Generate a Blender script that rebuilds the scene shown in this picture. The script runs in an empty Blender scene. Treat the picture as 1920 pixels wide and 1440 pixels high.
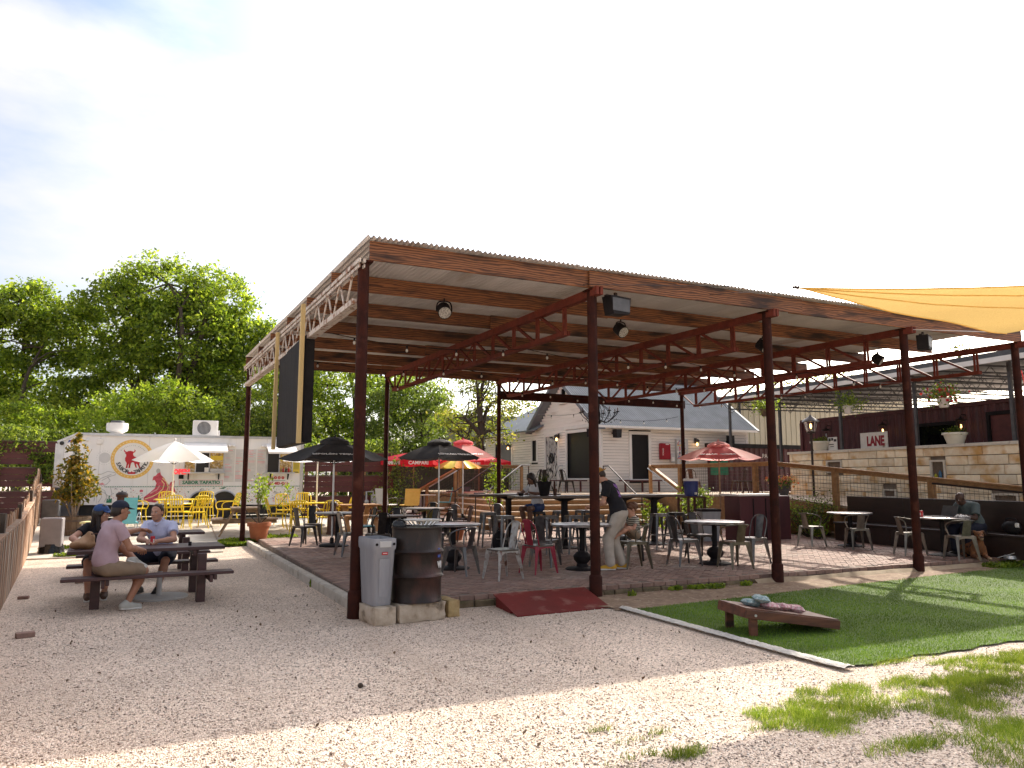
import bpy, math, random
import numpy as np
from mathutils import Vector, Matrix, noise
R = math.radians
rng = random.Random(7)
nr = np.random.default_rng(11)
S = bpy.context.scene
COL = S.collection

# ------------------------------------------------------------------ camera, world, sun, exposure
cam_d = bpy.data.cameras.new('camera')
cam_d.sensor_width = 36.0
cam_d.lens = 36.0 * 1400.0 / 1920.0
cam_d.clip_start = 0.05
cam_d.clip_end = 2000.0
cam = bpy.data.objects.new('camera', cam_d)
COL.objects.link(cam)
cam.location = (0, 0, 1.65)
cam.rotation_euler = (R(90 + 7.246), 0, R(-25.4))
S.camera = cam

SUN = Vector((1.30, 0.76, 1.0)).normalized()
sun_el = math.asin(SUN.z)
sun_az = math.atan2(SUN.x, SUN.y)
W = bpy.data.worlds.new('World')
S.world = W
W.use_nodes = True
nt = W.node_tree
nt.nodes.clear()
N = nt.nodes.new
out = N('ShaderNodeOutputWorld'); bg = N('ShaderNodeBackground')
sky = N('ShaderNodeTexSky'); sky.sky_type = 'NISHITA'; sky.sun_disc = False
sky.sun_elevation = sun_el; sky.sun_rotation = sun_az
sky.altitude = 200; sky.air_density = 1.0; sky.dust_density = 3.0; sky.ozone_density = 1.0
tc = N('ShaderNodeTexCoord'); mp = N('ShaderNodeMapping'); mp.inputs['Scale'].default_value = (1.0, 1.0, 2.6)
mp.inputs['Location'].default_value = (0.35, 0.1, 0.2)
cn = N('ShaderNodeTexNoise'); cn.inputs['Scale'].default_value = 1.9; cn.inputs['Detail'].default_value = 7; cn.inputs['Roughness'].default_value = 0.55
cr = N('ShaderNodeMapRange'); cr.inputs[1].default_value = 0.40; cr.inputs[2].default_value = 0.64
cr.inputs[3].default_value = 0.12; cr.inputs[4].default_value = 0.97
mx = N('ShaderNodeMix'); mx.data_type = 'RGBA'
mx.inputs[7].default_value = (4.85, 4.66, 4.56, 1)
L = nt.links.new
L(tc.outputs['Generated'], mp.inputs[0]); L(mp.outputs[0], cn.inputs['Vector']); L(cn.outputs[0], cr.inputs[0])
L(cr.outputs[0], mx.inputs[0]); L(sky.outputs[0], mx.inputs[6])
# thin cloud scatters sunlight forward: the veil brightens towards the sun
dt = N('ShaderNodeVectorMath'); dt.operation = 'DOT_PRODUCT'; dt.inputs[1].default_value = tuple(SUN)
nv = N('ShaderNodeVectorMath'); nv.operation = 'NORMALIZE'
cl0 = N('ShaderNodeMath'); cl0.operation = 'MAXIMUM'; cl0.inputs[1].default_value = 0.0
pw = N('ShaderNodeMath'); pw.operation = 'POWER'; pw.inputs[1].default_value = 5.0
ml = N('ShaderNodeMath'); ml.operation = 'MULTIPLY_ADD'; ml.inputs[1].default_value = 4.0; ml.inputs[2].default_value = 1.0
sc_ = N('ShaderNodeVectorMath'); sc_.operation = 'SCALE'
L(tc.outputs['Generated'], nv.inputs[0]); L(nv.outputs[0], dt.inputs[0]); L(dt.outputs['Value'], cl0.inputs[0]); L(cl0.outputs[0], pw.inputs[0]); L(pw.outputs[0], ml.inputs[0])
L(mx.outputs[2], sc_.inputs[0]); L(ml.outputs[0], sc_.inputs['Scale']); L(sc_.outputs[0], bg.inputs[0]); L(bg.outputs[0], out.inputs[0])
bg.inputs[1].default_value = 0.10

sd = bpy.data.lights.new('sun', 'SUN'); sd.energy = 3.4; sd.angle = R(0.6); sd.color = (1.0, 0.93, 0.80)
so = bpy.data.objects.new('sun', sd); COL.objects.link(so)
so.rotation_euler = SUN.to_track_quat('Z', 'Y').to_euler(); so.location = (20, 12, 18)
S.view_settings.view_transform = 'Standard'
S.view_settings.look = 'None'
S.view_settings.gamma = 1.0
S.view_settings.use_curve_mapping = False
S.view_settings.exposure = 1.10

# ------------------------------------------------------------------ helpers
class MB:
    """collects shapes for ONE mesh object"""
    def __init__(s): s.v = []; s.f = []; s.mi = []; s.cur = 0
    def add(s, vs, fs):
        o = len(s.v); s.v += [tuple(v) for v in vs]
        s.f += [tuple(i + o for i in f) for f in fs]; s.mi += [s.cur] * len(fs); return s
    def box(s, c, d, rz=0, b=0.0, M=None):
        hx, hy, hz = d[0] / 2, d[1] / 2, d[2] / 2
        if b <= 0:
            vs = [(x, y, z) for z in (-hz, hz) for y in (-hy, hy) for x in (-hx, hx)]
            fs = [(0, 2, 3, 1), (4, 5, 7, 6), (0, 1, 5, 4), (2, 6, 7, 3), (0, 4, 6, 2), (1, 3, 7, 5)]
        else:
            vs = []; fs = []; idx = {}
            for sx in (-1, 1):
                for sy in (-1, 1):
                    for sz in (-1, 1):
                        for a in range(3):
                            p = [sx * (hx - b), sy * (hy - b), sz * (hz - b)]
                            p[a] = (sx * hx, sy * hy, sz * hz)[a]
                            idx[sx, sy, sz, a] = len(vs); vs.append(tuple(p))
            I = lambda sx, sy, sz, a: idx[sx, sy, sz, a]
            for q in (-1, 1):
                fs.append((I(q, -1, -1, 0), I(q, 1, -1, 0), I(q, 1, 1, 0), I(q, -1, 1, 0)))
                fs.append((I(-1, q, -1, 1), I(1, q, -1, 1), I(1, q, 1, 1), I(-1, q, 1, 1)))
                fs.append((I(-1, -1, q, 2), I(1, -1, q, 2), I(1, 1, q, 2), I(-1, 1, q, 2)))
            for u in (-1, 1):
                for w in (-1, 1):
                    fs.append((I(u, w, -1, 0), I(u, w, 1, 0), I(u, w, 1, 1), I(u, w, -1, 1)))
                    fs.append((I(u, -1, w, 0), I(u, 1, w, 0), I(u, 1, w, 2), I(u, -1, w, 2)))
                    fs.append((I(-1, u, w, 1), I(1, u, w, 1), I(1, u, w, 2), I(-1, u, w, 2)))
            for sx in (-1, 1):
                for sy in (-1, 1):
                    for sz in (-1, 1):
                        fs.append((I(sx, sy, sz, 0), I(sx, sy, sz, 1), I(sx, sy, sz, 2)))
        if M is None:
            M = Matrix.Translation(c) @ Matrix.Rotation(rz, 4, 'Z')
        else:
            M = Matrix.Translation(c) @ M.to_4x4()
        return s.add([M @ Vector(v) for v in vs], fs)
    def bx(s, a, c, b=0.0):
        return s.box([(a[i] + c[i]) / 2 for i in range(3)], [abs(c[i] - a[i]) for i in range(3)], b=b)
    def bar(s, p, q, w, h, up=(0, 0, 1), b=0.0):
        p, q = Vector(p), Vector(q); d = q - p; y = d.normalized()
        x = y.cross(Vector(up))
        if x.length < 1e-4: x = y.cross(Vector((1, 0, 0)))
        x.normalize(); z = x.cross(y)
        M = Matrix((x, y, z)).transposed()
        return s.box((p + q) / 2, (w, d.length, h), M=M, b=b)
    def tube(s, pts, r, n=8, closed=False, cap=True):
        P = [Vector(p) for p in pts]; m = len(P)
        rs = r if isinstance(r, (list, tuple)) else [r] * m
        vs = []; fs = []
        prev = None
        for i in range(m):
            a = P[i - 1] if (i > 0 or closed) else P[i]
            c = P[(i + 1) % m] if (i < m - 1 or closed) else P[i]
            t = (c - a).normalized()
            if prev is None:
                u = t.cross(Vector((0, 0, 1)))
                if u.length < 1e-3: u = t.cross(Vector((1, 0, 0)))
            else:
                u = prev - t * prev.dot(t)
                if u.length < 1e-5: u = t.cross(Vector((1, 0, 0)))
            u.normalize(); prev = u; w = t.cross(u)
            for k in range(n):
                an = 2 * math.pi * k / n
                vs.append(P[i] + (u * math.cos(an) + w * math.sin(an)) * rs[i])
        for i in range(m if closed else m - 1):
            j = (i + 1) % m
            for k in range(n):
                k2 = (k + 1) % n
                fs.append((i * n + k, i * n + k2, j * n + k2, j * n + k))
        if cap and not closed:
            fs.append(tuple(range(n - 1, -1, -1))); fs.append(tuple((m - 1) * n + k for k in range(n)))
        return s.add(vs, fs)
    def lathe(s, prof, n=24, c=(0, 0, 0), cap=True):
        vs = []; fs = []; m = len(prof)
        for r, z in prof:
            for k in range(n):
                a = 2 * math.pi * k / n
                vs.append((c[0] + r * math.cos(a), c[1] + r * math.sin(a), c[2] + z))
        for i in range(m - 1):
            for k in range(n):
                k2 = (k + 1) % n
                fs.append((i * n + k, i * n + k2, (i + 1) * n + k2, (i + 1) * n + k))
        if cap:
            fs.append(tuple(range(n - 1, -1, -1))); fs.append(tuple((m - 1) * n + k for k in range(n)))
        return s.add(vs, fs)
    def prism(s, poly, o, u, w, t):
        """polygon poly (2-D) in the plane o + a*u + b*w, extruded by the vector t"""
        o, u, w, t = Vector(o), Vector(u), Vector(w), Vector(t); n = len(poly)
        a = [o + u * p[0] + w * p[1] for p in poly]; c = [v + t for v in a]
        return s.add(a + c, [tuple(range(n - 1, -1, -1)), tuple(range(n, 2 * n))] + [(i, (i + 1) % n, n + (i + 1) % n, n + i) for i in range(n)])
    def grid(s, fn, nu, nv):
        vs = [fn(i / nu, j / nv) for j in range(nv + 1) for i in range(nu + 1)]
        fs = [(j * (nu + 1) + i, j * (nu + 1) + i + 1, (j + 1) * (nu + 1) + i + 1, (j + 1) * (nu + 1) + i) for j in range(nv) for i in range(nu)]
        return s.add(vs, fs)
    def ball(s, c, r, n=12, m=8):
        rr = r if isinstance(r, (list, tuple)) else (r, r, r)
        vs = [(c[0], c[1], c[2] - rr[2])]; fs = []
        for j in range(1, m):
            t = math.pi * j / m
            for k in range(n):
                a = 2 * math.pi * k / n
                vs.append((c[0] + rr[0] * math.sin(t) * math.cos(a), c[1] + rr[1] * math.sin(t) * math.sin(a), c[2] - rr[2] * math.cos(t)))
        vs.append((c[0], c[1], c[2] + rr[2]))
        for k in range(n):
            k2 = (k + 1) % n
            fs.append((0, 1 + k2, 1 + k))
            for j in range(m - 2):
                fs.append((1 + j * n + k, 1 + j * n + k2, 1 + (j + 1) * n + k2, 1 + (j + 1) * n + k))
            fs.append((1 + (m - 2) * n + k, 1 + (m - 2) * n + k2, len(vs) - 1))
        return s.add(vs, fs)
    def mesh(s, name, mats, smooth=40):
        me = bpy.data.meshes.new(name)
        me.from_pydata([tuple(v) for v in s.v], [], s.f)
        for m in (mats if isinstance(mats, (list, tuple)) else [mats]): me.materials.append(m)
        if isinstance(mats, (list, tuple)): me.polygons.foreach_set('material_index', s.mi)
        if smooth:
            me.shade_smooth()
            try: me.set_sharp_from_angle(angle=R(smooth))
            except Exception: pass
        me.update()
        return me
    def build(s, name, mats, parent=None, loc=(0, 0, 0), rz=0, smooth=40):
        return link(name, s.mesh(name, mats, smooth), parent, loc, rz)

def link(name, me, parent=None, loc=(0, 0, 0), rz=0):
    o = bpy.data.objects.new(name, me); COL.objects.link(o)
    o.location = loc; o.rotation_euler = (0, 0, rz)
    if parent is not None: o.parent = parent
    return o

def tag(o, label=None, cat=None, group=None, kind=None):
    if label: o['label'] = label
    if cat: o['category'] = cat
    if group: o['group'] = group
    if kind: o['kind'] = kind
    return o

def thing(name, label, cat, loc=(0, 0, 0), rz=0, group=None):
    o = bpy.data.objects.new(name, None); COL.objects.link(o)
    o.empty_display_size = 0.1
    o.location = loc; o.rotation_euler = (0, 0, rz)
    return tag(o, label, cat, group)

def dup(root, loc, rz=0, label=None, group=None, matmap=None):
    def cp(o, parent):
        c = o.copy(); COL.objects.link(c)
        if parent is not None: c.parent = parent
        if matmap and o.type == 'MESH' and any(m.name in matmap for m in o.data.materials if m):
            key = (o.data.name, tuple(sorted((k, v.name) for k, v in matmap.items())))
            if key not in MESHVAR:
                me = o.data.copy()
                for i, m in enumerate(me.materials):
                    if m.name in matmap: me.materials[i] = matmap[m.name]
                MESHVAR[key] = me
            c.data = MESHVAR[key]
        for ch in list(o.children): cp(ch, c)
        return c
    r = cp(root, None)
    r.location = loc; r.rotation_euler = (0, 0, rz)
    if label: r['label'] = label
    if group: r['group'] = group
    return r
MESHVAR = {}

def gz(x, y):
    t = min(1.0, max(0.0, (y - 18.5) / 5.5))
    return 0.36 * t * t * (3 - 2 * t)

def text(body, size, mat, parent, loc, rot, name='lettering', depth=0.002, align='CENTER', sx=1.0, bold=0.0):
    cu = bpy.data.curves.new(name, 'FONT'); cu.body = body; cu.size = size; cu.extrude = depth
    cu.align_x = align; cu.align_y = 'CENTER'; cu.offset = bold; cu.resolution_u = 2
    cu.materials.append(mat)
    o = bpy.data.objects.new(name, cu); COL.objects.link(o); o.parent = parent
    o.location = loc; o.rotation_euler = rot; o.scale = (sx, 1, 1)
    TEXTS.append(o)
    return o
TEXTS = []
def bake_texts():
    """every piece of lettering becomes a plain mesh object"""
    bpy.context.view_layer.update()
    dg = bpy.context.evaluated_depsgraph_get()
    for o in TEXTS:
        me = bpy.data.meshes.new_from_object(o.evaluated_get(dg)); nm = o.name
        n = bpy.data.objects.new(nm + '_m', me); COL.objects.link(n); n.parent = o.parent
        n.location = o.location; n.rotation_euler = o.rotation_euler; n.scale = o.scale
        cu = o.data; bpy.data.objects.remove(o); n.name = nm; bpy.data.curves.remove(cu)
    TEXTS.clear()

# ------------------------------------------------------------------ materials
def mat(name, c1, c2=None, rough=0.6, metal=0.0, scale=6.0, stretch=(1, 1, 1), bump=0.0, bscale=60.0, lo=0.35, hi=0.65,
        spec=0.4, rand=0.0, island=False, detail=5.0, c3=None, s3=2.0, l3=0.55, h3=0.7, rough2=None, trans=0.0, wave=None, dist=0.0):
    m = bpy.data.materials.new(name); m.use_nodes = True
    t = m.node_tree; t.nodes.clear(); N = t.nodes.new; L = t.links.new
    o = N('ShaderNodeOutputMaterial'); p = N('ShaderNodeBsdfPrincipled')
    p.inputs['Roughness'].default_value = rough; p.inputs['Metallic'].default_value = metal
    p.inputs['Specular IOR Level'].default_value = spec
    c2 = c2 or tuple(x * 0.8 for x in c1)
    tc = N('ShaderNodeTexCoord'); mp = N('ShaderNodeMapping'); mp.inputs['Scale'].default_value = stretch
    L(tc.outputs['Object'], mp.inputs[0])
    vec = mp.outputs[0]
    if rand:
        oi = N('ShaderNodeObjectInfo'); va = N('ShaderNodeVectorMath'); va.operation = 'SCALE'; va.inputs[0].default_value = (31, 17, 23)
        L(oi.outputs['Random'], va.inputs['Scale'])
        ad = N('ShaderNodeVectorMath'); ad.operation = 'ADD'; L(vec, ad.inputs[0]); L(va.outputs[0], ad.inputs[1]); vec = ad.outputs[0]
    if wave:
        n1 = N('ShaderNodeTexWave'); n1.inputs['Scale'].default_value = wave; n1.inputs['Distortion'].default_value = dist or 6.0
        n1.inputs['Detail'].default_value = 3; n1.inputs['Detail Scale'].default_value = 1.2; n1.bands_direction = 'Z'
    else:
        n1 = N('ShaderNodeTexNoise'); n1.inputs['Scale'].default_value = scale; n1.inputs['Detail'].default_value = detail; n1.inputs['Roughness'].default_value = 0.6
    L(vec, n1.inputs['Vector'])
    rg = N('ShaderNodeMapRange'); rg.inputs[1].default_value = lo; rg.inputs[2].default_value = hi
    L(n1.outputs['Fac' if wave else 0], rg.inputs[0])
    mx = N('ShaderNodeMix'); mx.data_type = 'RGBA'; mx.inputs[6].default_value = (*c1, 1); mx.inputs[7].default_value = (*c2, 1)
    L(rg.outputs[0], mx.inputs[0]); colr = mx.outputs[2]
    if c3:
        n3 = N('ShaderNodeTexNoise'); n3.inputs['Scale'].default_value = s3; n3.inputs['Detail'].default_value = 6; L(vec, n3.inputs['Vector'])
        r3 = N('ShaderNodeMapRange'); r3.inputs[1].default_value = l3; r3.inputs[2].default_value = h3; L(n3.outputs[0], r3.inputs[0])
        m3 = N('ShaderNodeMix'); m3.data_type = 'RGBA'; m3.inputs[7].default_value = (*c3, 1); L(r3.outputs[0], m3.inputs[0]); L(colr, m3.inputs[6]); colr = m3.outputs[2]
    if rand or island:
        hs = N('ShaderNodeHueSaturation')
        if island:
            ge = N('ShaderNodeNewGeometry'); rnd = ge.outputs['Random Per Island']
        else:
            rnd = oi.outputs['Random']
        rr = N('ShaderNodeMapRange'); rr.inputs[3].default_value = 1 - (rand or 0.3); rr.inputs[4].default_value = 1 + (rand or 0.3)
        L(rnd, rr.inputs[0]); L(rr.outputs[0], hs.inputs['Value']); L(colr, hs.inputs['Color']); colr = hs.outputs[0]
    L(colr, p.inputs['Base Color'])
    if rough2 is not None:
        r2 = N('ShaderNodeMapRange'); r2.inputs[3].default_value = rough; r2.inputs[4].default_value = rough2
        L(rg.outputs[0], r2.inputs[0]); L(r2.outputs[0], p.inputs['Roughness'])
    if bump:
        nb = N('ShaderNodeTexNoise'); nb.inputs['Scale'].default_value = bscale; nb.inputs['Detail'].default_value = 5; L(vec, nb.inputs['Vector'])
        bp = N('ShaderNodeBump'); bp.inputs['Strength'].default_value = min(1.0, bump); bp.inputs['Distance'].default_value = 0.01
        L(nb.outputs[0], bp.inputs['Height']); L(bp.outputs[0], p.inputs['Normal'])
    sh = p.outputs[0]
    if trans:
        tr = N('ShaderNodeBsdfTranslucent'); L(colr, tr.inputs[0]); ms = N('ShaderNodeMixShader'); ms.inputs[0].default_value = trans
        L(sh, ms.inputs[1]); L(tr.outputs[0], ms.inputs[2]); sh = ms.outputs[0]
    L(sh, o.inputs[0])
    return m

def clump(t, sock, amt=.35, scale=.9):
    N = t.nodes.new; L = t.links.new; tc = N('ShaderNodeTexCoord'); n = N('ShaderNodeTexNoise'); n.inputs['Scale'].default_value = scale; n.inputs['Detail'].default_value = 3; L(tc.outputs['Object'], n.inputs['Vector'])
    r = N('ShaderNodeMapRange'); r.inputs[1].default_value = .35; r.inputs[2].default_value = .65; r.inputs[3].default_value = 1 - amt; r.inputs[4].default_value = 1 + amt; L(n.outputs[0], r.inputs[0])
    h = N('ShaderNodeHueSaturation'); L(r.outputs[0], h.inputs['Value']); L(sock, h.inputs['Color']); return h.outputs[0]

def leaf_mat(name, ca, cb, cc, trans=0.45):
    m = bpy.data.materials.new(name); m.use_nodes = True
    t = m.node_tree; t.nodes.clear(); N = t.nodes.new; L = t.links.new
    o = N('ShaderNodeOutputMaterial'); p = N('ShaderNodeBsdfPrincipled'); p.inputs['Roughness'].default_value = 0.5
    p.inputs['Specular IOR Level'].default_value = 0.3
    ge = N('ShaderNodeNewGeometry'); cr = N('ShaderNodeValToRGB')
    cr.color_ramp.elements[0].color = (*ca, 1); cr.color_ramp.elements[1].color = (*cc, 1)
    e = cr.color_ramp.elements.new(0.55); e.color = (*cb, 1)
    L(ge.outputs['Random Per Island'], cr.inputs[0]); csock = clump(t, cr.outputs[0]); L(csock, p.inputs['Base Color'])
    tr = N('ShaderNodeBsdfTranslucent'); g = N('ShaderNodeMix'); g.data_type = 'RGBA'; g.blend_type = 'MULTIPLY'; g.inputs[0].default_value = 1
    g.inputs[7].default_value = (1.38, 1.38, 0.55, 1); L(csock, g.inputs[6]); L(g.outputs[2], tr.inputs[0])
    ms = N('ShaderNodeMixShader'); ms.inputs[0].default_value = trans
    L(p.outputs[0], ms.inputs[1]); L(tr.outputs[0], ms.inputs[2]); L(ms.outputs[0], o.inputs[0])
    return m

def glass_mat(name, col=(1, 1, 1), rough=0.02, alpha=0.25):
    m = bpy.data.materials.new(name); m.use_nodes = True
    p = m.node_tree.nodes['Principled BSDF']; p.inputs['Base Color'].default_value = (*col, 1)
    p.inputs['Roughness'].default_value = rough; p.inputs['Transmission Weight'].default_value = 1.0; p.inputs['IOR'].default_value = 1.3
    return m

def emit_mat(name, col, st):
    m = bpy.data.materials.new(name); m.use_nodes = True
    p = m.node_tree.nodes['Principled BSDF']; p.inputs['Base Color'].default_value = (*col, 1)
    p.inputs['Emission Color'].default_value = (*col, 1); p.inputs['Emission Strength'].default_value = st
    return m

M = dict(
 post=mat('oxide_red_paint', (0.048, 0.012, 0.007), (0.026, 0.008, 0.006), rough=0.7, spec=0.12, scale=5, bump=0.15, bscale=30, c3=(0.085, 0.028, 0.018), s3=6, l3=0.6, h3=0.8),
 truss=mat('red_truss_paint', (0.175, 0.042, 0.027), (0.11, 0.028, 0.019), rough=0.7, spec=0.12, scale=7, bump=0.1, c3=(0.19, 0.07, 0.045), s3=14, l3=0.62, h3=0.75),
 wtruss=mat('flaking_white_paint', (0.62, 0.56, 0.50), (0.50, 0.44, 0.38), rough=0.6, scale=12, bump=0.25, bscale=50, c3=(0.24, 0.11, 0.06), s3=11, l3=0.52, h3=0.62),
 pine=mat('scorched_pine', (0.255, 0.100, 0.038), (0.070, 0.027, 0.013), rough=0.6, stretch=(0.35, 1, 2.2), wave=4.2, dist=9.0, lo=0.2, hi=0.9, c3=(0.028, 0.013, 0.008), s3=3.2, l3=0.50, h3=0.66, rand=0.22, bump=0.15),
 zinc=mat('galvanised_roofing', (0.64, 0.615, 0.59), (0.53, 0.505, 0.48), rough=0.55, metal=0.05, scale=3, stretch=(1, 0.25, 1), rand=0.08, c3=(0.34, 0.27, 0.21), s3=1.4, l3=0.58, h3=0.75),
 brick=mat('paver_brick', (0.30, 0.185, 0.145), (0.21, 0.135, 0.11), rough=0.85, scale=14, bump=0.4, bscale=90, rand=0.22, c3=(0.30, 0.23, 0.19), s3=3, l3=0.55, h3=0.75),
 brickstuff=mat('paver_brick_far', (0.30, 0.185, 0.145), (0.21, 0.135, 0.11), rough=0.85, scale=9, bump=0.3, bscale=90, rand=0.20, island=True, c3=(0.30, 0.23, 0.19), s3=0.9, l3=0.52, h3=0.7),
 sand=mat('joint_sand', (0.20, 0.165, 0.13), (0.13, 0.10, 0.08), rough=0.95, scale=20, bump=0.5),
 concrete=mat('weathered_concrete', (0.52, 0.47, 0.40), (0.42, 0.37, 0.31), rough=0.9, scale=3, bump=0.3, bscale=60, c3=(0.25, 0.21, 0.165), s3=1.7, l3=0.56, h3=0.75),
 kerb=mat('pale_kerb_concrete', (0.50, 0.45, 0.39), (0.34, 0.30, 0.25), rough=0.9, scale=5, bump=0.6, bscale=45, c3=(0.15, 0.13, 0.10), s3=5, l3=0.6, h3=0.78),
 limestone=mat('limestone_block', (0.50, 0.42, 0.33), (0.36, 0.28, 0.20), rough=0.9, scale=6, bump=0.8, bscale=28, c3=(0.11, 0.085, 0.06), s3=6, l3=0.56, h3=0.7),
 dirt=mat('bare_dirt', (0.27, 0.185, 0.12), (0.18, 0.115, 0.075), rough=0.95, scale=5, bump=0.8, bscale=25, c3=(0.36, 0.28, 0.2), s3=16, l3=0.55, h3=0.7),
)

def gravel_material():
    m = bpy.data.materials.new('crushed_limestone_gravel'); m.use_nodes = True
    t = m.node_tree; N = t.nodes.new; L = t.links.new; p = t.nodes['Principled BSDF']
    p.inputs['Roughness'].default_value = 0.92; p.inputs['Specular IOR Level'].default_value = 0.2
    tc = N('ShaderNodeTexCoord')
    vo = N('ShaderNodeTexVoronoi'); vo.inputs['Scale'].default_value = 78; L(tc.outputs['Object'], vo.inputs['Vector'])
    sp = N('ShaderNodeSeparateColor'); L(vo.outputs['Color'], sp.inputs[0])
    cr = N('ShaderNodeValToRGB'); el = cr.color_ramp.elements
    el[0].color = (0.10, 0.075, 0.06, 1); el[1].color = (0.86, 0.735, 0.615, 1)
    e = el.new(0.2); e.color = (0.52, 0.395, 0.305, 1); e = el.new(0.6); e.color = (0.73, 0.585, 0.47, 1)
    L(sp.outputs[0], cr.inputs[0])
    big = N('ShaderNodeTexNoise'); big.inputs['Scale'].default_value = 0.55; big.inputs['Detail'].default_value = 6; L(tc.outputs['Object'], big.inputs['Vector'])
    rg = N('ShaderNodeMapRange'); rg.inputs[1].default_value = 0.35; rg.inputs[2].default_value = 0.7; rg.inputs[3].default_value = 1.06; rg.inputs[4].default_value = 0.80; L(big.outputs[0], rg.inputs[0])
    mul = N('ShaderNodeMix'); mul.data_type = 'RGBA'; mul.blend_type = 'MULTIPLY'; mul.inputs[0].default_value = 1; L(cr.outputs[0], mul.inputs[6]); L(rg.outputs[0], mul.inputs[7])
    d2 = N('ShaderNodeTexNoise'); d2.inputs['Scale'].default_value = 1.7; d2.inputs['Detail'].default_value = 8; d2.inputs['Roughness'].default_value = 0.7; L(tc.outputs['Object'], d2.inputs['Vector'])
    r2 = N('ShaderNodeMapRange'); r2.inputs[1].default_value = 0.56; r2.inputs[2].default_value = 0.74; r2.inputs[4].default_value = 0.55; L(d2.outputs[0], r2.inputs[0])
    m2 = N('ShaderNodeMix'); m2.data_type = 'RGBA'; m2.inputs[7].default_value = (0.42, 0.32, 0.25, 1); L(r2.outputs[0], m2.inputs[0]); L(mul.outputs[2], m2.inputs[6])
    mp = N('ShaderNodeMapping'); mp.inputs['Scale'].default_value = (1.4, 0.22, 1); mp.inputs['Rotation'].default_value = (0, 0, R(38)); L(tc.outputs['Object'], mp.inputs[0])
    d3 = N('ShaderNodeTexNoise'); d3.inputs['Scale'].default_value = 1.0; d3.inputs['Detail'].default_value = 5; L(mp.outputs[0], d3.inputs['Vector'])
    r3 = N('ShaderNodeMapRange'); r3.inputs[1].default_value = 0.52; r3.inputs[2].default_value = 0.70; r3.inputs[4].default_value = 0.42; L(d3.outputs[0], r3.inputs[0])
    m3 = N('ShaderNodeMix'); m3.data_type = 'RGBA'; m3.inputs[7].default_value = (0.47, 0.36, 0.275, 1); L(r3.outputs[0], m3.inputs[0]); L(m2.outputs[2], m3.inputs[6])
    L(m3.outputs[2], p.inputs['Base Color'])
    bp = N('ShaderNodeBump'); bp.inputs['Strength'].default_value = 0.9; bp.inputs['Distance'].default_value = 0.012; bp.invert = True
    L(vo.outputs['Distance'], bp.inputs['Height']); L(bp.outputs[0], p.inputs['Normal'])
    return m
M['gravel'] = gravel_material()

# ------------------------------------------------------------------ ground
def ground():
    xs = np.concatenate([[-500, -200, -90, -45, -25], np.arange(-16, 36.1, 1.0), [48, 80, 160, 500]])
    ys = np.concatenate([[-300, -80, -30, -12], np.arange(-5, 40.1, 0.5), [48, 70, 140, 300, 900]])
    b = MB(); nx = len(xs)
    b.v = [(float(x), float(y), gz(x, y)) for y in ys for x in xs]
    b.f = [(j * nx + i, j * nx + i + 1, (j + 1) * nx + i + 1, (j + 1) * nx + i) for j in range(len(ys) - 1) for i in range(nx - 1)]
    b.mi = [0] * len(b.f)
    return tag(b.build('ground', M['gravel']), kind='structure')
ground()

# concrete paving behind the gravel, slab by slab
cp = thing('path', None, None); tag(cp, kind='structure')
ys = [18.35, 20.4, 22.6, 25.0, 28.5, 33.0]; xs = [-3.6, -1.1, 1.5, 4.2, 6.9, 9.6, 12.6]
for i in range(len(xs) - 1):
    for j in range(len(ys) - 1):
        if xs[i] > 1.3 and ys[j] < 20.3: continue
        b = MB(); g = 0.012
        x0, x1, y0, y1 = xs[i] + g, xs[i + 1] - g, ys[j] + g, ys[j + 1] - g
        n = 6
        b.grid(lambda u, v: (x0 + (x1 - x0) * u, y0 + (y1 - y0) * v, gz(0, y0 + (y1 - y0) * v) + 0.03), 1, n)
        b.grid(lambda u, v: (x0 + (x1 - x0) * u, y0, gz(0, y0) + 0.03 - 0.06 * v), 1, 1)
        b.build('slab', M['concrete'], cp, smooth=0)

# bare dirt strip between patio and turf
b = MB()
b.grid(lambda u, v: (5.3 + 12.2 * u + .2 * (1 - u) ** 20 * noise.noise((v * 4, 0, 0)), 8.15 + 0.7 * u + .10 * (1 - v) * noise.noise((u * 22, 3, 0)) + (0.98 - 0.75 * u + 0.25 * u * u) * v, 0.012 + 0.03 * v + 0.012 * noise.noise((u * 30, v * 4, 0))), 60, 6)
tag(b.build('dirt_ground', M['dirt']), kind='structure')

# ------------------------------------------------------------------ brick patio
PZ = 0.15
PX0, PX1, PY0, PY1 = 2.42, 15.9, 9.22, 20.35
patio = thing('patio', None, None); tag(patio, kind='structure')
b = MB(); b.bx((PX0 + 0.02, PY0 + 0.03, -0.1), (PX1, PY1, PZ - 0.008)); b.build('bed', M['sand'], patio)
def front_y(x): return PY0 - 0.02 + 0.0 * x
bl, bw = 0.2, 0.1
bm = {}
def brick_mesh(k):
    if k not in bm:
        r = random.Random(k); q = MB(); h = 0.06
        w, d = (bl - 0.008, bw - 0.008)
        q.box((0, 0, -h / 2), (w, d, h), b=0.004)
        for i, v in enumerate(q.v):
            q.v[i] = (v[0] + r.uniform(-.0012, .0012), v[1] + r.uniform(-.0012, .0012), v[2] + r.uniform(-.001, .001))
        bm[k] = q.mesh('brick', M['brick'], 0)
    return bm[k]
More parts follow.
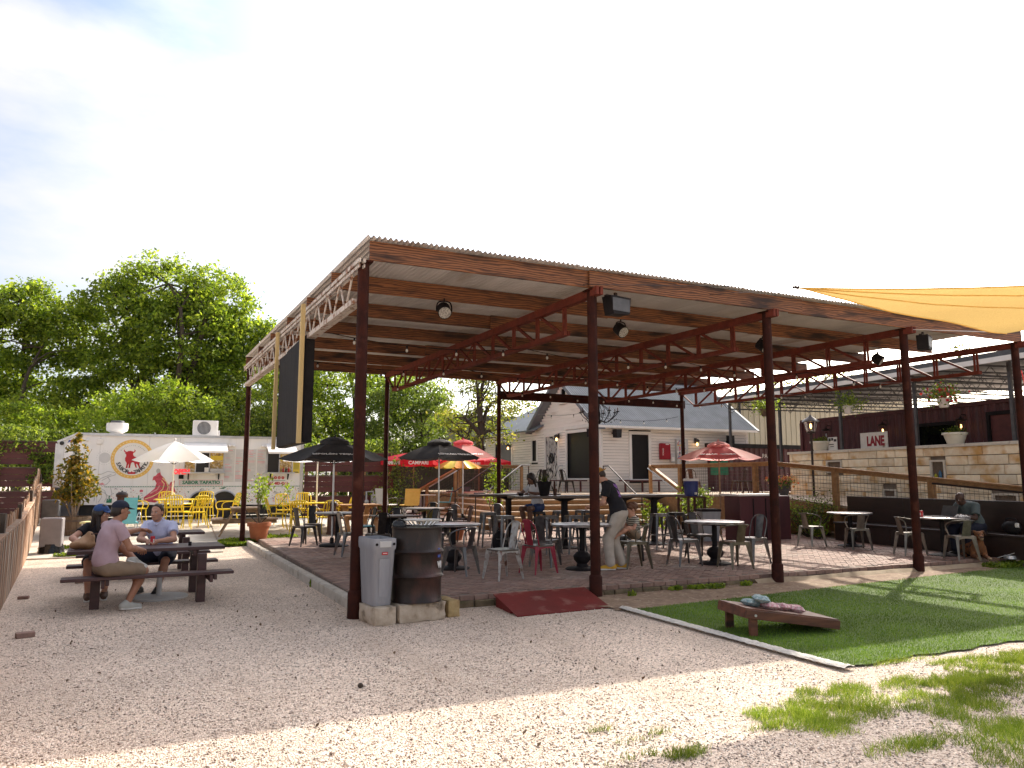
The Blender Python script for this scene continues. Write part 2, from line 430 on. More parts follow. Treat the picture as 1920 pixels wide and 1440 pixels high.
# border courses: soldier bricks along the front edge
x = PX0 + 0.1
k = 0
while x < 15.8:
    o = link('brick', brick_mesh(k % 6), patio, (x, PY0 + 0.055, PZ + rng.uniform(-.003, .003)), rng.uniform(-.012, .012))
    x += 0.203; k += 1
nb = k
c45 = math.cos(R(45)); cand = []
for i in range(-140, 260):
    for j in range(-140, 260):
        kk = (i - j) % 4
        if kk == 0: cx, cy, rz = i + 1.0, j + 0.5, 0
        elif kk == 3: cx, cy, rz = i + 0.5, j + 1.0, 90
        else: continue
        cx *= bw; cy *= bw
        X = 9 + (cx - 6) * c45 - (cy - 6) * c45; Y = 14 + (cx - 6) * c45 + (cy - 6) * c45
        if PX0 + 0.08 < X < PX1 - 0.1 and PY0 + 0.17 < Y < PY1 - 0.1:
            cand.append((math.hypot(X, Y), X, Y, R(45 + rz)))
cand.sort()
for d, X, Y, rz in cand[:300 - nb]:
    link('brick', brick_mesh(rng.randrange(6)), patio, (X, Y, PZ + rng.uniform(-.0035, .0025)), rz + rng.uniform(-.015, .015))
b = MB()
for d, X, Y, rz in cand[300 - nb:]:
    b.box((X, Y, PZ - 0.03 + rng.uniform(-.003, .003)), (bl - 0.01, bw - 0.01, 0.06), rz + rng.uniform(-.012, .012))
o = b.build('brick_field', M['brickstuff'], patio, smooth=0); o['kind'] = 'stuff'
# rubble and stained concrete footing under the front edge
b = MB()
x = PX0
while x < 8.6:
    w = rng.uniform(0.16, 0.4)
    b.box((x + w / 2, PY0 + 0.03 + rng.uniform(-.02, .01), 0.03), (w - 0.012, 0.08, 0.115), b=0.014, rz=rng.uniform(-.04, .04)); x += w
b.build('rubble_footing', mat('mossy_rubble', (0.20, 0.14, 0.09), (0.10, 0.085, 0.045), rough=0.95, scale=7, bump=0.8, bscale=30, island=True, rand=0.3), patio)
b = MB(); b.grid(lambda u, v: (8.55 + 7.6 * u, PY0 - 0.05 - 0.14 * (1 - v) + 0.03 * noise.noise((u * 14, v, 3)), 0.01 + (0.085 + 0.02 * noise.noise((u * 9, 1, 0))) * v), 60, 4)
b.build('concrete_footing', mat('earth_stained_concrete', (.40, .315, .22), (.28, .21, .14), rough=.95, scale=4, bump=.5, bscale=40), patio)
# pale kerb along the left side, cast in lengths
kx = thing('kerb', None, None); tag(kx, kind='structure')
y = 9.3
while y < 19.9:
    l = rng.uniform(1.1, 1.9); l = min(l, 20.1 - y)
    xo = 2.40 - 0.02 * (y - 9.3)
    b = MB(); b.box((xo - 0.03, y + l / 2, 0.045), (0.13, l - 0.012, 0.19), b=0.02, rz=R(1.2))
    b.build('kerb_length', M['kerb'], kx); y += l

# ------------------------------------------------------------------ the steel and timber pavilion
PX = [2.25, 5.62, 8.98, 12.30, 15.62]
YF, YB = 9.12, 19.8
def tz(y): return 4.39 + 0.012 * (y - YF)          # underside of purlins = top of truss chord
pav = thing('pavilion', 'open-sided pavilion with corrugated metal roof on dark red steel posts over brick patio', 'pavilion')
for i, x in enumerate(PX):
    for y in (YF, YB):
        if i == 3 and y == YB: continue
        if i == 0 and y == YB: x = 2.03
        b = MB(); zb = -0.05 if y == YF else 0.1
        r = 0.072 if y == YF else 0.062
        b.tube([(x, y, zb), (x, y, tz(y) - 0.02)], r, 14)
        if y == YF:
            b.tube([(x, y, zb), (x, y, 0.30), (x, y, 0.33)], [r + .02, r + .02, r + .002], 14)
        b.box((x, y, tz(y) - 0.015), (0.2, 0.2, 0.02))
        b.build('post', M['post'], pav)
# rafters: open-web trusses along Y
def red_truss(x):
    ya, yb = YF - 0.22, YB + 0.1
    top = MB()
    for s in (-1, 1): top.bar((x + s * .035, ya, tz(ya) - .05), (x + s * .035, yb, tz(yb) - .05), 0.045, 0.12)
    t = thing('truss', None, None); t.parent = pav
    top.build('top_chord', M['truss'], t)
    bot = MB(); y0, y1 = ya + 0.95, yb - 0.75; dz = 0.52
    for s in (-1, 1): bot.bar((x + s * .03, y0, tz(y0) - dz), (x + s * .03, y1, tz(y1) - dz), 0.045, 0.07)
    bot.build('bottom_chord', M['truss'], t)
    n = 10; ypts = [y0 + 0.08 + (y1 - y0 - 0.16) * k / n for k in range(n + 1)]
    for k, y in enumerate(ypts):
        v = MB()
        for s in (-1, 1): v.bar((x, y + s * .03, tz(y) - .08), (x, y + s * .034, tz(y) - dz), 0.04, 0.026, up=(1, 0, 0))
        v.build('web_post', M['truss'], t)
    for k in range(n):
        a, c = ypts[k], ypts[k + 1]
        if k < n / 2: p, q = (x, a + .06, tz(a) - dz), (x, c - .06, tz(c) - .09)
        else: p, q = (x, a + .06, tz(a) - .09), (x, c - .06, tz(c) - dz)
        v = MB(); v.bar(p, q, 0.042, 0.042)
        if k in (4, 5): v.bar((p[0] + .02, p[1], q[2]), (q[0] + .02, q[1], p[2]), 0.025, 0.025)
        v.build('web_brace', M['truss'], t)
    v = MB(); v.bar((x, yb - .12, tz(yb) - .1), (x, y1, tz(y1) - dz), .05, .035); v.build('web_brace', M['truss'], t)
for x in PX[1:]: red_truss(x)
t = thing('truss', None, None); t.parent = pav; x = 0.0; t.location = (PX[0] - .06 + .0206 * YF, 0, 0); t.rotation_euler = (0, 0, R(1.18))
ya, yb = YF - 0.15, YB + 0.35
b = MB()
for s in (-1, 1):
    b.bar((x + s * .03, ya, tz(ya) - .03), (x + s * .03, yb, tz(yb) - .03), .03, .05); b.bar((x + s * .03, ya, tz(ya) - .1), (x + s * .03, yb, tz(yb) - .1), .014, .04)
b.build('top_chord', M['wtruss'], t)
b = MB(); y0, y1 = YF + 0.05, YB - 0.1
for s in (-1, 1): b.bar((x + s * .035, y0, tz(y0) - .52), (x + s * .035, y1, tz(y1) - .52), .06, .07)
b.build('bottom_chord', M['wtruss'], t)
n = 14
for k in range(n):
    a = y0 + .25 + (y1 - y0 - .5) * k / n; c = y0 + .25 + (y1 - y0 - .5) * (k + .5) / n; d = y0 + .25 + (y1 - y0 - .5) * (k + 1) / n
    for p, q in (((x, a, tz(a) - .1), (x, c - .03, tz(c) - .5)), ((x, c + .03, tz(c) - .5), (x, d - .05, tz(d) - .1))):
        b = MB(); b.tube([p, q], .014, 6); b.build('web_rod', M['wtruss'], t)
# scorched pine purlins along X, one board per bay so the joints show
PY = [9.02, 10.75, 12.55, 14.4, 16.3, 18.2, 20.05]
pxs = [2.08, 5.55, 9.05, 12.35]
rights = [15.72, 15.42, 15.5, 15.55, 15.5, 15.45, 15.4]
for j, y in enumerate(PY):
    off = 0.0 if j % 2 == 0 else 1.2
    xs = [(2.29 if j == 0 else 2.235 - .024 * (y - 9)) + rng.uniform(-.03, .03), 5.5 + off, 9.4 + off * .6, rights[j]]
    for k in range(3):
        b = MB(); yo = 0.022 * (-1) ** k
        b.bx((xs[k], y + yo - .02, tz(y) + .002), (xs[k + 1] + (.25 if k < 2 else 0), y + yo + .02, tz(y) + .25), b=.004)
        b.build('purlin', M['pine'], pav)
# corrugated roofing, sheet by sheet
sheet_w = 0.76
x = 2.24; si = 0
xr = lambda yy: 15.42
while x < 15.6:
    for (ya, yb) in ((8.90, 14.95), (14.85, 20.35)):
        w = min(sheet_w + .04, xr((ya + yb) / 2) - x)
        if w < 0.1: continue
        nwv = max(2, int(round(w / 0.076))); nu = nwv * 8
        lift = 0.004 * (si % 2) + (0.006 if yb > 16 else 0)
        b = MB()
        b.grid(lambda u, v: (x + w * u - .024 * (ya + (yb - ya) * v - 9), ya + (yb - ya) * v, tz(ya + (yb - ya) * v) + .272 + lift + .018 * math.cos(2 * math.pi * nwv * u)), nu, 2)
        b.build('roofing_sheet', M['zinc'], pav, smooth=80)
    x += sheet_w; si += 1
# dark steel beam closing the back
b = MB(); b.bx((PX[2], YB + .02, tz(YB) - .55), (PX[4] + .15, YB + .12, tz(YB) - .3)); b.build('back_beam', M['post'], pav)
# ================================================================== buildings and background
M.update(
 white=mat('white_board_paint', (0.86, 0.81, 0.765), (0.80, 0.75, 0.70), rough=0.55, scale=3, stretch=(.4, .4, 3), rand=0.05, c3=(0.55, 0.49, 0.43), s3=1.5, l3=0.6, h3=0.8),
 trim=mat('white_trim', (0.80, 0.76, 0.72), (0.73, 0.69, 0.64), rough=0.5, scale=3),
 dark=mat('dark_interior', (0.012, 0.011, 0.012), (0.02, 0.018, 0.018), rough=0.35, scale=1.0),
 pane=mat('dark_window_glass', (0.004, 0.004, 0.005), (0.007, 0.006, 0.007), rough=0.05, spec=0.18),
 roofm=mat('house_corrugated_zinc', (0.20, 0.21, 0.225), (0.16, 0.17, 0.18), rough=0.7, metal=0.0, spec=.15, scale=2),
 roofflat=mat('flat_seam_zinc', (0.20, 0.215, 0.24), (0.16, 0.175, 0.20), rough=0.65, metal=0.0, spec=.15, scale=1.2),
 deckw=mat('new_pine_boards', (0.42, 0.235, 0.105), (0.30, 0.155, 0.065), rough=0.65, stretch=(.5, 3, 3), scale=3, rand=0.15, bump=0.1),
 tread=mat('worn_tread_boards', (0.56, 0.43, 0.30), (0.42, 0.31, 0.21), rough=0.7, stretch=(.5, 3, 3), scale=3, rand=0.12),
 black=mat('black_paint', (0.012, 0.010, 0.011), (0.02, 0.017, 0.018), rough=0.65, spec=.15, scale=4),
 iron=mat('dark_iron_pipe', (0.055, 0.040, 0.036), (0.035, 0.028, 0.026), rough=0.45, metal=0.4, scale=8),
 galv=mat('galvanised_pipe', (0.60, 0.61, 0.63), (0.48, 0.49, 0.51), rough=0.35, metal=0.7, scale=6),
 wire=mat('rusty_wire', (0.16, 0.115, 0.085), (0.10, 0.075, 0.06), rough=0.6, metal=0.4, scale=9),
 maroon=mat('maroon_container_paint', (0.105, 0.030, 0.034), (0.075, 0.024, 0.028), rough=0.5, scale=2, stretch=(2, 2, .4), c3=(0.05, 0.022, 0.022), s3=1.2, l3=0.6, h3=0.8),
 mboard=mat('maroon_fence_boards', (0.125, 0.036, 0.032), (0.085, 0.028, 0.026), rough=0.6, scale=2, stretch=(.4, 2, 3), rand=0.1),
 tan=mat('tan_metal_siding', (0.47, 0.42, 0.30), (0.40, 0.355, 0.25), rough=0.5, scale=1.5, stretch=(1, 1, .3), c3=(0.28, 0.23, 0.15), s3=.8, l3=.6, h3=.8),
 greyside=mat('grey_green_siding', (0.30, 0.30, 0.25), (0.24, 0.24, 0.20), rough=0.6),
 canopy=mat('canopy_underside', (0.10, 0.10, 0.105), (0.07, 0.07, 0.075), rough=0.5, metal=.2),
 stoneface=mat('limestone_face', (0.80, 0.71, 0.55), (0.72, 0.58, 0.39), rough=0.9, scale=4.5, bump=1.0, bscale=13, rand=0.17, c3=(0.55, 0.32, 0.12), s3=1.6, l3=0.50, h3=0.66),
 mortar=mat('mortar', (0.20, 0.165, 0.13), (0.15, 0.125, 0.10), rough=0.95, scale=12),
 coping=mat('cut_coping_stone', (0.62, 0.57, 0.49), (0.54, 0.49, 0.41), rough=0.85, scale=6, bump=.2),
 truck=mat('truck_white_panel', (0.82, 0.80, 0.775), (0.78, 0.755, 0.73), rough=0.35, scale=1.2, stretch=(2, 1, .3), c3=(0.66, 0.62, 0.57), s3=1.5, l3=.58, h3=.8),
 silver=mat('brushed_aluminium', (0.55, 0.55, 0.56), (0.45, 0.45, 0.46), rough=0.3, metal=0.8, scale=5),
 rubber=mat('tyre_rubber', (0.018, 0.017, 0.017), (0.03, 0.028, 0.027), rough=0.8, scale=10),
 red=mat('signal_red', (0.50, 0.02, 0.03), (0.44, 0.018, 0.025), rough=0.5),
 redneon=emit_mat('red_open_tube', (0.85, 0.04, 0.05), 0.5),
 gold=mat('gold_ring', (0.80, 0.50, 0.12), (0.72, 0.42, 0.09), rough=0.5),
 goldl=mat('gold_pale', (0.85, 0.68, 0.36), (0.8, 0.62, 0.3), rough=0.5),
 green=mat('print_green', (0.03, 0.20, 0.11), (0.025, 0.17, 0.095), rough=0.5),
 ink=mat('print_black', (0.03, 0.028, 0.03), (0.05, 0.045, 0.045), rough=0.5),
 greyink=mat('print_grey', (0.50, 0.485, 0.47), (0.44, 0.43, 0.42), rough=0.5),
 paleink=mat('print_pale_grey', (0.63, 0.61, 0.59), (0.58, 0.565, 0.55), rough=0.5),
 rosered=mat('print_rose', (0.62, 0.10, 0.14), (0.45, 0.05, 0.08), rough=0.5, scale=9, lo=.4, hi=.6),
 pinkish=mat('print_pink', (0.75, 0.36, 0.36), (0.66, 0.25, 0.27), rough=0.5),
 blueink=mat('print_blue', (0.06, 0.10, 0.35), None, rough=0.5),
 yellowp=mat('yellow_poster', (0.80, 0.62, 0.08), (0.74, 0.55, 0.06), rough=0.5),
 food=mat('food_photo_print', (0.62, 0.40, 0.10), (0.30, 0.20, 0.08), rough=0.5, scale=11, lo=.42, hi=.58, c3=(0.65, 0.55, 0.38), s3=15, l3=.5, h3=.6),
 warmlamp=emit_mat('lit_filament', (1.0, 0.55, 0.18), 3.0),
 glassclear=glass_mat('clear_glass'),
 picket=mat('weathered_picket', (0.34, 0.19, 0.105), (0.20, 0.115, 0.07), rough=0.85, stretch=(5, 5, .5), scale=4, rand=0.38, bump=.3, bscale=30, c3=(0.30, 0.255, 0.205), s3=1.3, l3=.5, h3=.62),
 bark=mat('tree_bark', (0.085, 0.065, 0.048), (0.05, 0.038, 0.03), rough=0.95, stretch=(4, 4, .6), scale=5, bump=.8, bscale=20),
)

def wallboards(parent, p0, p1, z0, z1, opens, step=0.118, top=None):
    """lapped siding between p0 and p1 (world xy); opens = [(s0, s1, za, zb)]; top(z) -> (s0, s1) clips a gable"""
    p0, p1 = Vector((*p0, 0)), Vector((*p1, 0)); d = p1 - p0; ln = d.length; d.normalize(); nrm = Vector((d.y, -d.x, 0))
    z = z0
    tl = Matrix.Rotation(R(9), 3, d)
    while z < z1:
        s0, s1 = (0, ln) if top is None else top(z + step)
        cuts = sorted([(a, c) for a, c, za, zb in opens if za < z + step * .8 and zb > z + step * .2])
        segs = []; cur = s0
        for a, c in cuts:
            if a > cur: segs.append((cur, min(a, s1)))
            cur = max(cur, c)
        if cur < s1: segs.append((cur, s1))
        for a, c in segs:
            if c - a < 0.06: continue
            mid = p0 + d * ((a + c) / 2) + Vector((0, 0, z + step / 2)) + nrm * 0.012
            b = MB(); Mx = Matrix((d, -nrm, Vector((0, 0, 1)))).transposed(); b.box((0, 0, 0), (c - a - .004, 0.018, step - 0.011), M=tl @ Mx)  # boards cut short: dark core in the gap paints the shadow line
            b.build('siding_board', M['white'], parent, loc=mid, smooth=0)
        z += step

def opening(parent, p0, p1, s0, s1, za, zb, kind, case=0.13, depth=.08):
    p0, p1 = Vector((*p0, 0)), Vector((*p1, 0)); d = (p1 - p0).normalized(); n = Vector((d.y, -d.x, 0))
    e = thing(kind, None, None); e.parent = parent
    def slab(name, a, c, z0, z1, off, th, m):
        b = MB(); q = p0 + d * ((a + c) / 2) + n * off + Vector((0, 0, (z0 + z1) / 2)); b.box(q, (c - a, th, z1 - z0), M=Matrix((d, -n, Vector((0, 0, 1)))).transposed(), b=.004)
        return b.build(name, m, e)
    slab('frame', s0 - case, s0, za - .02, zb + case, .03, .05, M['trim']); slab('frame', s1, s1 + case, za - .02, zb + case, .03, .05, M['trim'])
    slab('frame', s0, s1, zb, zb + case, .028, .05, M['trim'])
    if kind == 'window':
        slab('sill', s0 - case - .05, s1 + case + .05, za - .07, za - .005, .07, .14, M['trim'])
    slab('pane' if kind == 'window' else 'door_leaf', s0, s1, za, zb, -depth, .02, M['pane'])
    return e

DZ = 1.14
house = thing('house', 'white weatherboard house with grey metal roofs standing on a raised wooden deck', 'house')
HX, HY = 15.7, 25.0
fo = [(1.45 - .13, 2.27 + .13, 1.58, 3.55)]
b = MB(); b.bx((HX + .05, HY + .05, 0.2), (23.15, 31.0, 3.75)); b.bx((HX + .05, 30.9, 0.2), (22, 36.2, 3.72)); b.build('wall', M['dark'], house, smooth=0)  # near-black colour stands in for shade between the siding boards
fp = ((HX, HY), (23.2, HY))
wallboards(house, *fp, DZ, 3.72, fo)
opening(house, *fp, 1.45, 2.27, 1.65, 3.42, 'window')
lp = ((HX, 36.2), (HX, 25.0))        # runs towards the camera; s = 36.2 - Y
lo_ = [(1.2 - .12, 3.14 + .12, DZ, 3.55), (5.36 - .1, 5.8 + .1, 2.38, 3.5), (6.7 - .12, 7.8 + .12, DZ, 3.62), (8.62 - .13, 10.5 + .13, 1.6, 3.68)]
wallboards(house, *lp, DZ, 3.75, lo_)
opening(house, *lp, 1.2, 3.14, DZ + .02, 3.44, 'door')
opening(house, *lp, 5.36, 5.8, 2.46, 3.40, 'window', .1)
w = opening(house, *lp, 8.62, 10.5, 1.68, 3.55, 'window')
dr = opening(house, *lp, 6.7, 7.8, DZ + .02, 3.5, 'door', .12, .02)
dm = mat('peeling_door_paint', (0.62, 0.58, 0.54), (0.03, 0.026, 0.025), rough=0.7, scale=7, stretch=(1, 1, .6), lo=.5, hi=.54, detail=8)
for ch in dr.children:
    if ch.name.startswith('door_leaf'): ch.data.materials[0] = dm
b = MB()
for k in range(6): b.bx((HX - .03, 28.6 + k * .14, 2.75), (HX - .012, 28.65 + k * .14, 3.3))
b.build('door_bar', M['greyink'], dr)
b = MB(); b.tube([(HX - .05, 28.95 + .15 * math.cos(a), 2.55 + .2 * math.sin(a)) for a in np.linspace(0, 6.28, 13)[:-1]], .045, 6, closed=True); b.build('wreath', M['ink'], dr)
gpk = (27.85, 5.95)
def gtop(z):
    f = max(0, (gpk[1] - z) / (gpk[1] - 3.8)); return (36.2 - (gpk[0] + (30.55 - gpk[0]) * f), 36.2 - (gpk[0] - (gpk[0] - 25.0) * f))
wallboards(house, *lp, 3.86, 5.8, [(36.2 - 28.15, 36.2 - 27.55, 4.8, 5.6)], top=gtop)
b = MB(); b.prism([(25.05, 3.7), (30.5, 3.7), (27.85, 5.85)], (HX + .03, 0, 0), (0, 1, 0), (0, 0, 1), (2.0, 0, 0)); b.build('gable_core', M['white'], house, smooth=0)
opening(house, *lp, 36.2 - 28.05, 36.2 - 27.65, 4.9, 5.5, 'window', .09, .0)
b = MB(); b.bx((HX - .03, 25.0, 3.72), (HX + .01, 36.2, 3.86)); b.bx((HX - .03, HY - .035, 3.6), (23.2, HY - .008, 3.76)); b.bx((HX - .035, HY - .035, DZ), (HX + .11, HY + .11, 3.72)); b.bx((HX - .04, 36.1, DZ), (HX + .1, 36.25, 3.72))
b.bx((23.1, HY - .03, DZ), (23.22, HY + .1, 3.6))
b.build('corner_trim', M['trim'], house, smooth=0)
b = MB(); b.tube([(HX + .0, HY - .06, DZ), (HX + .0, HY - .06, 3.6), (HX + .05, HY - .25, 3.74)], .045, 8); b.build('downspout', M['trim'], house)
# roofs
def corr(name, p, du, dv, nw, m, amp=.012, parent=house):
    p, du, dv = Vector(p), Vector(du), Vector(dv); nn = du.cross(dv).normalized(); b = MB()
    b.grid(lambda u, v: p + du * u + dv * v + nn * amp * math.cos(2 * math.pi * nw * u), nw * 6, 1)
    return b.build(name, m, parent, smooth=80)
corr('roof', (15.35, 24.65, 3.72), (8.15, 0, 0), (0, 3.2, 2.26), 74, M['roofm'], .017)
b = MB(); b.prism([(27.85, 5.98), (30.9, 3.7), (30.9, 3.78), (27.85, 6.06)], (15.35, 0, 0), (0, 1, 0), (0, 0, 1), (8.1, 0, 0)); b.build('roof', M['roofflat'], house, smooth=0)
b = MB(); b.add([(15.3, 29.9, 3.86), (15.3, 36.6, 3.86), (19.0, 33.4, 6.1), (19.0, 27.9, 6.1), (15.3, 29.9, 3.8), (15.3, 36.6, 3.8), (19, 33.4, 6.0), (19, 27.9, 6.0), (22.6, 36.6, 3.8)],
  [(0, 1, 2, 3), (4, 7, 6, 5), (0, 4, 5, 1), (1, 8, 2), (0, 3, 7, 4)]); b.build('roof', M['roofflat'], house, smooth=0)
b = MB()
for (a, c) in (((15.3, 24.62, 3.66), (15.3, 27.85, 5.98)), ((15.3, 27.85, 5.98), (15.3, 30.6, 3.86))): b.bar(a, c, .04, .16); b.bar((a[0] + .2, a[1], a[2] - .08), (c[0] + .2, c[1], c[2] - .08), .42, .03)
b.build('rake_board', M['roofflat'], house, smooth=0); b = MB(); b.bar((23.5, 24.62, 3.70), (23.5, 27.85, 5.98), .14, .05); b.build('rake_board', M['roofflat'], house, smooth=0)
b = MB(); b.bar((15.3, 24.64, 3.68), (23.5, 24.64, 3.68), .03, .09); b.build('fascia', M['trim'], house)
for (x, y, z, rz) in ((15.5, 25.35, 3.45, -40), (16.25, 24.75, 3.42, 15), (15.35, 35.9, 3.2, -80), (22.0, 24.8, 3.2, 0)):
    t = thing('wall_speaker', {15.5: 'black loudspeaker on the house corner facing the side deck', 16.25: 'black loudspeaker on the front wall beside the white corner pipe', 15.35: 'black loudspeaker at the far end of the house side wall', 22.0: 'upright black loudspeaker high on the front wall near the metal roof end'}[x], 'speaker', (x, y, z), R(rz), 'loudspeakers on the white house')
    b = MB(); b.prism([(-.13, -.16), (.13, -.16), (.15, .16), (-.15, .16)] if x != 22 else [(-.13, -.28), (.13, -.28), (.13, .28), (-.13, .28)], (0, -.2, 0), (1, 0, 0), (0, 0, 1), (0, .22, 0)); b.build('cabinet', M['black'], t)
    b = MB(); b.bar((0, 0, 0), (0, .18, .02), .06, .06); b.build('bracket', M['iron'], t)
for (x, y, z, rz, lb) in ((15.55, 33.0, 3.25, -90, 'wall lantern with bare bulb beside the leftmost dark doorway of the house'), (15.55, 28.1, 3.45, -90, 'wall lantern with bare bulb between the peeling door and the big window'), (20.3, 24.9, 3.2, 0, 'wall lantern with bare bulb right of the sticker covered panel')):
    t = thing('wall_lamp', lb, 'lamp', (x, y, z), R(rz), 'bulb lamps on the house')
    b = MB(); b.lathe([(.02, .1), (.1, .06), (.11, 0), (.06, -.04)], 12, (0, -.1, 0)); b.bx((-.05, -.02, -.08), (.05, .03, .14)); b.build('shade', M['iron'], t)
    b = MB(); b.ball((0, -.1, -.12), (.045, .045, .07)); b.build('bulb', M['warmlamp'], t)
M['boxred'] = mat('deep_red_enamel', (.30, .010, .022), (.25, .008, .018), rough=.4)
t = thing('alarm_cabinet', 'red metal cabinet with white lettering on the white front wall', 'cabinet', (18.67, 24.93, 2.76))
b = MB(); b.bx((-.22, -.14, -.33), (.22, 0.02, .33), b=.02); b.build('case', M['boxred'], t); b = MB(); b.bx((-.2, -.16, -.32), (.24, -.141, .3), b=.005); b.build('lid', M['boxred'], t)
text('STAND', .09, M['trim'], t, (-.13, -.163, -.02), (R(90), R(-90), 0))
b = MB(); b.bx((.0, -.165, .27), (.16, -.161, .31)); b.build('label_plate', M['trim'], t)
t = thing('meter_box', 'small grey meter box between red cabinet and sticker panel', 'box', (19.07, 24.93, 2.5)); b = MB(); b.bx((-.1, -.1, -.17), (.12, .02, .17), b=.01); b.build('case', M['greyink'], t); b = MB(); b.bx((-.05, -.106, -.12), (.07, -.1, .04)); b.build('label_plate', M['trim'], t)
t = thing('sticker_panel', 'grey electric panel plastered with colourful stickers on the front wall', 'panel', (19.55, 24.93, 2.74))
b = MB(); b.bx((-.29, -.12, -.55), (.29, 0.02, .55), b=.01); b.build('case', M['greyink'], t)
scol = [mat('sticker_%d' % i, c, c, rough=.5) for i, c in enumerate([(.55, .05, .06), (.06, .09, .35), (.75, .72, .68), (.03, .03, .03), (.10, .30, .45), (.7, .45, .1), (.45, .12, .3)])]
for k in range(70):
    x, z = rng.uniform(-.25, .22), rng.uniform(-.52, .48); s = rng.uniform(.03, .075)
    b = MB(); b.box((x, -.1225 - k * .00005, z), (s, .002, s * rng.uniform(.5, 1.2))); b.build('sticker', scol[rng.choice([0, 1, 2, 2, 3, 4, 5, 6])], t, smooth=0)

# ------------------------------------------------------------------ deck, steps, rails
deck = thing('wooden_deck', 'raised pine deck with wide plank steps in front of the white house', 'deck')
b = MB(); b.bx((10.45, 22.25, .1), (HX - .1, 33.0, DZ - .06)); b.bx((HX - .15, 22.25, .12), (23.5, 24.95, DZ - .06)); b.bx((16.25, 16.2, .1), (19.2, 22.3, DZ - .06)); b.build('frame', M['deckw'], deck, smooth=0)
y = 22.1
while y < 32.9:
    b = MB(); b.bx((10.3, y, DZ - .05), (15.68 if y > 24.9 else 23.4, y + .135, DZ), b=.004); b.build('plank', M['tread'], deck, smooth=0); y += .142
y = 16.2
while y < 22.05:
    b = MB(); b.bx((16.2, y, DZ - .05), (19.2, y + .135, DZ), b=.004); b.build('plank', M['tread'], deck, smooth=0); y += .142
for k in range(6):
    z1 = PZ + .165 * (k + 1); yf = 20.6 + .3 * k; xl = 8.9 + .28 * k
    if k < 5:
        for q in range(2):
            b = MB(); b.bx((xl - .03 + q * .15, yf - .03 + q * .15, z1 - .04), (16.0, yf + .115 + q * .15, z1), b=.005); b.build('tread', M['tread'], deck, smooth=0)
            b = MB(); b.bx((xl - .03 + q * .15, yf + .12 + q * .15, z1 - .04), (xl + .115 + q * .15, 26.1, z1), b=.005); b.build('tread', M['tread'], deck, smooth=0)
    for xa, xb in ((xl, 12.6), (12.605, 16.0)):
        b = MB(); b.bx((xa, yf, z1 - .165), (xb, yf + .03, z1 - .042), b=.003); b.build('riser', M['deckw'], deck, smooth=0)
    b = MB(); b.bx((xl, yf + .031, z1 - .165), (xl + .03, 26.05, z1 - .042), b=.003); b.build('riser', M['deckw'], deck, smooth=0)
def mesh_panel(parent, p, q, z0p, z1p, z0q, z1q, step=.1, r=.004):
    p, q = Vector((*p, 0)), Vector((*q, 0)); n = max(1, int((q - p).length / step)); b = MB()
    for k in range(n + 1):
        f = k / n; c = p.lerp(q, f); b.tube([c + Vector((0, 0, z0p + (z0q - z0p) * f)), c + Vector((0, 0, z1p + (z1q - z1p) * f))], r, 4, cap=False)
    m = max(1, int((z1p - z0p) / step))
    for k in range(m + 1):
        f = k / m; b.tube([p + Vector((0, 0, z0p + (z1p - z0p) * f)), q + Vector((0, 0, z0q + (z1q - z0q) * f))], r, 4, cap=False)
    return b.build('wire_mesh', M['wire'], parent)
def rail(label, pts, posts, meshes=True, group=None, name='deck_railing'):
    """pts: [(x, y, ztop)], posts: [(x, y, zb, zt)]"""
    t = thing(name, label, 'railing', group=group)
    for a, c in zip(pts[:-1], pts[1:]):
        b = MB(); b.bar(a, c, .14, .04, b=.005); b.bar((a[0], a[1], a[2] - .065), (c[0], c[1], c[2] - .065), .04, .085); b.build('hand_rail', M['deckw'], t)
    for x, y, zb, zt in posts:
        b = MB(); b.bx((x - .05, y - .05, zb), (x + .05, y + .05, zt), b=.006); b.build('post', M['deckw'], t)
    return t
t = rail('timber stair railing with galvanised handrail at the far left of the deck steps', [(8.75, 26.2, 1.30), (10.35, 26.2, 2.16), (12.9, 26.2, 2.16)], [(9.0, 26.2, .3, 1.40), (10.1, 26.2, .4, 2.0), (10.35, 26.32, .4, 2.1), (12.85, 26.2, 1.1, 2.1)])
b = MB(); b.tube([(9.05, 26.1, 1.36), (10.25, 26.1, 2.02)], .022, 8); b.build('pipe_rail', M['galv'], t)
mesh_panel(t, (10.4, 26.2), (12.8, 26.2), 1.2, 2.08, 1.2, 2.08)
mesh_panel(t, (9.05, 26.2), (10.05, 26.2), .55, 1.3, 1.15, 1.9)
t = rail('timber railing with wire mesh round the right end of the deck and down the ramp', [(16.1, 20.55, 1.28), (16.1, 22.3, 2.14)], [(16.1, 22.3, PZ, 2.1), (16.1, 20.62, PZ, 1.3)])
b = MB(); b.tube([(16.02, 20.75, 1.26), (16.02, 22.35, 2.03)], .02, 8); b.build('pipe_rail', M['galv'], t)
for a, c in (((16.1, 20.63, 2.13), (16.13, 16.3, 2.13)), ((16.1, 22.2, 2.13), (16.1, 20.64, 2.13)), ((16.13, 16.3, 2.13), (16.05, 8.2, 1.37))):
    b = MB(); b.bar(a, c, .14, .04, b=.005); b.bar((a[0], a[1], a[2] - .065), (c[0], c[1], c[2] - .065), .04, .085); b.build('hand_rail', M['deckw'], t)
rp = [(20.63, DZ, 2.1), (17.1, DZ, 2.1), (14.2, .92, 1.9), (11.5, .70, 1.66), (8.8, .5, 1.4)]
for y, zb, zt in rp:
    b = MB(); b.bx((16.06, y - .065, .05), (16.2, y + .065, zt), b=.006); b.build('post', M['deckw'], t)
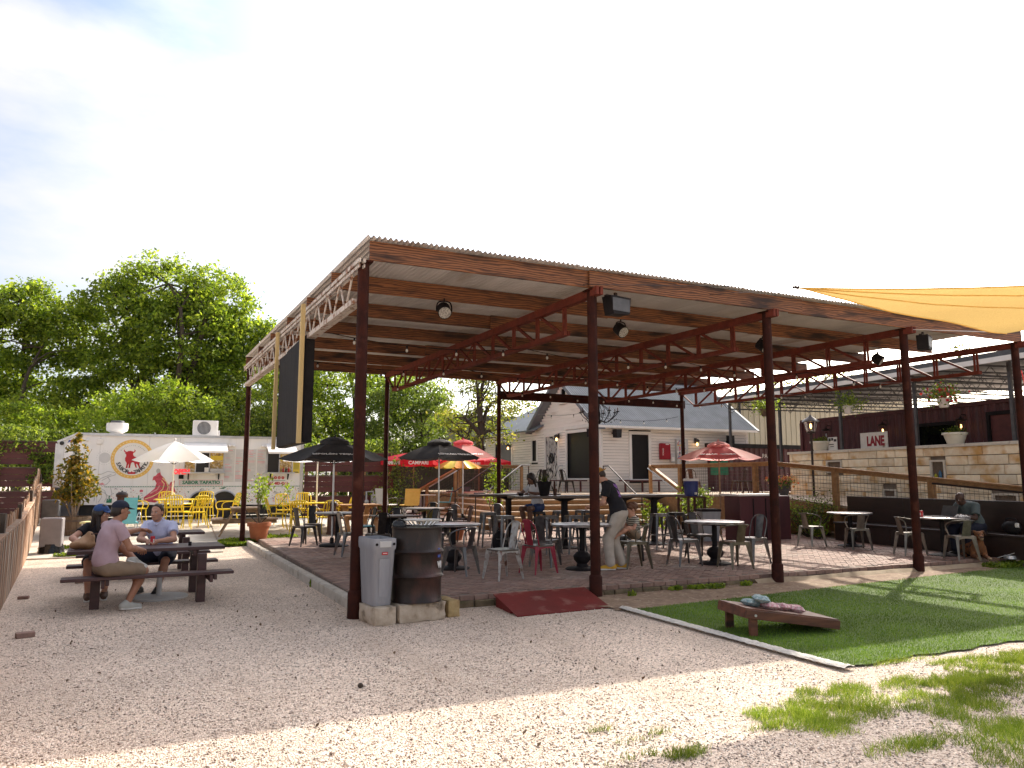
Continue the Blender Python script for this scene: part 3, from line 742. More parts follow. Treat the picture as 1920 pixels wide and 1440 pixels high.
for (ya, za, ta), (yb, zb, tb) in zip(rp[:-1], rp[1:]): mesh_panel(t, (16.12, ya - .07), (16.12, yb + .07), za - .05, ta - .08, zb - .05, tb - .08)
b = MB(); b.tube([(16.02, 11.4, 1.55), (16.0, 8.4, 1.28)], .022, 8); b.build('pipe_rail', M['iron'], t)
rmp = thing('access_ramp', 'sloping timber ramp between the dark bench and the stone wall', 'ramp')
b = MB(); b.bar((17.7, 16.2, DZ - .04), (17.6, 7.6, .42), 3.0, .06); b.build('deck_boards', M['tread'], rmp, smooth=0)
b = MB(); b.bar((16.22, 16.2, DZ - .16), (16.14, 7.6, .3), .05, .2); b.build('side_beam', M['deckw'], rmp, smooth=0)
def pipe(label, pts, feet, m='iron', r=.022):
    t = thing('hand_rail_pipe', label, 'handrail', group='metal handrails on the deck steps')
    b = MB(); b.tube(pts, r, 8); b.build('top_tube', M[m], t)
    for p, q in feet:
        b = MB(); b.tube([p, q], r * .9, 8); b.build('leg', M[m], t)
pipe('dark pipe handrail up the far side steps behind the black umbrella', [(8.65, 23.2, 1.25), (8.95, 23.2, 1.25), (10.3, 23.2, 2.1), (10.65, 23.2, 2.1)], [((8.95, 23.2, PZ + .1), (8.95, 23.2, 1.24)), ((10.65, 23.2, DZ), (10.65, 23.2, 2.09))])
pipe('dark pipe handrail across the step corner nearest the back post', [(8.75, 21.1, 1.22), (9.15, 21.2, 1.22), (10.95, 22.35, 2.1), (11.35, 22.5, 2.1)], [((8.8, 21.1, PZ + .1), (8.8, 21.1, 1.2)), ((11.3, 22.5, DZ), (11.3, 22.5, 2.09))])
pipe('dark pipe handrail on the front steps right of the seated woman', [(14.3, 22.6, 2.1), (14.3, 22.25, 2.1), (14.3, 20.6, 1.14), (14.3, 20.3, 1.14)], [((14.3, 22.6, DZ), (14.3, 22.6, 2.09)), ((14.3, 20.3, PZ), (14.3, 20.3, 1.13))])
pipe('bright steel handrail in front of the peeling door', [(14.95, 26.7, 2.2), (14.95, 26.95, 2.2), (14.95, 28.0, 1.5)], [((14.95, 26.7, DZ), (14.95, 26.7, 2.19)), ((14.95, 28.0, DZ), (14.95, 28.0, 1.5))], 'galv')
# counters under the big windows
for p, q, lb in (((15.3, 25.6), (15.3, 28.3), 'red bar shelf under the big side window of the house'), ((16.4, 24.65), (18.4, 24.65), 'red bar shelf under the tall front window of the house')):
    t = thing('bar_shelf', lb, 'shelf', group='red bar shelves on the deck')
    b = MB(); b.bar((*p, 1.58), (*q, 1.58), .3, .05); b.build('top', M['mboard'], t)
    for f in (.1, .5, .9):
        c = Vector((*p, 0)).lerp(Vector((*q, 0)), f); b = MB(); b.bx((c.x - .03, c.y - .03, DZ), (c.x + .03, c.y + .03, 1.55)); b.build('leg', M['mboard'], t)

# ------------------------------------------------------------------ stone wall with coping, niches
WL = Vector((20.3, 19.8, 0)); WU = Vector((-0.1283, -0.9917, 0)); WN = Vector((0.9917, -0.1283, 0))
WR = math.atan2(WU.y, WU.x)
def wp(s, off, z): return WL + WU * s + WN * off + Vector((0, 0, z))
swall = thing('stone_wall', 'long limestone block wall with pale coping behind the timber ramp', 'wall')
b = MB(); b.box(wp(6.5, .2, 1.24), (12.9, .3, 2.48), rz=WR); b.build('core', M['mortar'], swall, smooth=0)
niches = [(1.89, 2.48, 1.90, 2.20), (5.98, 6.36, 1.68, 2.12), (4.22, 4.62, 1.14, 1.30), (7.80, 8.40, 1.08, 1.24)]
sm = {}
course = .252; z = 0.0; row = 0
while z < 2.45:
    s = -rng.uniform(0, .3); 
    while s < 12.8:
        w = rng.choice([.3, .5, .7, .85, 1.0, 1.15]); e = min(s + w, 12.9); a = max(s, 0.0)
        segs = [(a, e)]
        for n0, n1, za, zb in niches:
            if za - .05 < z + course and zb + .05 > z:
                ns = []
                for p, q in segs:
                    if q <= n0 - .07 or p >= n1 + .07: ns.append((p, q))
                    else:
                        if p < n0 - .07: ns.append((p, n0 - .07))
                        if q > n1 + .07: ns.append((n1 + .07, q))
                segs = ns
        for p, q in segs:
            if q - p < .07: continue
            b = MB(); L_, H_ = q - p - .02, course - .02; r = random.Random(int(s * 977) + row * 31)
            nu = max(2, int(L_ / .12)); nv = 2
            def f(u, v, L_=L_, H_=H_, r=r):
                edge = (u in (0, 1)) or (v in (0, 1))
                return (L_ * (u - .5), -(.0 if edge else .0) - (0 if edge else r.uniform(.008, .035)), H_ * (v - .5))
            b.grid(f, nu, nv)
            b.box((0, .06, 0), (L_, .119, H_))
            b.build('stone', M['stoneface'], swall, loc=wp((p + q) / 2, -.005 - rng.uniform(0, .012), z + course / 2), rz=WR, smooth=25)
        s += w
    z += course; row += 1
s = -.05
while s < 12.9:
    w = rng.uniform(.7, 1.3); w = min(w, 12.98 - s)
    b = MB(); b.box((0, 0, 0), (w - .008, .46, .085), b=.008); b.build('coping_stone', M['coping'], swall, loc=wp(s + w / 2, .16, 2.545), rz=WR); s += w
for n0, n1, za, zb in niches:
    t = thing('niche', None, None); t.parent = swall
    b = MB()
    for (x0, x1, a, c) in ((n0 - .06, n0, za - .05, zb + .05), (n1, n1 + .06, za - .05, zb + .05), (n0, n1, zb, zb + .05), (n0, n1, za - .05, za)):
        b.box(wp((x0 + x1) / 2, .06, (a + c) / 2), (x1 - x0, .18, c - a), rz=WR)
    b.build('frame', M['coping'], t, smooth=0)
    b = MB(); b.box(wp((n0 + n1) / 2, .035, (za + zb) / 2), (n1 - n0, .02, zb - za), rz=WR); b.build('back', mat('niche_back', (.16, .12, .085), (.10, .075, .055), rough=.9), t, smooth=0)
for s_, cc, lb in ((6.28, (0.04, 0.12, 0.22), 'dark blue glass bottle standing in the big wall niche'), (6.14, (0.42, 0.40, 0.04), 'short yellow green bottle standing in the big wall niche')):
    b = MB(); h = .2 if s_ > 6.2 else .11
    b.lathe([(.035, 0), (.04, .01), (.04, h * .7), (.018, h * .85), (.016, h)], 10)
    tag(b.build('bottle', mat('bottle_glass', cc, cc, rough=.15), loc=wp(s_, -.06, 1.683)), lb, 'bottle')
t = thing('street_sign', 'worn white metal sign with big red letters LANE standing on the stone wall', 'sign', wp(3.62, .3, 2.59), WR)
b = MB(); b.bx((-.55, -.012, 0), (.55, .012, .5), b=.004); b.build('plate', mat('worn_white_sign', (.66, .63, .58), (.58, .55, .50), rough=.5, scale=5, c3=(.30, .24, .16), s3=4, l3=.6, h3=.7), t)
M['dkred'] = mat('dark_sign_red', (.26, .018, .03), (.22, .015, .025), rough=.5)
text('LANE', .40, M['dkred'], t, (.07, -.014, .215), (R(90), 0, 0), bold=.022, sx=.72)
def pot_white(s, lb, rr, hh, plant):
    t = thing('planter_pot', lb, 'planter', wp(s, .14, 2.588), WR, 'white planters on the stone wall')
    b = MB(); b.lathe([(rr * .62, 0), (rr * .66, .02), (rr * .9, hh * .8), (rr * 1.02, hh * .82), (rr * 1.02, hh), (rr * .92, hh), (rr * .88, hh * .85)], 18, cap=False); b.build('pot', mat('cream_plastic', (.74, .71, .60), (.68, .65, .54), rough=.45), t)
    b = MB(); b.lathe([(0.001, hh * .86), (rr * .9, hh * .86)], 18, cap=False); b.build('soil', M['dirt'], t)
    return t
PLANTS = [(pot_white(1.42, 'cream bowl planter with yellow green succulents at the left end of the wall', .33, .32, 0), 1.42, .30, 'y'), (pot_white(6.66, 'cream bowl planter with dark foliage on the wall above the big niche', .31, .31, 1), 6.66, .30, 'd')]
t = thing('notice_board', 'white sandwich sign with black and white photos leaning behind the left planter', 'sign', wp(1.88, .25, 2.588), WR)
b = MB(); b.box((0, 0, .22), (.42, .02, .44)); b.build('plate', M['trim'], t)
for (x, z, w_, h_) in ((-.12, .36, .1, .1), (.0, .37, .09, .09), (.13, .33, .12, .08), (-.05, .2, .22, .03), (-.02, .13, .16, .02)):
    b = MB(); b.box((x, -.012, z), (w_, .004, h_)); b.build('print', M['ink'], t, smooth=0)

# ------------------------------------------------------------------ maroon container building behind the wall
cont = thing('container_building', 'long maroon shipping container building behind the stone wall', 'building')
b = MB()
def ribwall(b, s0, s1, off, z0, z1, pitch=.28, d=.035):
    s = s0; prof = []
    while s < s1:
        prof += [(s, 0), (s + pitch * .35, 0), (s + pitch * .5, d), (s + pitch * .85, d)]; s += pitch
    vs = []; 
    for s, o in prof: vs += [wp(s, off + o, z0), wp(s, off + o, z1)]
    b.add(vs, [(2 * i, 2 * i + 2, 2 * i + 3, 2 * i + 1) for i in range(len(prof) - 1)])
ribwall(b, -1.35, 13.5, 1.7, 0.5, 3.75); b.build('wall', M['maroon'], cont, smooth=0)
b = MB(); b.box(wp(6.0, 1.72, 3.80), (14.8, .14, .12), rz=WR); b.box(wp(-1.36, 1.72, 2.2), (.14, .14, 3.1), rz=WR); b.build('frame', M['maroon'], cont)
b = MB(); b.box(wp(6.0, 2.9, 2.1), (14.7, 2.3, 3.3), rz=WR); b.build('core', M['dark'], cont, smooth=0)
for s0, s1, z0, z1 in ((4.05, 5.35, 1.6, 3.25), (6.5, 8.0, 1.6, 3.42)):
    t = thing('door', None, None); t.parent = cont
    b = MB()
    for (x0, x1, a, c) in ((s0 - .08, s0, z0, z1 + .1), (s1, s1 + .08, z0, z1 + .1), (s0, s1, z1, z1 + .1)): b.box(wp((x0 + x1) / 2, 1.66, (a + c) / 2), (x1 - x0, .12, c - a), rz=WR)
    b.build('frame', M['black'], t, smooth=0)
    b = MB(); b.box(wp((s0 + s1) / 2, 1.685, (z0 + z1) / 2), (s1 - s0, .03, z1 - z0), rz=WR); b.build('pane', M['pane'] if s0 < 5 else M['mboard'], t, smooth=0)
def lantern(lb, base, z, arm, lit=True, sc=1.0, group='carriage lanterns by the container'):
    t = thing('wall_lantern', lb, 'lantern', (base.x, base.y, z), WR, group); t.scale = (sc,) * 3
    b = MB(); b.lathe([(.01, .30), (.03, .26), (.13, .2), (.15, .17), (.12, .165)], 10); b.lathe([(.08, -.14), (.085, -.12), (.03, -.17), (.008, -.2)], 10, cap=False)
    for k in range(6):
        a = k * math.pi / 3; b.tube([(.115 * math.cos(a), .115 * math.sin(a), .17), (.08 * math.cos(a), .08 * math.sin(a), -.13)], .007, 4)
    if arm: b.tube([(0, 0, .29), (0, .06, .36), (0, .2, .34), (0, .24, .2)], .014, 6)
    else: b.tube([(0, 0, -.18), (0, 0, -.5)], .03, 8); 
    b.build('cage', M['iron'], t)
    b = MB(); b.ball((0, 0, .0), (.03, .03, .07)); b.build('bulb', M['warmlamp'] if lit else M['greyink'], t)
    if not arm:
        b = MB(); b.lathe([(.108, .16), (.076, -.12)], 12, cap=False); b.build('glass', M['glassclear'], t)
    return t
lantern('wall lantern with a glowing amber bulb left of the dark container window', wp(2.85, 1.42, 0), 3.2, True)
lantern('wall lantern with a glowing amber bulb between the two container doors', wp(5.75, 1.42, 0), 3.15, True)
lantern('unlit dark wall lantern between the white sign and the left planter', wp(.25, 1.42, 0), 3.2, True, False)
lamp = thing('lamp_post', 'black lamp post with a clear glass lantern left of the stone wall', 'street lamp', (17.4, 16.1, 0))
b = MB(); b.tube([(0, 0, DZ), (0, 0, 3.05)], .035, 10); b.build('pole', M['iron'], lamp)
b = MB(); b.lathe([(.01, .55), (.05, .48), (.22, .37), (.26, .32), (.21, .315)], 12, (0, 0, 3.0)); b.lathe([(.07, 0), (.13, .02), (.13, .05)], 12, (0, 0, 2.98)); b.build('cap', M['iron'], lamp)
b = MB(); b.lathe([(.195, .32), (.13, .04)], 12, (0, 0, 3.0), cap=False); b.build('glass', M['glassclear'], lamp)
b = MB(); b.ball((0, 0, 3.19), (.04, .04, .08)); b.build('bulb', M['warmlamp'], lamp)
# left container with its top beam
c2 = thing('maroon_container', 'maroon shipping container side behind the pink umbrella', 'container')
b = MB(); x = 20.9; vs = []
while x < 26.5:
    for dx, dy in ((0, 0), (.1, 0), (.14, .035), (.24, .035)): vs += [(x + dx, 24.5 + dy, .4), (x + dx, 24.5 + dy, 2.98)]
    x += .28
b.add(vs, [(2 * i, 2 * i + 2, 2 * i + 3, 2 * i + 1) for i in range(len(vs) // 2 - 1)]); b.bx((20.95, 24.6, .4), (26.4, 26.5, 2.97)); b.build('wall', M['maroon'], c2, smooth=0)
b = MB(); b.bx((20.6, 24.35, 2.95), (26.5, 24.7, 3.12)); b.build('top_beam', M['black'], c2, smooth=0)
text('PASEO', .26, M['trim'], c2, (23.9, 24.48, 2.62), (R(90), 0, 0))
# tan metal building
tb = thing('metal_building', 'tall tan ribbed metal building behind the container', 'building')
x = 23.6; k = 0
while x < 40:
    zt = 5.2 + (x - 23.6) * .15; b = MB(); b.bx((x + .006, 30, 0), (x + .36, 30.06, zt)); b.bx((x + .325, 29.97, 0), (x + .365, 30.0, zt)); b.build('wall_panel', M['tan'], tb, smooth=0); x += .37
b = MB(); b.bar((22.9, 29.8, 5.22), (40, 29.8, 7.78), .7, .12); b.bx((23.5, 30.07, 0), (40, 40, 5.1)); b.build('roof', M['greyside'], tb, smooth=0)
b = MB(); b.tube([(27.35, 29.93, 3), (27.35, 29.93, 5.75)], .06, 6); b.build('downspout', M['canopy'], tb)
gb = thing('grey_shed', 'pale grey ribbed metal shed among the trees behind the umbrellas', 'shed')
x = 13.6
while x < 22:
    b = MB(); b.bx((x + .01, 42, 0), (x + .43, 42.1, 5.3)); b.bx((x + .38, 41.96, 0), (x + .44, 42.0, 5.3)); b.build('wall_panel', M['greyside'], gb, smooth=0); x += .44
b = MB(); b.bx((13.3, 41.8, 5.3), (22.2, 46, 5.5)); b.build('roof', M['canopy'], gb, smooth=0)
# open canopy roof over the container terrace
cn_ = thing('terrace_canopy', 'dark steel canopy roof with white fascia over the container terrace', 'canopy')
EA, EB = Vector((19.75, 23.0, 4.62)), Vector((18.45, 6.0, 4.62)); du = (EB - EA); dn = Vector((.9971, -.0763, 0))
b = MB(); b.bar(EA, EB, .05, .13); b.build('fascia', M['trim'], cn_, smooth=0)
b = MB(); b.add([EA + Vector((0, 0, .07)), EB + Vector((0, 0, .07)), EB + dn * 9 + Vector((0, 0, .35)), EA + dn * 9 + Vector((0, 0, .35)), EA + Vector((0, 0, .2)), EB + Vector((0, 0, .2)), EB + dn * 9 + Vector((0, 0, .5)), EA + dn * 9 + Vector((0, 0, .5))],
  [(0, 3, 2, 1), (4, 5, 6, 7), (0, 1, 5, 4), (2, 3, 7, 6), (1, 2, 6, 5), (3, 0, 4, 7)]); b.build('roof_deck', M['canopy'], cn_, smooth=0)
for k in range(15):
    p = EA.lerp(EB, (k + .4) / 15) + Vector((0, 0, -.02)); b = MB(); q = p + dn * 8.5 + Vector((0, 0, .25)); dz = Vector((0, 0, .42))
    b.bar(p, q, .05, .05); b.bar(p + dn * .3 - dz * .6, q - dz, .04, .05)
    for m_ in range(9):
        a = p.lerp(q, m_ / 9); c = p.lerp(q, (m_ + .5) / 9) - dz; e = p.lerp(q, (m_ + 1) / 9); b.tube([a, c, e], .014, 4)
    b.build('joist', M['canopy'], cn_, smooth=0)
for k in range(7):
    p = EA.lerp(EB, k / 6.0) + dn * .7; b = MB(); b.bx((p.x - .04, p.y - .04, 2.0), (p.x + .04, p.y + .04, 4.62)); b.build('post', M['canopy'], cn_, smooth=0)

# ------------------------------------------------------------------ food truck trailer
TY = 26.0
ft = thing('food_trailer', 'long white food trailer with bull logo, murals, menus and two service windows', 'food truck')
b = MB(); zb, zt = .88, 3.03
b.prism([(-2.25, zb), (4.5, .80), (4.5, zt), (-2.17, zt), (-2.66, 2.74), (-2.56, 1.43)], (0, TY, 0), (1, 0, 0), (0, 0, 1), (0, 2.3, 0)); b.build('body', M['truck'], ft, smooth=20)
b = MB(); b.bar((-2.2, TY - .02, zt - .03), (4.52, TY - .02, zt - .03), .05, .08); b.bar((-2.68, TY - .02, 2.74), (-2.18, TY - .02, zt - .03), .05, .07); b.bx((4.42, TY - .03, .82), (4.52, TY + .0, zt - .08)); b.build('edge_trim', M['silver'], ft)
b = MB(); b.bx((-2.72, TY - .03, 1.4), (-2.5, TY + .1, 2.7)); b.build('corner_post', M['silver'], ft)
b = MB(); b.bx((-2.66, TY - .06, .55), (-2.0, TY + 1.5, 1.4)); b.build('nose_guard', M['canopy'], ft)
b = MB(); b.bx((-2.2, TY + .1, .50), (4.4, TY + 2.2, .86)); b.build('chassis', M['rubber'], ft)
for cx in (1.40, 2.06):
    w_ = MB(); w_.cur = 0
    w_.tube([(cx, TY - .015, .74), (cx, TY + .22, .74)], .34, 24); tw = w_.build('wheel', M['rubber'], ft)
    q = MB(); q.tube([(cx, TY - .025, .74), (cx, TY + .0, .74)], .19, 18); q.build('rim', M['iron'], tw)
    arch = [(cx + .42 * math.cos(a), .85 + .42 * math.sin(a)) for a in np.linspace(0, math.pi, 15)]
    q = MB(); q.prism(arch, (0, TY - .004, 0), (1, 0, 0), (0, 0, 1), (0, -.003, 0)); q.build('wheel_arch', M['dark'], ft, smooth=0)
    q = MB(); q.tube([(x_, TY - .02, z_) for x_, z_ in arch], .03, 6); q.build('arch_trim', M['silver'], ft)
for sx_ in (-1.55, -.2, .68, 2.68, 3.32):
    q = MB(); q.bx((sx_ - .004, TY - .0022, .92), (sx_ + .004, TY - .0005, 2.98)); q.build('panel_seam', M['greyink'], ft, smooth=0)
def flat(name, poly, m, off, parent=ft):
    q = MB(); q.prism(poly, (0, TY - off, 0), (1, 0, 0), (0, 0, 1), (0, .0015, 0)); return q.build(name, m, parent, smooth=0)
def ring(r0, r1, cx, cz, n=40):
    q = MB(); vs = []
    for k in range(n):
        a = 2 * math.pi * k / n
        for r in (r0, r1): vs.append((cx + r * math.cos(a), 0, cz + r * math.sin(a)))
    q.add(vs, [(2 * k, 2 * k + 1, (2 * k + 3) % (2 * n), (2 * k + 2) % (2 * n)) for k in range(n)]); return q
LX, LZ = -.65, 2.26
q = ring(.50, .60, LX, LZ); q.v = [(v[0], TY - .004, v[2]) for v in q.v]; q.build('logo_ring', M['gold'], ft, smooth=0)
q = MB(); q.prism([(LX + .5 * math.cos(a), LZ + .5 * math.sin(a)) for a in np.linspace(0, 6.283, 41)[:-1]], (0, TY - .004, 0), (1, 0, 0), (0, 0, 1), (0, .001, 0)); q.build('logo_disc', M['trim'], ft, smooth=0)
q = MB()
for k in range(36):
    a = 2 * math.pi * k / 36; q.box((LX + .55 * math.cos(a), TY - .006, LZ + .55 * math.sin(a)), (.03, .002, .03))
q.build('logo_beads', M['goldl'], ft, smooth=0)['kind'] = 'stuff'
bull = [((x - 1105) / 442, (600 - y) / 442) for x, y in [(1000, 468), (1008, 492), (1030, 503), (1048, 492), (1075, 488), (1098, 494), (1115, 498), (1124, 486), (1120, 464), (1138, 484), (1132, 505), (1112, 516), (1108, 540), (1122, 562), (1165, 580), (1190, 606), (1197, 645), (1193, 675), (1210, 722), (1192, 722), (1176, 684), (1158, 664), (1152, 672), (1160, 700), (1168, 716), (1148, 716), (1136, 684), (1126, 650), (1104, 642), (1090, 660), (1084, 700), (1082, 722), (1060, 722), (1064, 690), (1060, 662), (1052, 690), (1050, 722), (1028, 722), (1034, 690), (1036, 655), (1016, 622), (1014, 588), (1026, 560), (1022, 534), (1006, 522), (1014, 514), (996, 500), (992, 482)]]
flat('bull_emblem', [(LX + x, LZ + z) for x, z in bull], M['red'], .007)
for txt, a0, a1 in (('SABOR', 200, 252), ('TAPATIO', 284, 343)):
    for k, chh in enumerate(txt):
        a = R(a0 + (a1 - a0) * k / (len(txt) - 1)); text(chh, .155, M['ink'], ft, (LX + .41 * math.cos(a), TY - .008, LZ + .41 * math.sin(a)), (R(90), -(a + R(90)) if True else 0, 0), bold=.004)
for k, chh in enumerate('Auténtica Sazón'):
    a = R(140 - 100 * k / 14); text(chh, .05, M['ink'], ft, (LX + .42 * math.cos(a), TY - .008, LZ + .42 * math.sin(a)), (R(90), R(90) - a, 0))
flat('cathedral_print', [(LX - .1, LZ - .46), (LX - .1, LZ - .34), (LX - .075, LZ - .40), (LX - .02, LZ - .40), (LX, LZ - .36), (LX + .02, LZ - .40), (LX + .075, LZ - .40), (LX + .1, LZ - .36), (LX + .1, LZ - .46)], M['red'], .007)
for cx in (-1.41, .15):
    flat('sun_print', [(cx + .16 * math.cos(a), 2.29 + .16 * math.sin(a)) for a in np.linspace(0, 6.283, 25)[:-1]], M['paleink'], .004)
    q = MB()
    for k in range(20):
        a = 2 * math.pi * k / 20; q.box((cx + .21 * math.cos(a), TY - .004, 2.29 + .21 * math.sin(a)), (.02, .002, .02))
    q.build('sun_dots', M['paleink'], ft, smooth=0)['kind'] = 'stuff'
# printed dancers: a swirling rose dress and a grey outline figure
flat('dress_print', [(-.26, .96), (-.28, 1.08), (-.12, 1.22), (.02, 1.36), (.06, 1.52), (.0, 1.62), (-.06, 1.6), (-.04, 1.72), (.04, 1.76), (.08, 1.84), (.15, 1.88), (.17, 1.78), (.27, 1.68), (.35, 1.55), (.42, 1.45), (.46, 1.55), (.58, 1.6), (.56, 1.42), (.62, 1.25), (.45, 1.12), (.2, 1.02), (.05, .92)], M['rosered'], .004)
for pts in ([(.0, 1.0), (.2, 1.08), (.34, 1.2), (.4, 1.4), (.34, 1.56), (.22, 1.68)], [(-.24, 1.03), (-.05, 1.1), (.12, 1.2), (.25, 1.34), (.28, 1.5), (.2, 1.6)], [(.1, .98), (.35, 1.1), (.55, 1.25)]):
    q = MB(); q.tube([(x, TY - .006, z) for x, z in pts], .014, 4); q.build('dress_frill', M['goldl'], ft)
q = MB(); q.tube([(.1, TY - .006, 1.0), (.3, TY - .006, 1.13), (.43, TY - .006, 1.3), (.44, TY - .006, 1.45)], .02, 4); q.tube([(-.1, TY - .006, 1.2), (.1, TY - .006, 1.33), (.16, TY - .006, 1.45)], .02, 4); q.build('dress_fold', M['pinkish'], ft)
flat('head_print', [(.09 + .06 * math.cos(a), 1.9 + .075 * math.sin(a)) for a in np.linspace(0, 6.28, 15)[:-1]], M['greyink'], .005)
q = MB()
for pts in ([(-1.5, 1.78), (-1.3, 1.88), (-1.1, 1.84), (-1.08, 1.78), (-1.25, 1.72), (-1.45, 1.6)], [(-1.3, 1.72), (-1.22, 1.6), (-1.3, 1.5), (-1.42, 1.42), (-1.5, 1.5)], [(-1.5, 1.38), (-1.35, 1.3), (-1.28, 1.1), (-1.35, .95)], [(-1.6, 1.4), (-1.58, 1.2), (-1.62, .98)], [(-1.45, 1.3), (-1.42, 1.1), (-1.5, .95)], [(-1.2, 1.4), (-1.15, 1.2), (-1.25, 1.0)], [(-1.55, 1.66), (-1.62, 1.55), (-1.5, 1.48)], [(-1.38, 1.25), (-1.22, 1.12)], [(-1.6, 1.6), (-1.4, 1.7), (-1.2, 1.79)]):
    q.tube([(x, TY - .004, z) for x, z in pts], .009, 4)
q.build('outline_figure', M['greyink'], ft)
flat('scarf_print', [(-1.55, 1.5), (-1.42, 1.54), (-1.36, 1.48), (-1.5, 1.46)], M['pinkish'], .004)
for x0 in (-1.22, -.42): flat('cactus_print', [(x0 - .07, .93), (x0 - .06, 1.06), (x0 - .02, 1.04), (x0 - .01, 1.15), (x0 + .02, 1.15), (x0 + .03, 1.04), (x0 + .08, 1.07), (x0 + .08, .93)], M['green'], .004)
flat('hill_print', [(-.78, .93), (-.72, 1.03), (-.6, 1.07), (-.5, 1.0), (-.46, .93)], M['green'], .004)
q = MB(); x = -1.35
while x < 4.42:
    q.box((x, TY - .004, 1.415), (.028, .002, .022)); x += .048
q.build('dotted_line', M['green'], ft, smooth=0)['kind'] = 'stuff'
q = MB(); q.bx((-1.35, TY - .003, 1.396), (4.42, TY - .0015, 1.401)); q.build('rule_line', M['green'], ft, smooth=0)
dots = [MB() for _ in range(6)]
for k in range(620):
    x = rng.uniform(-1.15, 4.4); z = rng.uniform(.92, 1.37)
    if -.3 < x < .62 or 1.0 < x < 2.5 and z < 1.3: continue
    s = rng.uniform(.010, .024); q = dots[rng.randrange(6)]
    if rng.random() < .12: q.box((x, TY - .004 - k * 1e-6, z), (s * 3.2, .002, s * 1.1), M=Matrix.Rotation(rng.uniform(0, 3), 3, 'Y'))
    else: q.box((x, TY - .004 - k * 1e-6, z), (s, .002, s * rng.uniform(.7, 1.3)))
for q, m_ in zip(dots, ('red', 'green', 'blueink', 'gold', 'ink', 'pinkish')):
    o = q.build('confetti_print', M[m_], ft, smooth=0); o['kind'] = 'stuff'
flat('radish_print', [(-.35 + .05 * math.cos(a), 1.28 + .04 * math.sin(a)) for a in np.linspace(0, 6.28, 12)[:-1]], M['rosered'], .005)
flat('chili_print', [(3.0, 1.0), (3.1, 1.06), (3.25, 1.14), (3.24, 1.06), (3.12, 1.0)], M['red'], .005); flat('chili_print', [(1.9, 1.34), (2.0, 1.38), (2.12, 1.39), (2.03, 1.33)], M['green'], .005)
flat('moustache_print', [(3.55, 1.2), (3.65, 1.25), (3.75, 1.2), (3.86, 1.19), (3.75, 1.16), (3.65, 1.17)], M['greyink'], .005)
text('SABOR TAPATIO', .145, M['green'], ft, (1.355, TY - .007, 1.535), (R(90), 0, 0), bold=.006, sx=1.02)
q = MB(); q.bx((.71, TY - .004, 1.445), (2.0, TY - .002, 1.62)); q.build('name_plate', M['pinkish'], ft, smooth=0)
q = MB(); q.bx((.725, TY - .0055, 1.455), (1.985, TY - .0042, 1.61)); q.build('name_plate', M['paleink'], ft, smooth=0)
text('512-483-4241', .125, M['red'], ft, (3.72, TY - .006, 1.5), (R(90), 0, 0), bold=.006, sx=.92)
q = MB(); q.bx((3.5, TY - .004, 1.59), (3.95, TY - .002, 1.603)); q.build('rule_line', M['green'], ft, smooth=0)
for x_, s_ in ((3.63, 't'), (3.75, 'o'), (3.87, 'f')):
    flat('social_badge', [(x_ + .05 * math.cos(a), 1.69 + .05 * math.sin(a)) for a in np.linspace(0, 6.28, 17)[:-1]], M['red'], .004); text(s_, .09, M['trim'], ft, (x_, TY - .007, 1.69), (R(90), 0, 0))
flat('pepper_badge', [(3.46, 1.65), (3.55, 1.65), (3.55, 1.78), (3.46, 1.78)], M['pinkish'], .004)
text('CARGO', .085, M['red'], ft, (-2.2, TY - .006, 2.77), (R(90), 0, 0), bold=.004); flat('brand_swoosh', [(-2.42, 2.72), (-2.38, 2.82), (-2.3, 2.8), (-2.36, 2.76)], M['blueink'], .004)
# service windows, posters, menus
for (x0, x1, z0, z1, px0, px1, lb) in ((.84, 1.98, 1.87, 2.62, 1.17, 1.55, 0), (3.34, 4.14, 1.87, 2.62, 3.36, 3.72, 1)):
    t = thing('service_window', None, None); t.parent = ft
    b = MB()
    for (a, c, e, f) in ((x0 - .04, x0, z0, z1), (x1, x1 + .04, z0, z1), (x0 - .04, x1 + .04, z1, z1 + .04), (px0 - .03, px0, z0, z1), (px1, px1 + .03, z0, z1)): b.bx((a, TY - .03, e), (c, TY - .001, f))
    b.build('frame', M['silver'], t, smooth=0)
    b = MB(); b.bx((px0, TY - .012, z0), (px1, TY - .006, z1)); b.build('hatch', M['dark'], t, smooth=0)
    for a, c in ((x0, px0 - .03), (px1 + .03, x1)):
        if c - a > .08: b = MB(); b.bx((a, TY - .012, z0), (c, TY - .006, z1)); b.build('food_poster', M['food'], t, smooth=0)
    b = MB(); b.bx((px1 + .05, TY - .014, z0 + .38), (x1 - .02, TY - .0125, z0 + .52)); b.build('poster_band', M['yellowp'], t, smooth=0)
    b = MB(); b.bx((x0 - .06, TY - .3, z0 - .045), (x1 + .06, TY - .001, z0 - .005), b=.004); b.build('counter', M['silver'], t)
    for xx in (x0 + .12, x1 - .12):
        b = MB(); b.bar((xx, TY - .02, z0 - .24), (xx, TY - .02, z0 - .05), .03, .03, up=(0, 1, 0)); b.bar((xx, TY - .03, z0 - .23), (xx, TY - .24, z0 - .06), .025, .02); b.build('bracket', M['black'], t)
    b = MB(); b.add([(x0 - .05, TY - .02, 2.80), (x1 + .08, TY - .02, 2.80), (x1 + .08, TY - .72, 2.52), (x0 - .05, TY - .72, 2.52), (x0 - .05, TY - .02, 2.77), (x1 + .08, TY - .02, 2.77), (x1 + .08, TY - .72, 2.46), (x0 - .05, TY - .72, 2.46)], [(0, 1, 2, 3), (4, 7, 6, 5), (0, 4, 5, 1), (2, 6, 7, 3), (1, 5, 6, 2), (0, 3, 7, 4)]); b.build('awning', M['trim'], t, smooth=0)
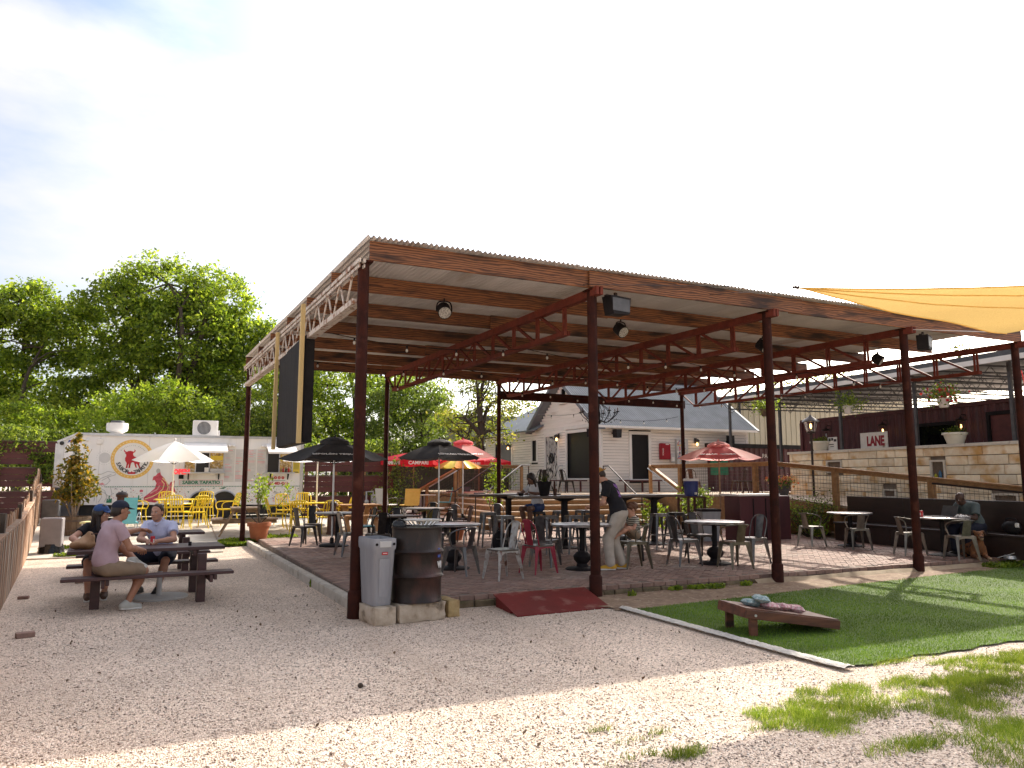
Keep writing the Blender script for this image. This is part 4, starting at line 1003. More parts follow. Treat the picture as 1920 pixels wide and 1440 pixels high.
for x0, x1 in ((2.02, 2.33), (2.35, 2.65), (2.71, 3.0), (3.02, 3.3)):
    b = MB(); b.bx((x0, TY - .005, 1.55), (x1, TY - .002, 2.62)); pn = b.build('menu_panel', M['paleink'], ft, smooth=0)
    q = [MB(), MB()]; z = 2.58
    while z > 1.6:
        h = rng.choice([.012, .012, .012, .02]); w = (x1 - x0) * rng.uniform(.35, .9); q[1 if h == .02 or rng.random() < .12 else 0].bx((x0 + .015, TY - .0065, z - h), (x0 + .015 + w * .95, TY - .0052, z)); z -= h + .022
    q[0].build('menu_text', M['greyink'], pn, smooth=0)['kind'] = 'stuff'; q[1].build('menu_heading', M['pinkish'], pn, smooth=0)['kind'] = 'stuff'
b = MB(); b.bx((4.18, TY - .005, 1.84), (4.41, TY - .002, 2.4)); pn = b.build('menu_panel', M['yellowp'], ft, smooth=0)
q = MB(); z = 2.34
while z > 1.95: q.bx((4.21, TY - .0065, z), (4.38, TY - .0052, z + .012)); z -= .04
q.bx((4.22, TY - .0065, 1.86), (4.37, TY - .0052, 1.89)); q.build('menu_text', M['ink'], pn, smooth=0)['kind'] = 'stuff'
for x_ in (2.2, 3.22):
    b = MB(); b.ball((x_ - .06, TY - .08, 2.72), (.045, .07, .045)); b.ball((x_ + .07, TY - .08, 2.71), (.045, .07, .045)); b.bx((x_ - .04, TY - .06, 2.7), (x_ + .05, TY, 2.78)); b.build('flood_lamp', M['trim'], ft)
b = MB(); b.bx((-1.65, TY - .05, 2.7), (-1.48, TY - .001, 2.86), b=.01); b.build('vent_box', M['trim'], ft)
b = MB(); b.ball((-2.56, TY - .05, 2.71), (.06, .06, .06)); b.build('marker_lamp', M['rubber'], ft)
b = MB(); b.ball((-1.9, TY - .03, 2.82), (.05, .05, .05)); b.build('marker_lamp', M['trim'], ft)
b = MB(); b.lathe([(.17, 0), (.17, .05), (.2, .07), (.29, .12), (.31, .18), (.31, .30), (.30, .36), (.2, .37)], 24, (-1.15, TY + .6, 3.03)); b.build('exhaust_fan', mat('fan_housing', (.72, .69, .66), (.62, .59, .55), rough=.4, scale=2), ft)
b = MB(); b.lathe([(.20, .36), (.19, .43), (.16, .44)], 24, (-1.15, TY + .6, 3.03)); b.build('fan_cap', M['canopy'], ft)
t = thing('air_conditioner', 'white box air conditioner with round fan grille on the food trailer roof', 'air conditioner', (1.42, TY + .5, 3.03))
b = MB(); b.bx((-.38, -.15, 0), (.38, .15, .52), b=.015); b.build('casing', M['trim'], t)
b = MB(); b.bx((.39, -.12, 0), (.44, .12, .2)); b.build('valve_cover', M['trim'], t)
q = MB(); q.prism([(-.05 + .21 * math.cos(a), .27 + .21 * math.sin(a)) for a in np.linspace(0, 6.28, 25)[:-1]], (0, -.152, 0), (1, 0, 0), (0, 0, 1), (0, -.004, 0)); q.build('fan_opening', M['canopy'], t, smooth=0)
q = MB()
for k in range(11):
    x_ = -.05 - .19 + k * .038; h = math.sqrt(max(0.0, .21 ** 2 - (x_ + .05) ** 2)); q.bx((x_ - .006, -.166, .27 - h), (x_ + .006, -.157, .27 + h))
q.build('grille', M['greyink'], t, smooth=0)
t = thing('open_sign', 'red OPEN sign hanging on the white trailer beside the first window', 'sign', (.755, TY - .03, 1.87))
text('OPEN', .2, M['redneon'], t, (0, 0, 0), (R(90), 0, 0), bold=.014, sx=.9, depth=.008); b = MB(); b.bx((-.07, -.01, -.22), (.07, .012, -.09)); b.build('transformer', M['black'], t)
b = MB(); b.bx((-.2, .008, -.085), (.2, .02, .07)); b.build('backing', M['trim'], t)
tb_ = thing('takeout_tray', 'grey tray of cutlery on the first trailer window counter', 'tray', (1.78, TY - .16, 1.868)); b = MB(); b.bx((-.2, -.1, 0), (.2, .1, .11), b=.01); b.build('tub', M['greyink'], tb_); b = MB(); b.bx((-.36, -.05, 0), (-.24, .06, .14)); b.build('napkin_box', M['trim'], tb_)
for k, (dx, m_, lb) in enumerate(((.0, 'red', 'red sauce bottle on the right hand service counter'), (.09, 'ink', 'dark sauce bottle on the right hand service counter'), (.18, 'red', 'second red sauce bottle at the end of the service counter'))):
    b = MB(); b.lathe([(.025, 0), (.028, .01), (.028, .1), (.012, .14), (.01, .18)], 8); tag(b.build('sauce_bottle', M[m_], loc=(3.85 + dx, TY - .14, 1.868)), lb, 'bottle', 'sauce bottles on the trailer counter')

# ------------------------------------------------------------------ fences
def board_fence(lb, x0, x1, y, zs, posts, name='board_fence'):
    t = thing(name, lb, 'fence')
    for z0, z1 in zs:
        n = max(1, int(round((z1 - z0) / .19))); 
        for k in range(n):
            a = z0 + (z1 - z0) * k / n; c = z0 + (z1 - z0) * (k + 1) / n - .004
            b = MB(); b.bx((x0, y - .02 + rng.uniform(-.003, .003), a), (x1, y + .02, c), b=.003); b.build('board', M['mboard'], t, smooth=0)
        b = MB(); b.bx((x0, y - .045, z1 + .0), (x1, y + .03, z1 + .03)); b.build('cap_strip', M['wire'], t, smooth=0)
    for p in posts:
        b = MB(); b.bx((p - .05, y + .021, 0.05), (p + .05, y + .12, zs[-1][1] + .0)); b.build('post', M['deckw'], t, smooth=0)
    return t
board_fence('maroon horizontal board fence with gaps between trailer and patio plants', 4.62, 7.75, 26.3, [(.36, 1.05), (1.2, 1.75), (1.9, 2.55)], [4.7, 5.7, 6.7, 7.6])
board_fence('dark maroon board fence draped with ivy behind the picket fence', -9.5, -2.75, 28.6, [(.36, 1.25), (1.4, 2.0), (2.12, 2.85)], [-9, -7, -5, -3])
pf = thing('picket_fence', 'weathered brown picket fence along the left edge of the gravel', 'fence')
def fx(y): return -1.83 - .0904 * (y - 12.55)
y = 1.6; k = 0; far = y
while y < 25.6:
    w = rng.uniform(.125, .15); h = (1.13 if y < 16 else 1.17 + .025 * (y - 16)) + rng.uniform(-.03, .03) + gz(0, y)
    if y > 24.3: h += .18
    b = MB(); b.prism([(-w / 2 + .004, -.05), (w / 2 - .004, -.05), (w / 2 - .004, h - .012), (-w / 2 + .004, h)], (-.011, 0, 0), (0, 1, 0), (0, 0, 1), (.022, 0, 0))
    o = b.build('picket', M['picket'], pf, loc=(fx(y) - .03 + rng.uniform(-.006, .006), y + w / 2, 0), smooth=0); o.rotation_euler = (rng.uniform(-.015, .015), rng.uniform(-.012, .012), R(5.2))
    b = MB(); h2 = (.92 if y < 16 else .94 + .022 * (y - 16)) + rng.uniform(-.01, .006) + gz(0, y)
    b.prism([(-w / 2 + .005, -.05), (w / 2 - .005, -.05), (w / 2 - .005, h2), (-w / 2 + .005, h2)], (-.01, 0, 0), (0, 1, 0), (0, 0, 1), (.02, 0, 0))
    o = b.build('facing_board', M['picket'], pf, loc=(fx(y) + .055, y + w / 2, 0), smooth=0); o.rotation_euler = (rng.uniform(-.01, .01), rng.uniform(-.01, .01), R(5.2))
    y += w
for ya, yb in ((1.6, 4.6), (4.6, 7.6), (7.6, 11.6), (11.6, 15.6), (15.6, 20.1), (20.1, 25.4)):
    za, zb = (.93 if ya < 16 else .95 + .022 * (ya - 16)) + gz(0, ya), (.93 if yb < 16 else .95 + .022 * (yb - 16)) + gz(0, yb)
    b = MB(); b.bar((fx(ya) + .02, ya, za + .01), (fx(yb) + .02, yb, zb + .01), .11, .04, b=.004); b.build('rail', M['picket'], pf, smooth=0)
    b = MB(); b.bx((fx(yb) - .02, yb - .05, 0), (fx(yb) + .045, yb + .05, zb + .28)); b.build('post', M['bark'], pf, smooth=0)
M['boxgrey'] = mat('grey_cabinet_paint', (.20, .18, .185), (.165, .15, .155), rough=.5)
for (y, h, lb, m_, bag) in ((19.35, .78, 'grey utility pedestal with black plastic round its foot by the fence', 'boxgrey', True), (24.3, .72, 'dark grey utility cabinet farther along the picket fence', 'canopy', False)):
    t = thing('utility_box', lb, 'utility box', (fx(y) + .36 + (.12 if bag else 0), y, gz(0, y)), R(-4), 'grey utility boxes by the picket fence')
    b = MB(); b.bx((-.21, -.16, .16 if bag else .02), (.21, .16, h), b=.02); b.build('cabinet', M[m_], t)
    if bag:
        b = MB(); b.grid(lambda u, v: ((.27 - .05 * v + .03 * noise.noise((math.cos(6.283 * u) * 2, math.sin(6.283 * u) * 2, v * 4))) * math.cos(6.283 * u), (.22 - .05 * v + .03 * noise.noise((math.cos(6.283 * u) * 2, math.sin(6.283 * u) * 2, v * 4 + 9))) * math.sin(6.283 * u), .22 * v), 20, 5); b.build('plastic_wrap', mat('black_plastic', (.012, .012, .013), None, rough=.2), t)
    else:
        b = MB(); b.bx((-.25, -.2, 0), (.25, .2, .05)); b.build('plinth', M['concrete'], t)
HEDGES = []
# dark back fence beyond the terrace tables
for x0, x1, y, z1, lb in ((4.2, 8.3, 27.3, 3.1, 'dark hedge growing behind the board fence beside the trailer'), (-9.8, -2.6, 29.6, 3.4, 'dark hedge growing behind the left board fence')):
    t = thing('hedge', lb, 'hedge'); P_ = np.stack([nr.uniform(x0, x1, 5200), y + nr.normal(size=5200) * .22, nr.uniform(.3, z1, 5200)], 1); HEDGES.append((t, P_))
    bb = MB()
    for k in range(14): xx = x0 + (x1 - x0) * k / 13; bb.tube([(xx, y, .2), (xx + rng.uniform(-.2, .2), y, z1 * .8)], .03, 5)
    bb.build('stem', M['bark'], t)
t = thing('back_fence', 'dark brown vertical board fence behind the red umbrellas', 'fence')
x = 7.9
while x < 15.6:
    b = MB(); b.bx((x, 33.4, .3), (x + .15, 33.43, 2.25 + rng.uniform(-.03, .03))); b.build('board', M['bark'], t, smooth=0); x += .156
# ================================================================== vegetation and loose ground cover
M.update(
 leafA=leaf_mat('leaf_mid_green', (0.077, 0.124, 0.024), (0.194, 0.272, 0.039), (0.354, 0.415, 0.070), .6),
 leafB=leaf_mat('leaf_dark_green', (0.054, 0.086, 0.024), (0.130, 0.184, 0.036), (0.270, 0.314, 0.066), .55),
 leafC=leaf_mat('leaf_bright_green', (0.099, 0.157, 0.019), (0.185, 0.257, 0.033), (0.283, 0.334, 0.055), .55),
 leafD=leaf_mat('leaf_yellow_green', (0.12, 0.16, 0.025), (0.22, 0.26, 0.045), (0.42, 0.36, 0.13)),
 leafE=leaf_mat('leaf_golden', (0.060, 0.075, 0.015), (0.17, 0.15, 0.025), (0.42, 0.24, 0.03), .4),
 leafF=leaf_mat('leaf_grey_green', (0.063, 0.098, 0.025), (0.127, 0.184, 0.040), (0.230, 0.287, 0.086), .5),
 turfb=leaf_mat('turf_blade', (0.072, 0.140, 0.017), (0.105, 0.187, 0.022), (0.196, 0.280, 0.049), .35),
 turfbase=mat('turf_backing', (0.075, 0.122, 0.018), (0.058, 0.098, 0.014), rough=.9, scale=30, bump=.6, bscale=120),
 grassb=leaf_mat('lawn_blade', (0.090, 0.163, 0.018), (0.180, 0.255, 0.033), (0.378, 0.388, 0.132), .45),
 petalr=leaf_mat('red_petal', (0.35, 0.01, 0.02), (0.5, 0.02, 0.04), (0.6, 0.05, 0.08), .3),
 petalo=leaf_mat('orange_petal', (0.6, 0.12, 0.08), (0.7, 0.3, 0.12), (0.7, 0.45, 0.35), .3),
)
def mesh_np(name, V, F, m, parent=None, loc=(0, 0, 0), k=4):
    me = bpy.data.meshes.new(name); nv, nf = len(V), len(F)
    me.vertices.add(nv); me.vertices.foreach_set('co', np.ascontiguousarray(V, dtype=np.float32).ravel())
    me.loops.add(nf * k); me.loops.foreach_set('vertex_index', np.ascontiguousarray(F, dtype=np.int32).ravel())
    me.polygons.add(nf); me.polygons.foreach_set('loop_start', np.arange(0, nf * k, k, dtype=np.int32))
    me.update(calc_edges=True); me.materials.append(m)
    return link(name, me, parent, loc)
def leaves(name, P, size, m, parent=None, loc=(0, 0, 0), aspect=.55, up=.35, jitter=.35):
    n = len(P); P = np.asarray(P, dtype=np.float64)
    a = nr.normal(size=(n, 3)); a /= np.linalg.norm(a, axis=1)[:, None]
    nm = nr.normal(size=(n, 3)); nm[:, 2] += up * 2; nm -= a * np.sum(nm * a, axis=1)[:, None]; nm /= np.linalg.norm(nm, axis=1)[:, None] + 1e-9
    w = np.cross(nm, a)
    s = (size * (1 + jitter * nr.uniform(-1, 1, n)))[:, None]
    fold = nm * s * .12
    V = np.stack([P - a * s * .5, P + w * s * aspect * .5 + fold, P + a * s * .5, P - w * s * aspect * .5 + fold], axis=1).reshape(-1, 3)
    F = np.arange(n * 4).reshape(n, 4)
    return mesh_np(name, V, F, m, parent, loc)
def limb(b, p, q, r0, r1, bend=.12, n=5):
    p, q = np.array(p, float), np.array(q, float); L = np.linalg.norm(q - p); off = nr.normal(size=3) * L * bend; off[2] = abs(off[2])
    pts = [p + (q - p) * t + off * math.sin(math.pi * t) for t in np.linspace(0, 1, n)]
    b.tube(pts, [r0 + (r1 - r0) * t for t in np.linspace(0, 1, n)], 6); return pts
def tree(name, label, x, y, lobes, nclump, nleaf, m, trunk_r=.22, fork=.35, size=.16, clump=.42, base=None, group='trees behind the food trailer', nbr=26, lean=(0, 0), shell=.55):
    """lobes: [(dx, dy, z, rx, ry, rz)] ellipsoids that the crown's leaf clumps fill"""
    z0 = gz(x, y) if base is None else base
    t = thing(name, label, 'tree', (x, y, 0), 0, group)
    vol = np.array([l[3] * l[4] * l[5] for l in lobes]); vol = vol ** .8 / (vol ** .8).sum()
    C = []
    for l, f in zip(lobes, vol):
        k = max(3, int(nclump * f)); d = nr.normal(size=(k, 3)); d /= np.linalg.norm(d, axis=1)[:, None]
        r = nr.uniform(0, 1, k) ** (1 / 3.0 * (1 - shell) + .12)
        r *= 1 + .16 * np.array([noise.noise((q[0] * 2.1 + x, q[1] * 2.1, q[2] * 2.1)) for q in d])
        C.append(np.array([l[0], l[1], l[2]]) + d * r[:, None] * np.array(l[3:6]))
    C = np.concatenate(C)
    kk = np.maximum(4, (nleaf * nr.uniform(.45, 1.5, len(C))).astype(int))
    P = np.repeat(C, kk, axis=0); sp = np.repeat(clump * nr.uniform(.6, 1.25, len(C)), kk)
    P = P + nr.normal(size=P.shape) * sp[:, None] * np.array([.62, .62, .42])
    b = MB(); zt = min(l[2] for l in lobes); zf = z0 + (zt - z0) * fork if base is None else zt
    zf = max(z0 + .4, zt * fork + z0)
    tp = np.array([lean[0], lean[1], zf]); limb(b, (0, 0, z0 - .2), tp, trunk_r * 1.25, trunk_r * .85, .03)
    mains = []
    for l in lobes:
        q = np.array([l[0] * .8, l[1] * .8, l[2] + l[5] * .25]); mains.append(limb(b, tp, q, trunk_r * .62, trunk_r * .16, .1, 7))
    for _ in range(nbr):
        ms = mains[nr.integers(len(mains))]; p = ms[nr.integers(2, len(ms))]
        dist = np.linalg.norm(C - p, axis=1); near = np.argsort(dist)[: max(6, len(C) // 4)]; q = C[near[nr.integers(len(near))]]
        if np.linalg.norm(q - p) < .3: continue
        pts = limb(b, p, q, trunk_r * .2, trunk_r * .05, .12, 5)
    b.build('trunk', M['bark'], t)
    o = leaves('crown', P, size, m, t); o['kind'] = 'stuff'
    return t
tree('tall_tree', 'tallest broad leafy tree behind the food trailer, its dome above the exhaust fan', .4, 41.8,
     [(-2.6, 0, 9.6, 2.1, 1.9, 2.0), (-.4, 0, 11.2, 2.4, 2.0, 2.0), (2.0, .3, 10.9, 2.0, 2.0, 1.9), (3.4, .2, 9.4, 1.7, 1.7, 1.7), (.5, -.4, 8.6, 3.0, 2.2, 2.2), (-2.2, .2, 7.2, 2.0, 1.8, 1.3), (2.6, .2, 6.6, 2.4, 2.0, 1.7), (.4, 0, 5.0, 2.8, 2.0, 1.6)], 1000, 56, M['leafA'], .30, .5, .20, .44, nbr=60)
tree('leaning_tree', 'spreading tree with bare dark limbs at the far left edge', -6.2, 42.5,
     [(-2.6, 0, 9.0, 2.0, 2, 2.0), (.0, 0, 9.9, 1.7, 1.6, 1.5), (1.7, 0, 8.6, 1.5, 1.5, 1.7), (-1.5, 0, 6.6, 2.6, 2.0, 1.5), (2.6, -.4, 5.6, 1.7, 1.6, 1.0), (.0, .3, 4.6, 3.4, 1.8, 1.4)], 820, 52, M['leafA'], .24, .42, .20, .44, nbr=60, lean=(.6, 0))
tree('dense_tree', 'dense dark tree between the tall tree and the pavilion corner', 4.9, 43.0,
     [(-2.2, 0, 7.4, 2.2, 2, 1.9), (.2, 0, 8.6, 2.2, 2, 1.8), (2.6, 0, 7.8, 2.2, 2, 1.8), (-1.2, -.3, 5.2, 2.6, 2, 1.7), (2.0, -.3, 5.0, 2.8, 2, 1.8), (0, 0, 3.2, 3.8, 2, 1.4)], 560, 48, M['leafB'], .26, .4, .18, .42, nbr=40)
tree('dense_tree', 'dense mid green tree seen under the pavilion roof behind the black screen', 8.4, 37.0,
     [(-2.4, 0, 6.6, 2.0, 1.8, 1.9), (.0, 0, 7.4, 2.2, 1.8, 1.8), (2.2, 0, 6.6, 1.9, 1.8, 1.8), (-1.6, -.3, 4.4, 2.2, 1.7, 1.5), (1.2, -.4, 4.2, 2.2, 1.7, 1.5), (0, 0, 2.8, 3.2, 1.7, 1.1)], 560, 48, M['leafA'], .22, .35, .165, .40, nbr=40)
tree('dense_tree', 'light green bushy tree behind the second black umbrella', 11.0, 34.2,
     [(-1.4, 0, 4.9, 1.5, 1.4, 1.4), (.2, 0, 5.6, 1.3, 1.3, 1.2), (.9, 0, 4.4, 1.2, 1.2, 1.2), (-.8, -.3, 3.2, 1.6, 1.3, 1.1), (.5, -.2, 2.7, 1.2, 1.2, .9)], 300, 46, M['leafF'], .16, .35, .15, .36, nbr=30)
tree('thin_tree', 'thin loose tree with bare twigs against the bright sky beside the house roof', 15.4, 39.6,
     [(-1.5, 0, 6.2, 1.6, 1.3, 1.0), (1.2, 0, 7.8, 1.7, 1.3, 1.1), (0, 0, 4.6, 1.8, 1.2, 1.0), (2.0, 0, 5.4, 1.5, 1.2, 1.1)], 130, 26, M['leafD'], .18, .5, .16, .45, nbr=60)
tree('flowering_tree', 'straight trunked tree with pale yellow green blossoms left of the house', 13.0, 30.6,
     [(-1.1, 0, 4.3, 1.0, .9, .5), (1.2, 0, 5.0, 1.3, 1.0, .6), (-.3, 0, 6.0, 1.5, 1.1, .8), (.9, 0, 3.7, .9, .8, .5), (-.6, 0, 3.2, .7, .7, .3), (.7, 0, 7.0, 1.6, 1.3, .9)], 170, 28, M['leafD'], .20, 1.0, .15, .33, nbr=50)
for lb, x, y, lobes, n, m_ in (
    ('bright green shrub crown at the left edge above the dark board fence', -6.0, 36.5, [(-1.6, 0, 3.6, 1.8, 1.3, 1.3), (.6, 0, 3.9, 1.6, 1.3, 1.2), (0, 0, 2.4, 2.6, 1.3, 1.2)], 240, 'leafC'),
    ('mid green shrub crown above the sloping nose of the trailer', -3.0, 35.8, [(-1.2, 0, 3.5, 1.5, 1.2, 1.1), (.9, 0, 3.9, 1.5, 1.2, 1.0), (0, 0, 2.6, 2.2, 1.2, 1.0)], 220, 'leafC'),
    ('brightest yellow green small tree behind the exhaust fan', -.2, 34.1, [(-1.2, 0, 4.3, 1.2, 1.1, .9), (.4, 0, 5.0, 1.0, 1.0, .8), (1.5, 0, 4.4, 1.1, 1.1, .9), (0, 0, 3.4, 2.2, 1.2, .9)], 250, 'leafC'),
    ('dark green shrub crown behind the roof air conditioner', 2.6, 34.6, [(-1.0, 0, 3.9, 1.4, 1.1, 1.2), (1.0, 0, 4.2, 1.5, 1.1, 1.3), (2.5, 0, 3.6, 1.5, 1.1, 1.3), (.6, 0, 2.8, 2.6, 1.1, 1.0)], 260, 'leafB')):
    tree('shrub_tree', lb, x, y, lobes, n, 44, M[m_], .09, .3, .15, .36, group='shrubs behind the food trailer', nbr=14)
def ivy(label, boxes, n, m, size=.11, name='ivy', cat='ivy', group=None):
    P = np.concatenate([np.stack([nr.uniform(a, c, int(n * f)) for a, c in ((x0, x1), (y0, y1), (z0, z1))], 1) for x0, x1, y0, y1, z0, z1, f in boxes])
    keep = np.array([noise.noise((p[0] * 1.3, p[1] * 1.3, p[2] * 1.3)) > -.18 for p in P]); P = P[keep]
    o = leaves(name, P, size, m); return tag(o, label, cat, group)
ivy('dark ivy hanging over the left board fence', [(-9.5, -4.4, 28.2, 28.6, .4, 3.2, .6), (-9.5, -3.2, 28.3, 28.9, 2.5, 3.4, .4)], 6500, M['leafB'])
ivy('sparse creeper climbing the board fence beside the trailer nose', [(-3.7, -2.75, 28.3, 28.55, 1.5, 2.5, 1)], 900, M['leafB'])
ivy('bare vines and leaves climbing the tan metal building', [(24.0, 26.2, 29.7, 29.93, 3.6, 5.4, .25), (24, 30, 29.3, 30.0, 5.4, 6.5, .6)], 2600, M['leafD'])
b = MB()
for k in range(26):
    x = rng.uniform(24, 26.8); pts = [(x, 29.92, 2.9)]
    while pts[-1][2] < 5.3: pts.append((pts[-1][0] + rng.uniform(-.15, .15), 29.92, pts[-1][2] + .35))
    b.tube(pts, .012, 4)
tag(b.build('vine_stems', M['bark']), 'leafless brown vine stems on the tan metal wall', 'vine', kind='stuff')
ivy('leaf tufts growing over the canopy roof edge', [(19.6, 20.6, 17.0, 20.5, 4.8, 5.2, .6), (19.3, 19.8, 12.6, 13.6, 4.9, 5.25, .4)], 900, M['leafD'], .1)

def plant(label, x, y, z, h, r, n, m, size=.09, stems=5, name='leafy_plant', cat='plant', bend=.25, per=16, top=.35, parent=None, spread=.09):
    t = thing(name, label, cat, (x, y, z)) if parent is None else parent
    b = MB(); P = []
    for k in range(stems):
        a = rng.uniform(0, 6.28); e = np.array([r * math.cos(a) * rng.uniform(.3, 1), r * math.sin(a) * rng.uniform(.3, 1), h * rng.uniform(.7, 1.0)])
        pts = limb(b, (0, 0, 0), e, .012, .004, bend, 6)
        f = np.array([nr.uniform(top, 1) for _ in range(int(n / stems))]); idx = f * 5
        for v in idx:
            i = min(4, int(v)); p = pts[i] + (pts[i + 1] - pts[i]) * (v - i); P.append(p + nr.normal(size=3) * spread)
    b.build('stem', M['bark'], t); o = leaves('foliage', np.array(P), size, m, t); o['kind'] = 'stuff'
    return t

# ------------------------------------------------------------------ half barrel with golden shrub
bp = thing('barrel_planter', 'weathered half barrel planter beside the picket fence', 'planter', (-1.80, 22.0, gz(0, 22)))
stave = mat('barrel_stave', (.20, .135, .085), (.12, .08, .05), rough=.85, stretch=(4, 4, .6), scale=5, rand=.2, bump=.3)
for k in range(20):
    a0, a1 = 2 * math.pi * k / 20 + .008, 2 * math.pi * (k + 1) / 20 - .008; b = MB(); pr = [(.34, 0), (.385, .2), (.40, .46), (.365, .46), (.35, .2)]
    vs = [(r * math.cos(a), r * math.sin(a), z) for a in (a0, a1) for r, z in pr]; n = 5
    b.add(vs, [tuple(range(4, -1, -1)), tuple(range(5, 10))] + [(i, (i + 1) % n, n + (i + 1) % n, n + i) for i in range(n)]); b.build('stave', stave, bp, smooth=0)
for z, r in ((.1, .372), (.34, .403)):
    b = MB(); b.lathe([(r - .02, z), (r + .004, z), (r + .006, z + .05), (r - .02, z + .05)], 28, cap=False); b.build('hoop', M['wire'], bp)
b = MB(); b.lathe([(.001, .42), (.37, .42)], 20, cap=False); b.build('soil', M['dirt'], bp)
gs = thing('golden_shrub', 'tall shrub with golden yellow leaves growing in the half barrel', 'shrub', (-1.80, 22.0, gz(0, 22) + .4))
b = MB(); P = []
for k in range(9):
    a = rng.uniform(0, 6.28); limb(b, (.03 * math.cos(a), .03 * math.sin(a), 0), (.45 * math.cos(a) * rng.uniform(.3, 1), .4 * math.sin(a), rng.uniform(.8, 1.9)), .02, .006, .12, 6)
b.build('stem', mat('pale_stem', (.34, .26, .2), (.24, .18, .13), rough=.8), gs)
for z0, r, k in ((.55, .36, 500), (.8, .48, 900), (1.05, .46, 800), (1.3, .33, 420), (1.5, .24, 260), (1.75, .22, 200), (1.95, .12, 110), (2.1, .07, 40)):
    d = nr.normal(size=(k, 3)); d /= np.linalg.norm(d, axis=1)[:, None]; P.append(np.array([0.03 * math.sin(z0 * 9), 0, z0]) + d * r * nr.uniform(.3, 1.25, (k, 1)) * np.array([1, 1, .6]) + np.array([noise.noise((z0 * 3, 1, 0)), 0, 0]) * .16)
P = np.concatenate(P); P = P[np.array([noise.noise((q[0] * 5, q[1] * 5, q[2] * 4)) > -.16 for q in P])]; o = leaves('foliage', P, .105, M['leafE'], gs); o['kind'] = 'stuff'
# terracotta pot
tp = thing('terracotta_pot', 'terracotta flower pot on the patio corner beside the back left post', 'pot', (2.46, 20.15, gz(0, 20.15) + .02))
b = MB(); b.lathe([(.18, 0), (.19, .02), (.25, .36), (.29, .365), (.295, .46), (.255, .46), (.24, .40)], 24, cap=False); b.build('pot', mat('terracotta', (.42, .15, .065), (.34, .115, .05), rough=.8, scale=5, bump=.1, c3=(.45, .25, .16), s3=4, l3=.6, h3=.75), tp)
b = MB(); b.lathe([(.001, .41), (.25, .41)], 20, cap=False); b.build('soil', M['dirt'], tp)
plant('young citrus like plant with arching bright green shoots in the terracotta pot', 2.46, 20.15, gz(0, 20.15) + .42, 1.25, .75, 420, M['leafC'], .085, 7, bend=.22, spread=.07)
plant('tall bright green leafy plant rising behind the high table', 9.1, 20.35, PZ + .3, 1.9, .35, 420, M['leafC'], .10, 7, bend=.08, top=.3, spread=.07)
b = MB(); b.lathe([(.14, 0), (.2, .32), (.21, .34)], 16); tag(b.build('plant_tub', M['canopy'], loc=(9.1, 20.35, PZ)), 'dark tub holding the tall bright green plant at the foot of the steps', 'pot')
plant('bushy shrub with pale green leaves under the right pink umbrella', 14.05, 17.4, .1, 1.35, .55, 900, M['leafF'], .085, 16, name='bushy_shrub', cat='shrub', bend=.1, top=.25, spread=.1)
plant('grey green feathery shrub beside the dark bench end', 15.55, 14.6, .1, 1.0, .7, 1300, M['leafF'], .06, 22, name='feathery_shrub', cat='shrub', top=.15, spread=.1)
plant('low bright green fern clump at the foot of the bench', 15.2, 14.0, .12, .36, .3, 220, M['leafC'], .1, 14, name='fern_clump', cat='plant', top=.2, spread=.04)
plant('straggling roses growing against the board fence end', 7.9, 25.6, gz(0, 25), 1.9, .6, 620, M['leafF'], .1, 12, name='rose_bush', cat='shrub', top=.15, spread=.12)
plant('weedy green shrub beside the gas meter', 7.2, 25.2, gz(0, 25), .9, .5, 380, M['leafC'], .09, 10, name='weedy_shrub', cat='shrub', top=.1, spread=.1)
plant('climbing plant with dark leaves on the deck railing mesh', 12.1, 26.4, DZ, .95, .6, 300, M['leafB'], .1, 10, name='climbing_plant', cat='plant', top=.2, spread=.1)
plant('dark leafy plant beside the cooler stand', 12.0, 16.6, PZ, .8, .4, 260, M['leafB'], .12, 9, cat='plant', top=.3, spread=.08)
for pt, s_, zz, kind in PLANTS:
    P = nr.normal(size=(260, 3)) * np.array([.13, .1, .05]) + np.array([0, 0, zz + .06]); o = leaves('foliage', P, .07, M['leafC'] if kind == 'y' else M['leafB'], pt); o['kind'] = 'stuff'
def basket(label, x, y, z, red, wh=True, drop=.55):
    t = thing('hanging_basket', label, 'hanging basket', (x, y, z), 0, 'hanging flower baskets')
    b = MB(); b.lathe([(.1, -.24), (.11, -.22), (.16, -.02), (.17, 0), (.15, 0)], 12, cap=False); b.lathe([(.001, -.235), (.1, -.235)], 12, cap=False); b.build('pot', M['trim'] if wh else M['wire'], t)
    b = MB()
    for k in range(3): b.tube([(.16 * math.cos(k * 2.1), .16 * math.sin(k * 2.1), 0), (0, 0, drop)], .005, 4)
    b.build('hanger', M['iron'], t)
    d = nr.normal(size=(520, 3)) * np.array([.2, .2, .13]) + np.array([0, 0, .1]); o = leaves('foliage', d, .075, M['leafB'], t); o['kind'] = 'stuff'
    if red:
        d = nr.normal(size=(90, 3)) * np.array([.22, .22, .13]) + np.array([0, 0, .12]); o = leaves('blossom', d, .08, M['petalr'], t, aspect=.9); o['kind'] = 'stuff'
basket('white hanging basket of dull trailing foliage under the dark canopy', 18.9, 16.0, 3.85, False)
basket('white hanging basket of red flowers under the canopy nearest the right post', 18.3, 12.55, 3.72, True)
basket('small hanging basket of dark foliage left of the glass lantern', 17.3, 17.8, 3.85, False, False, .75)
fp_ = thing('flower_pot', 'pot of orange and pink flowers on the platform beside the stone wall', 'planter', (16.6, 16.5, DZ)); b = MB(); b.lathe([(.13, 0), (.2, .3), (.21, .32)], 14); b.build('pot', M['canopy'], fp_)
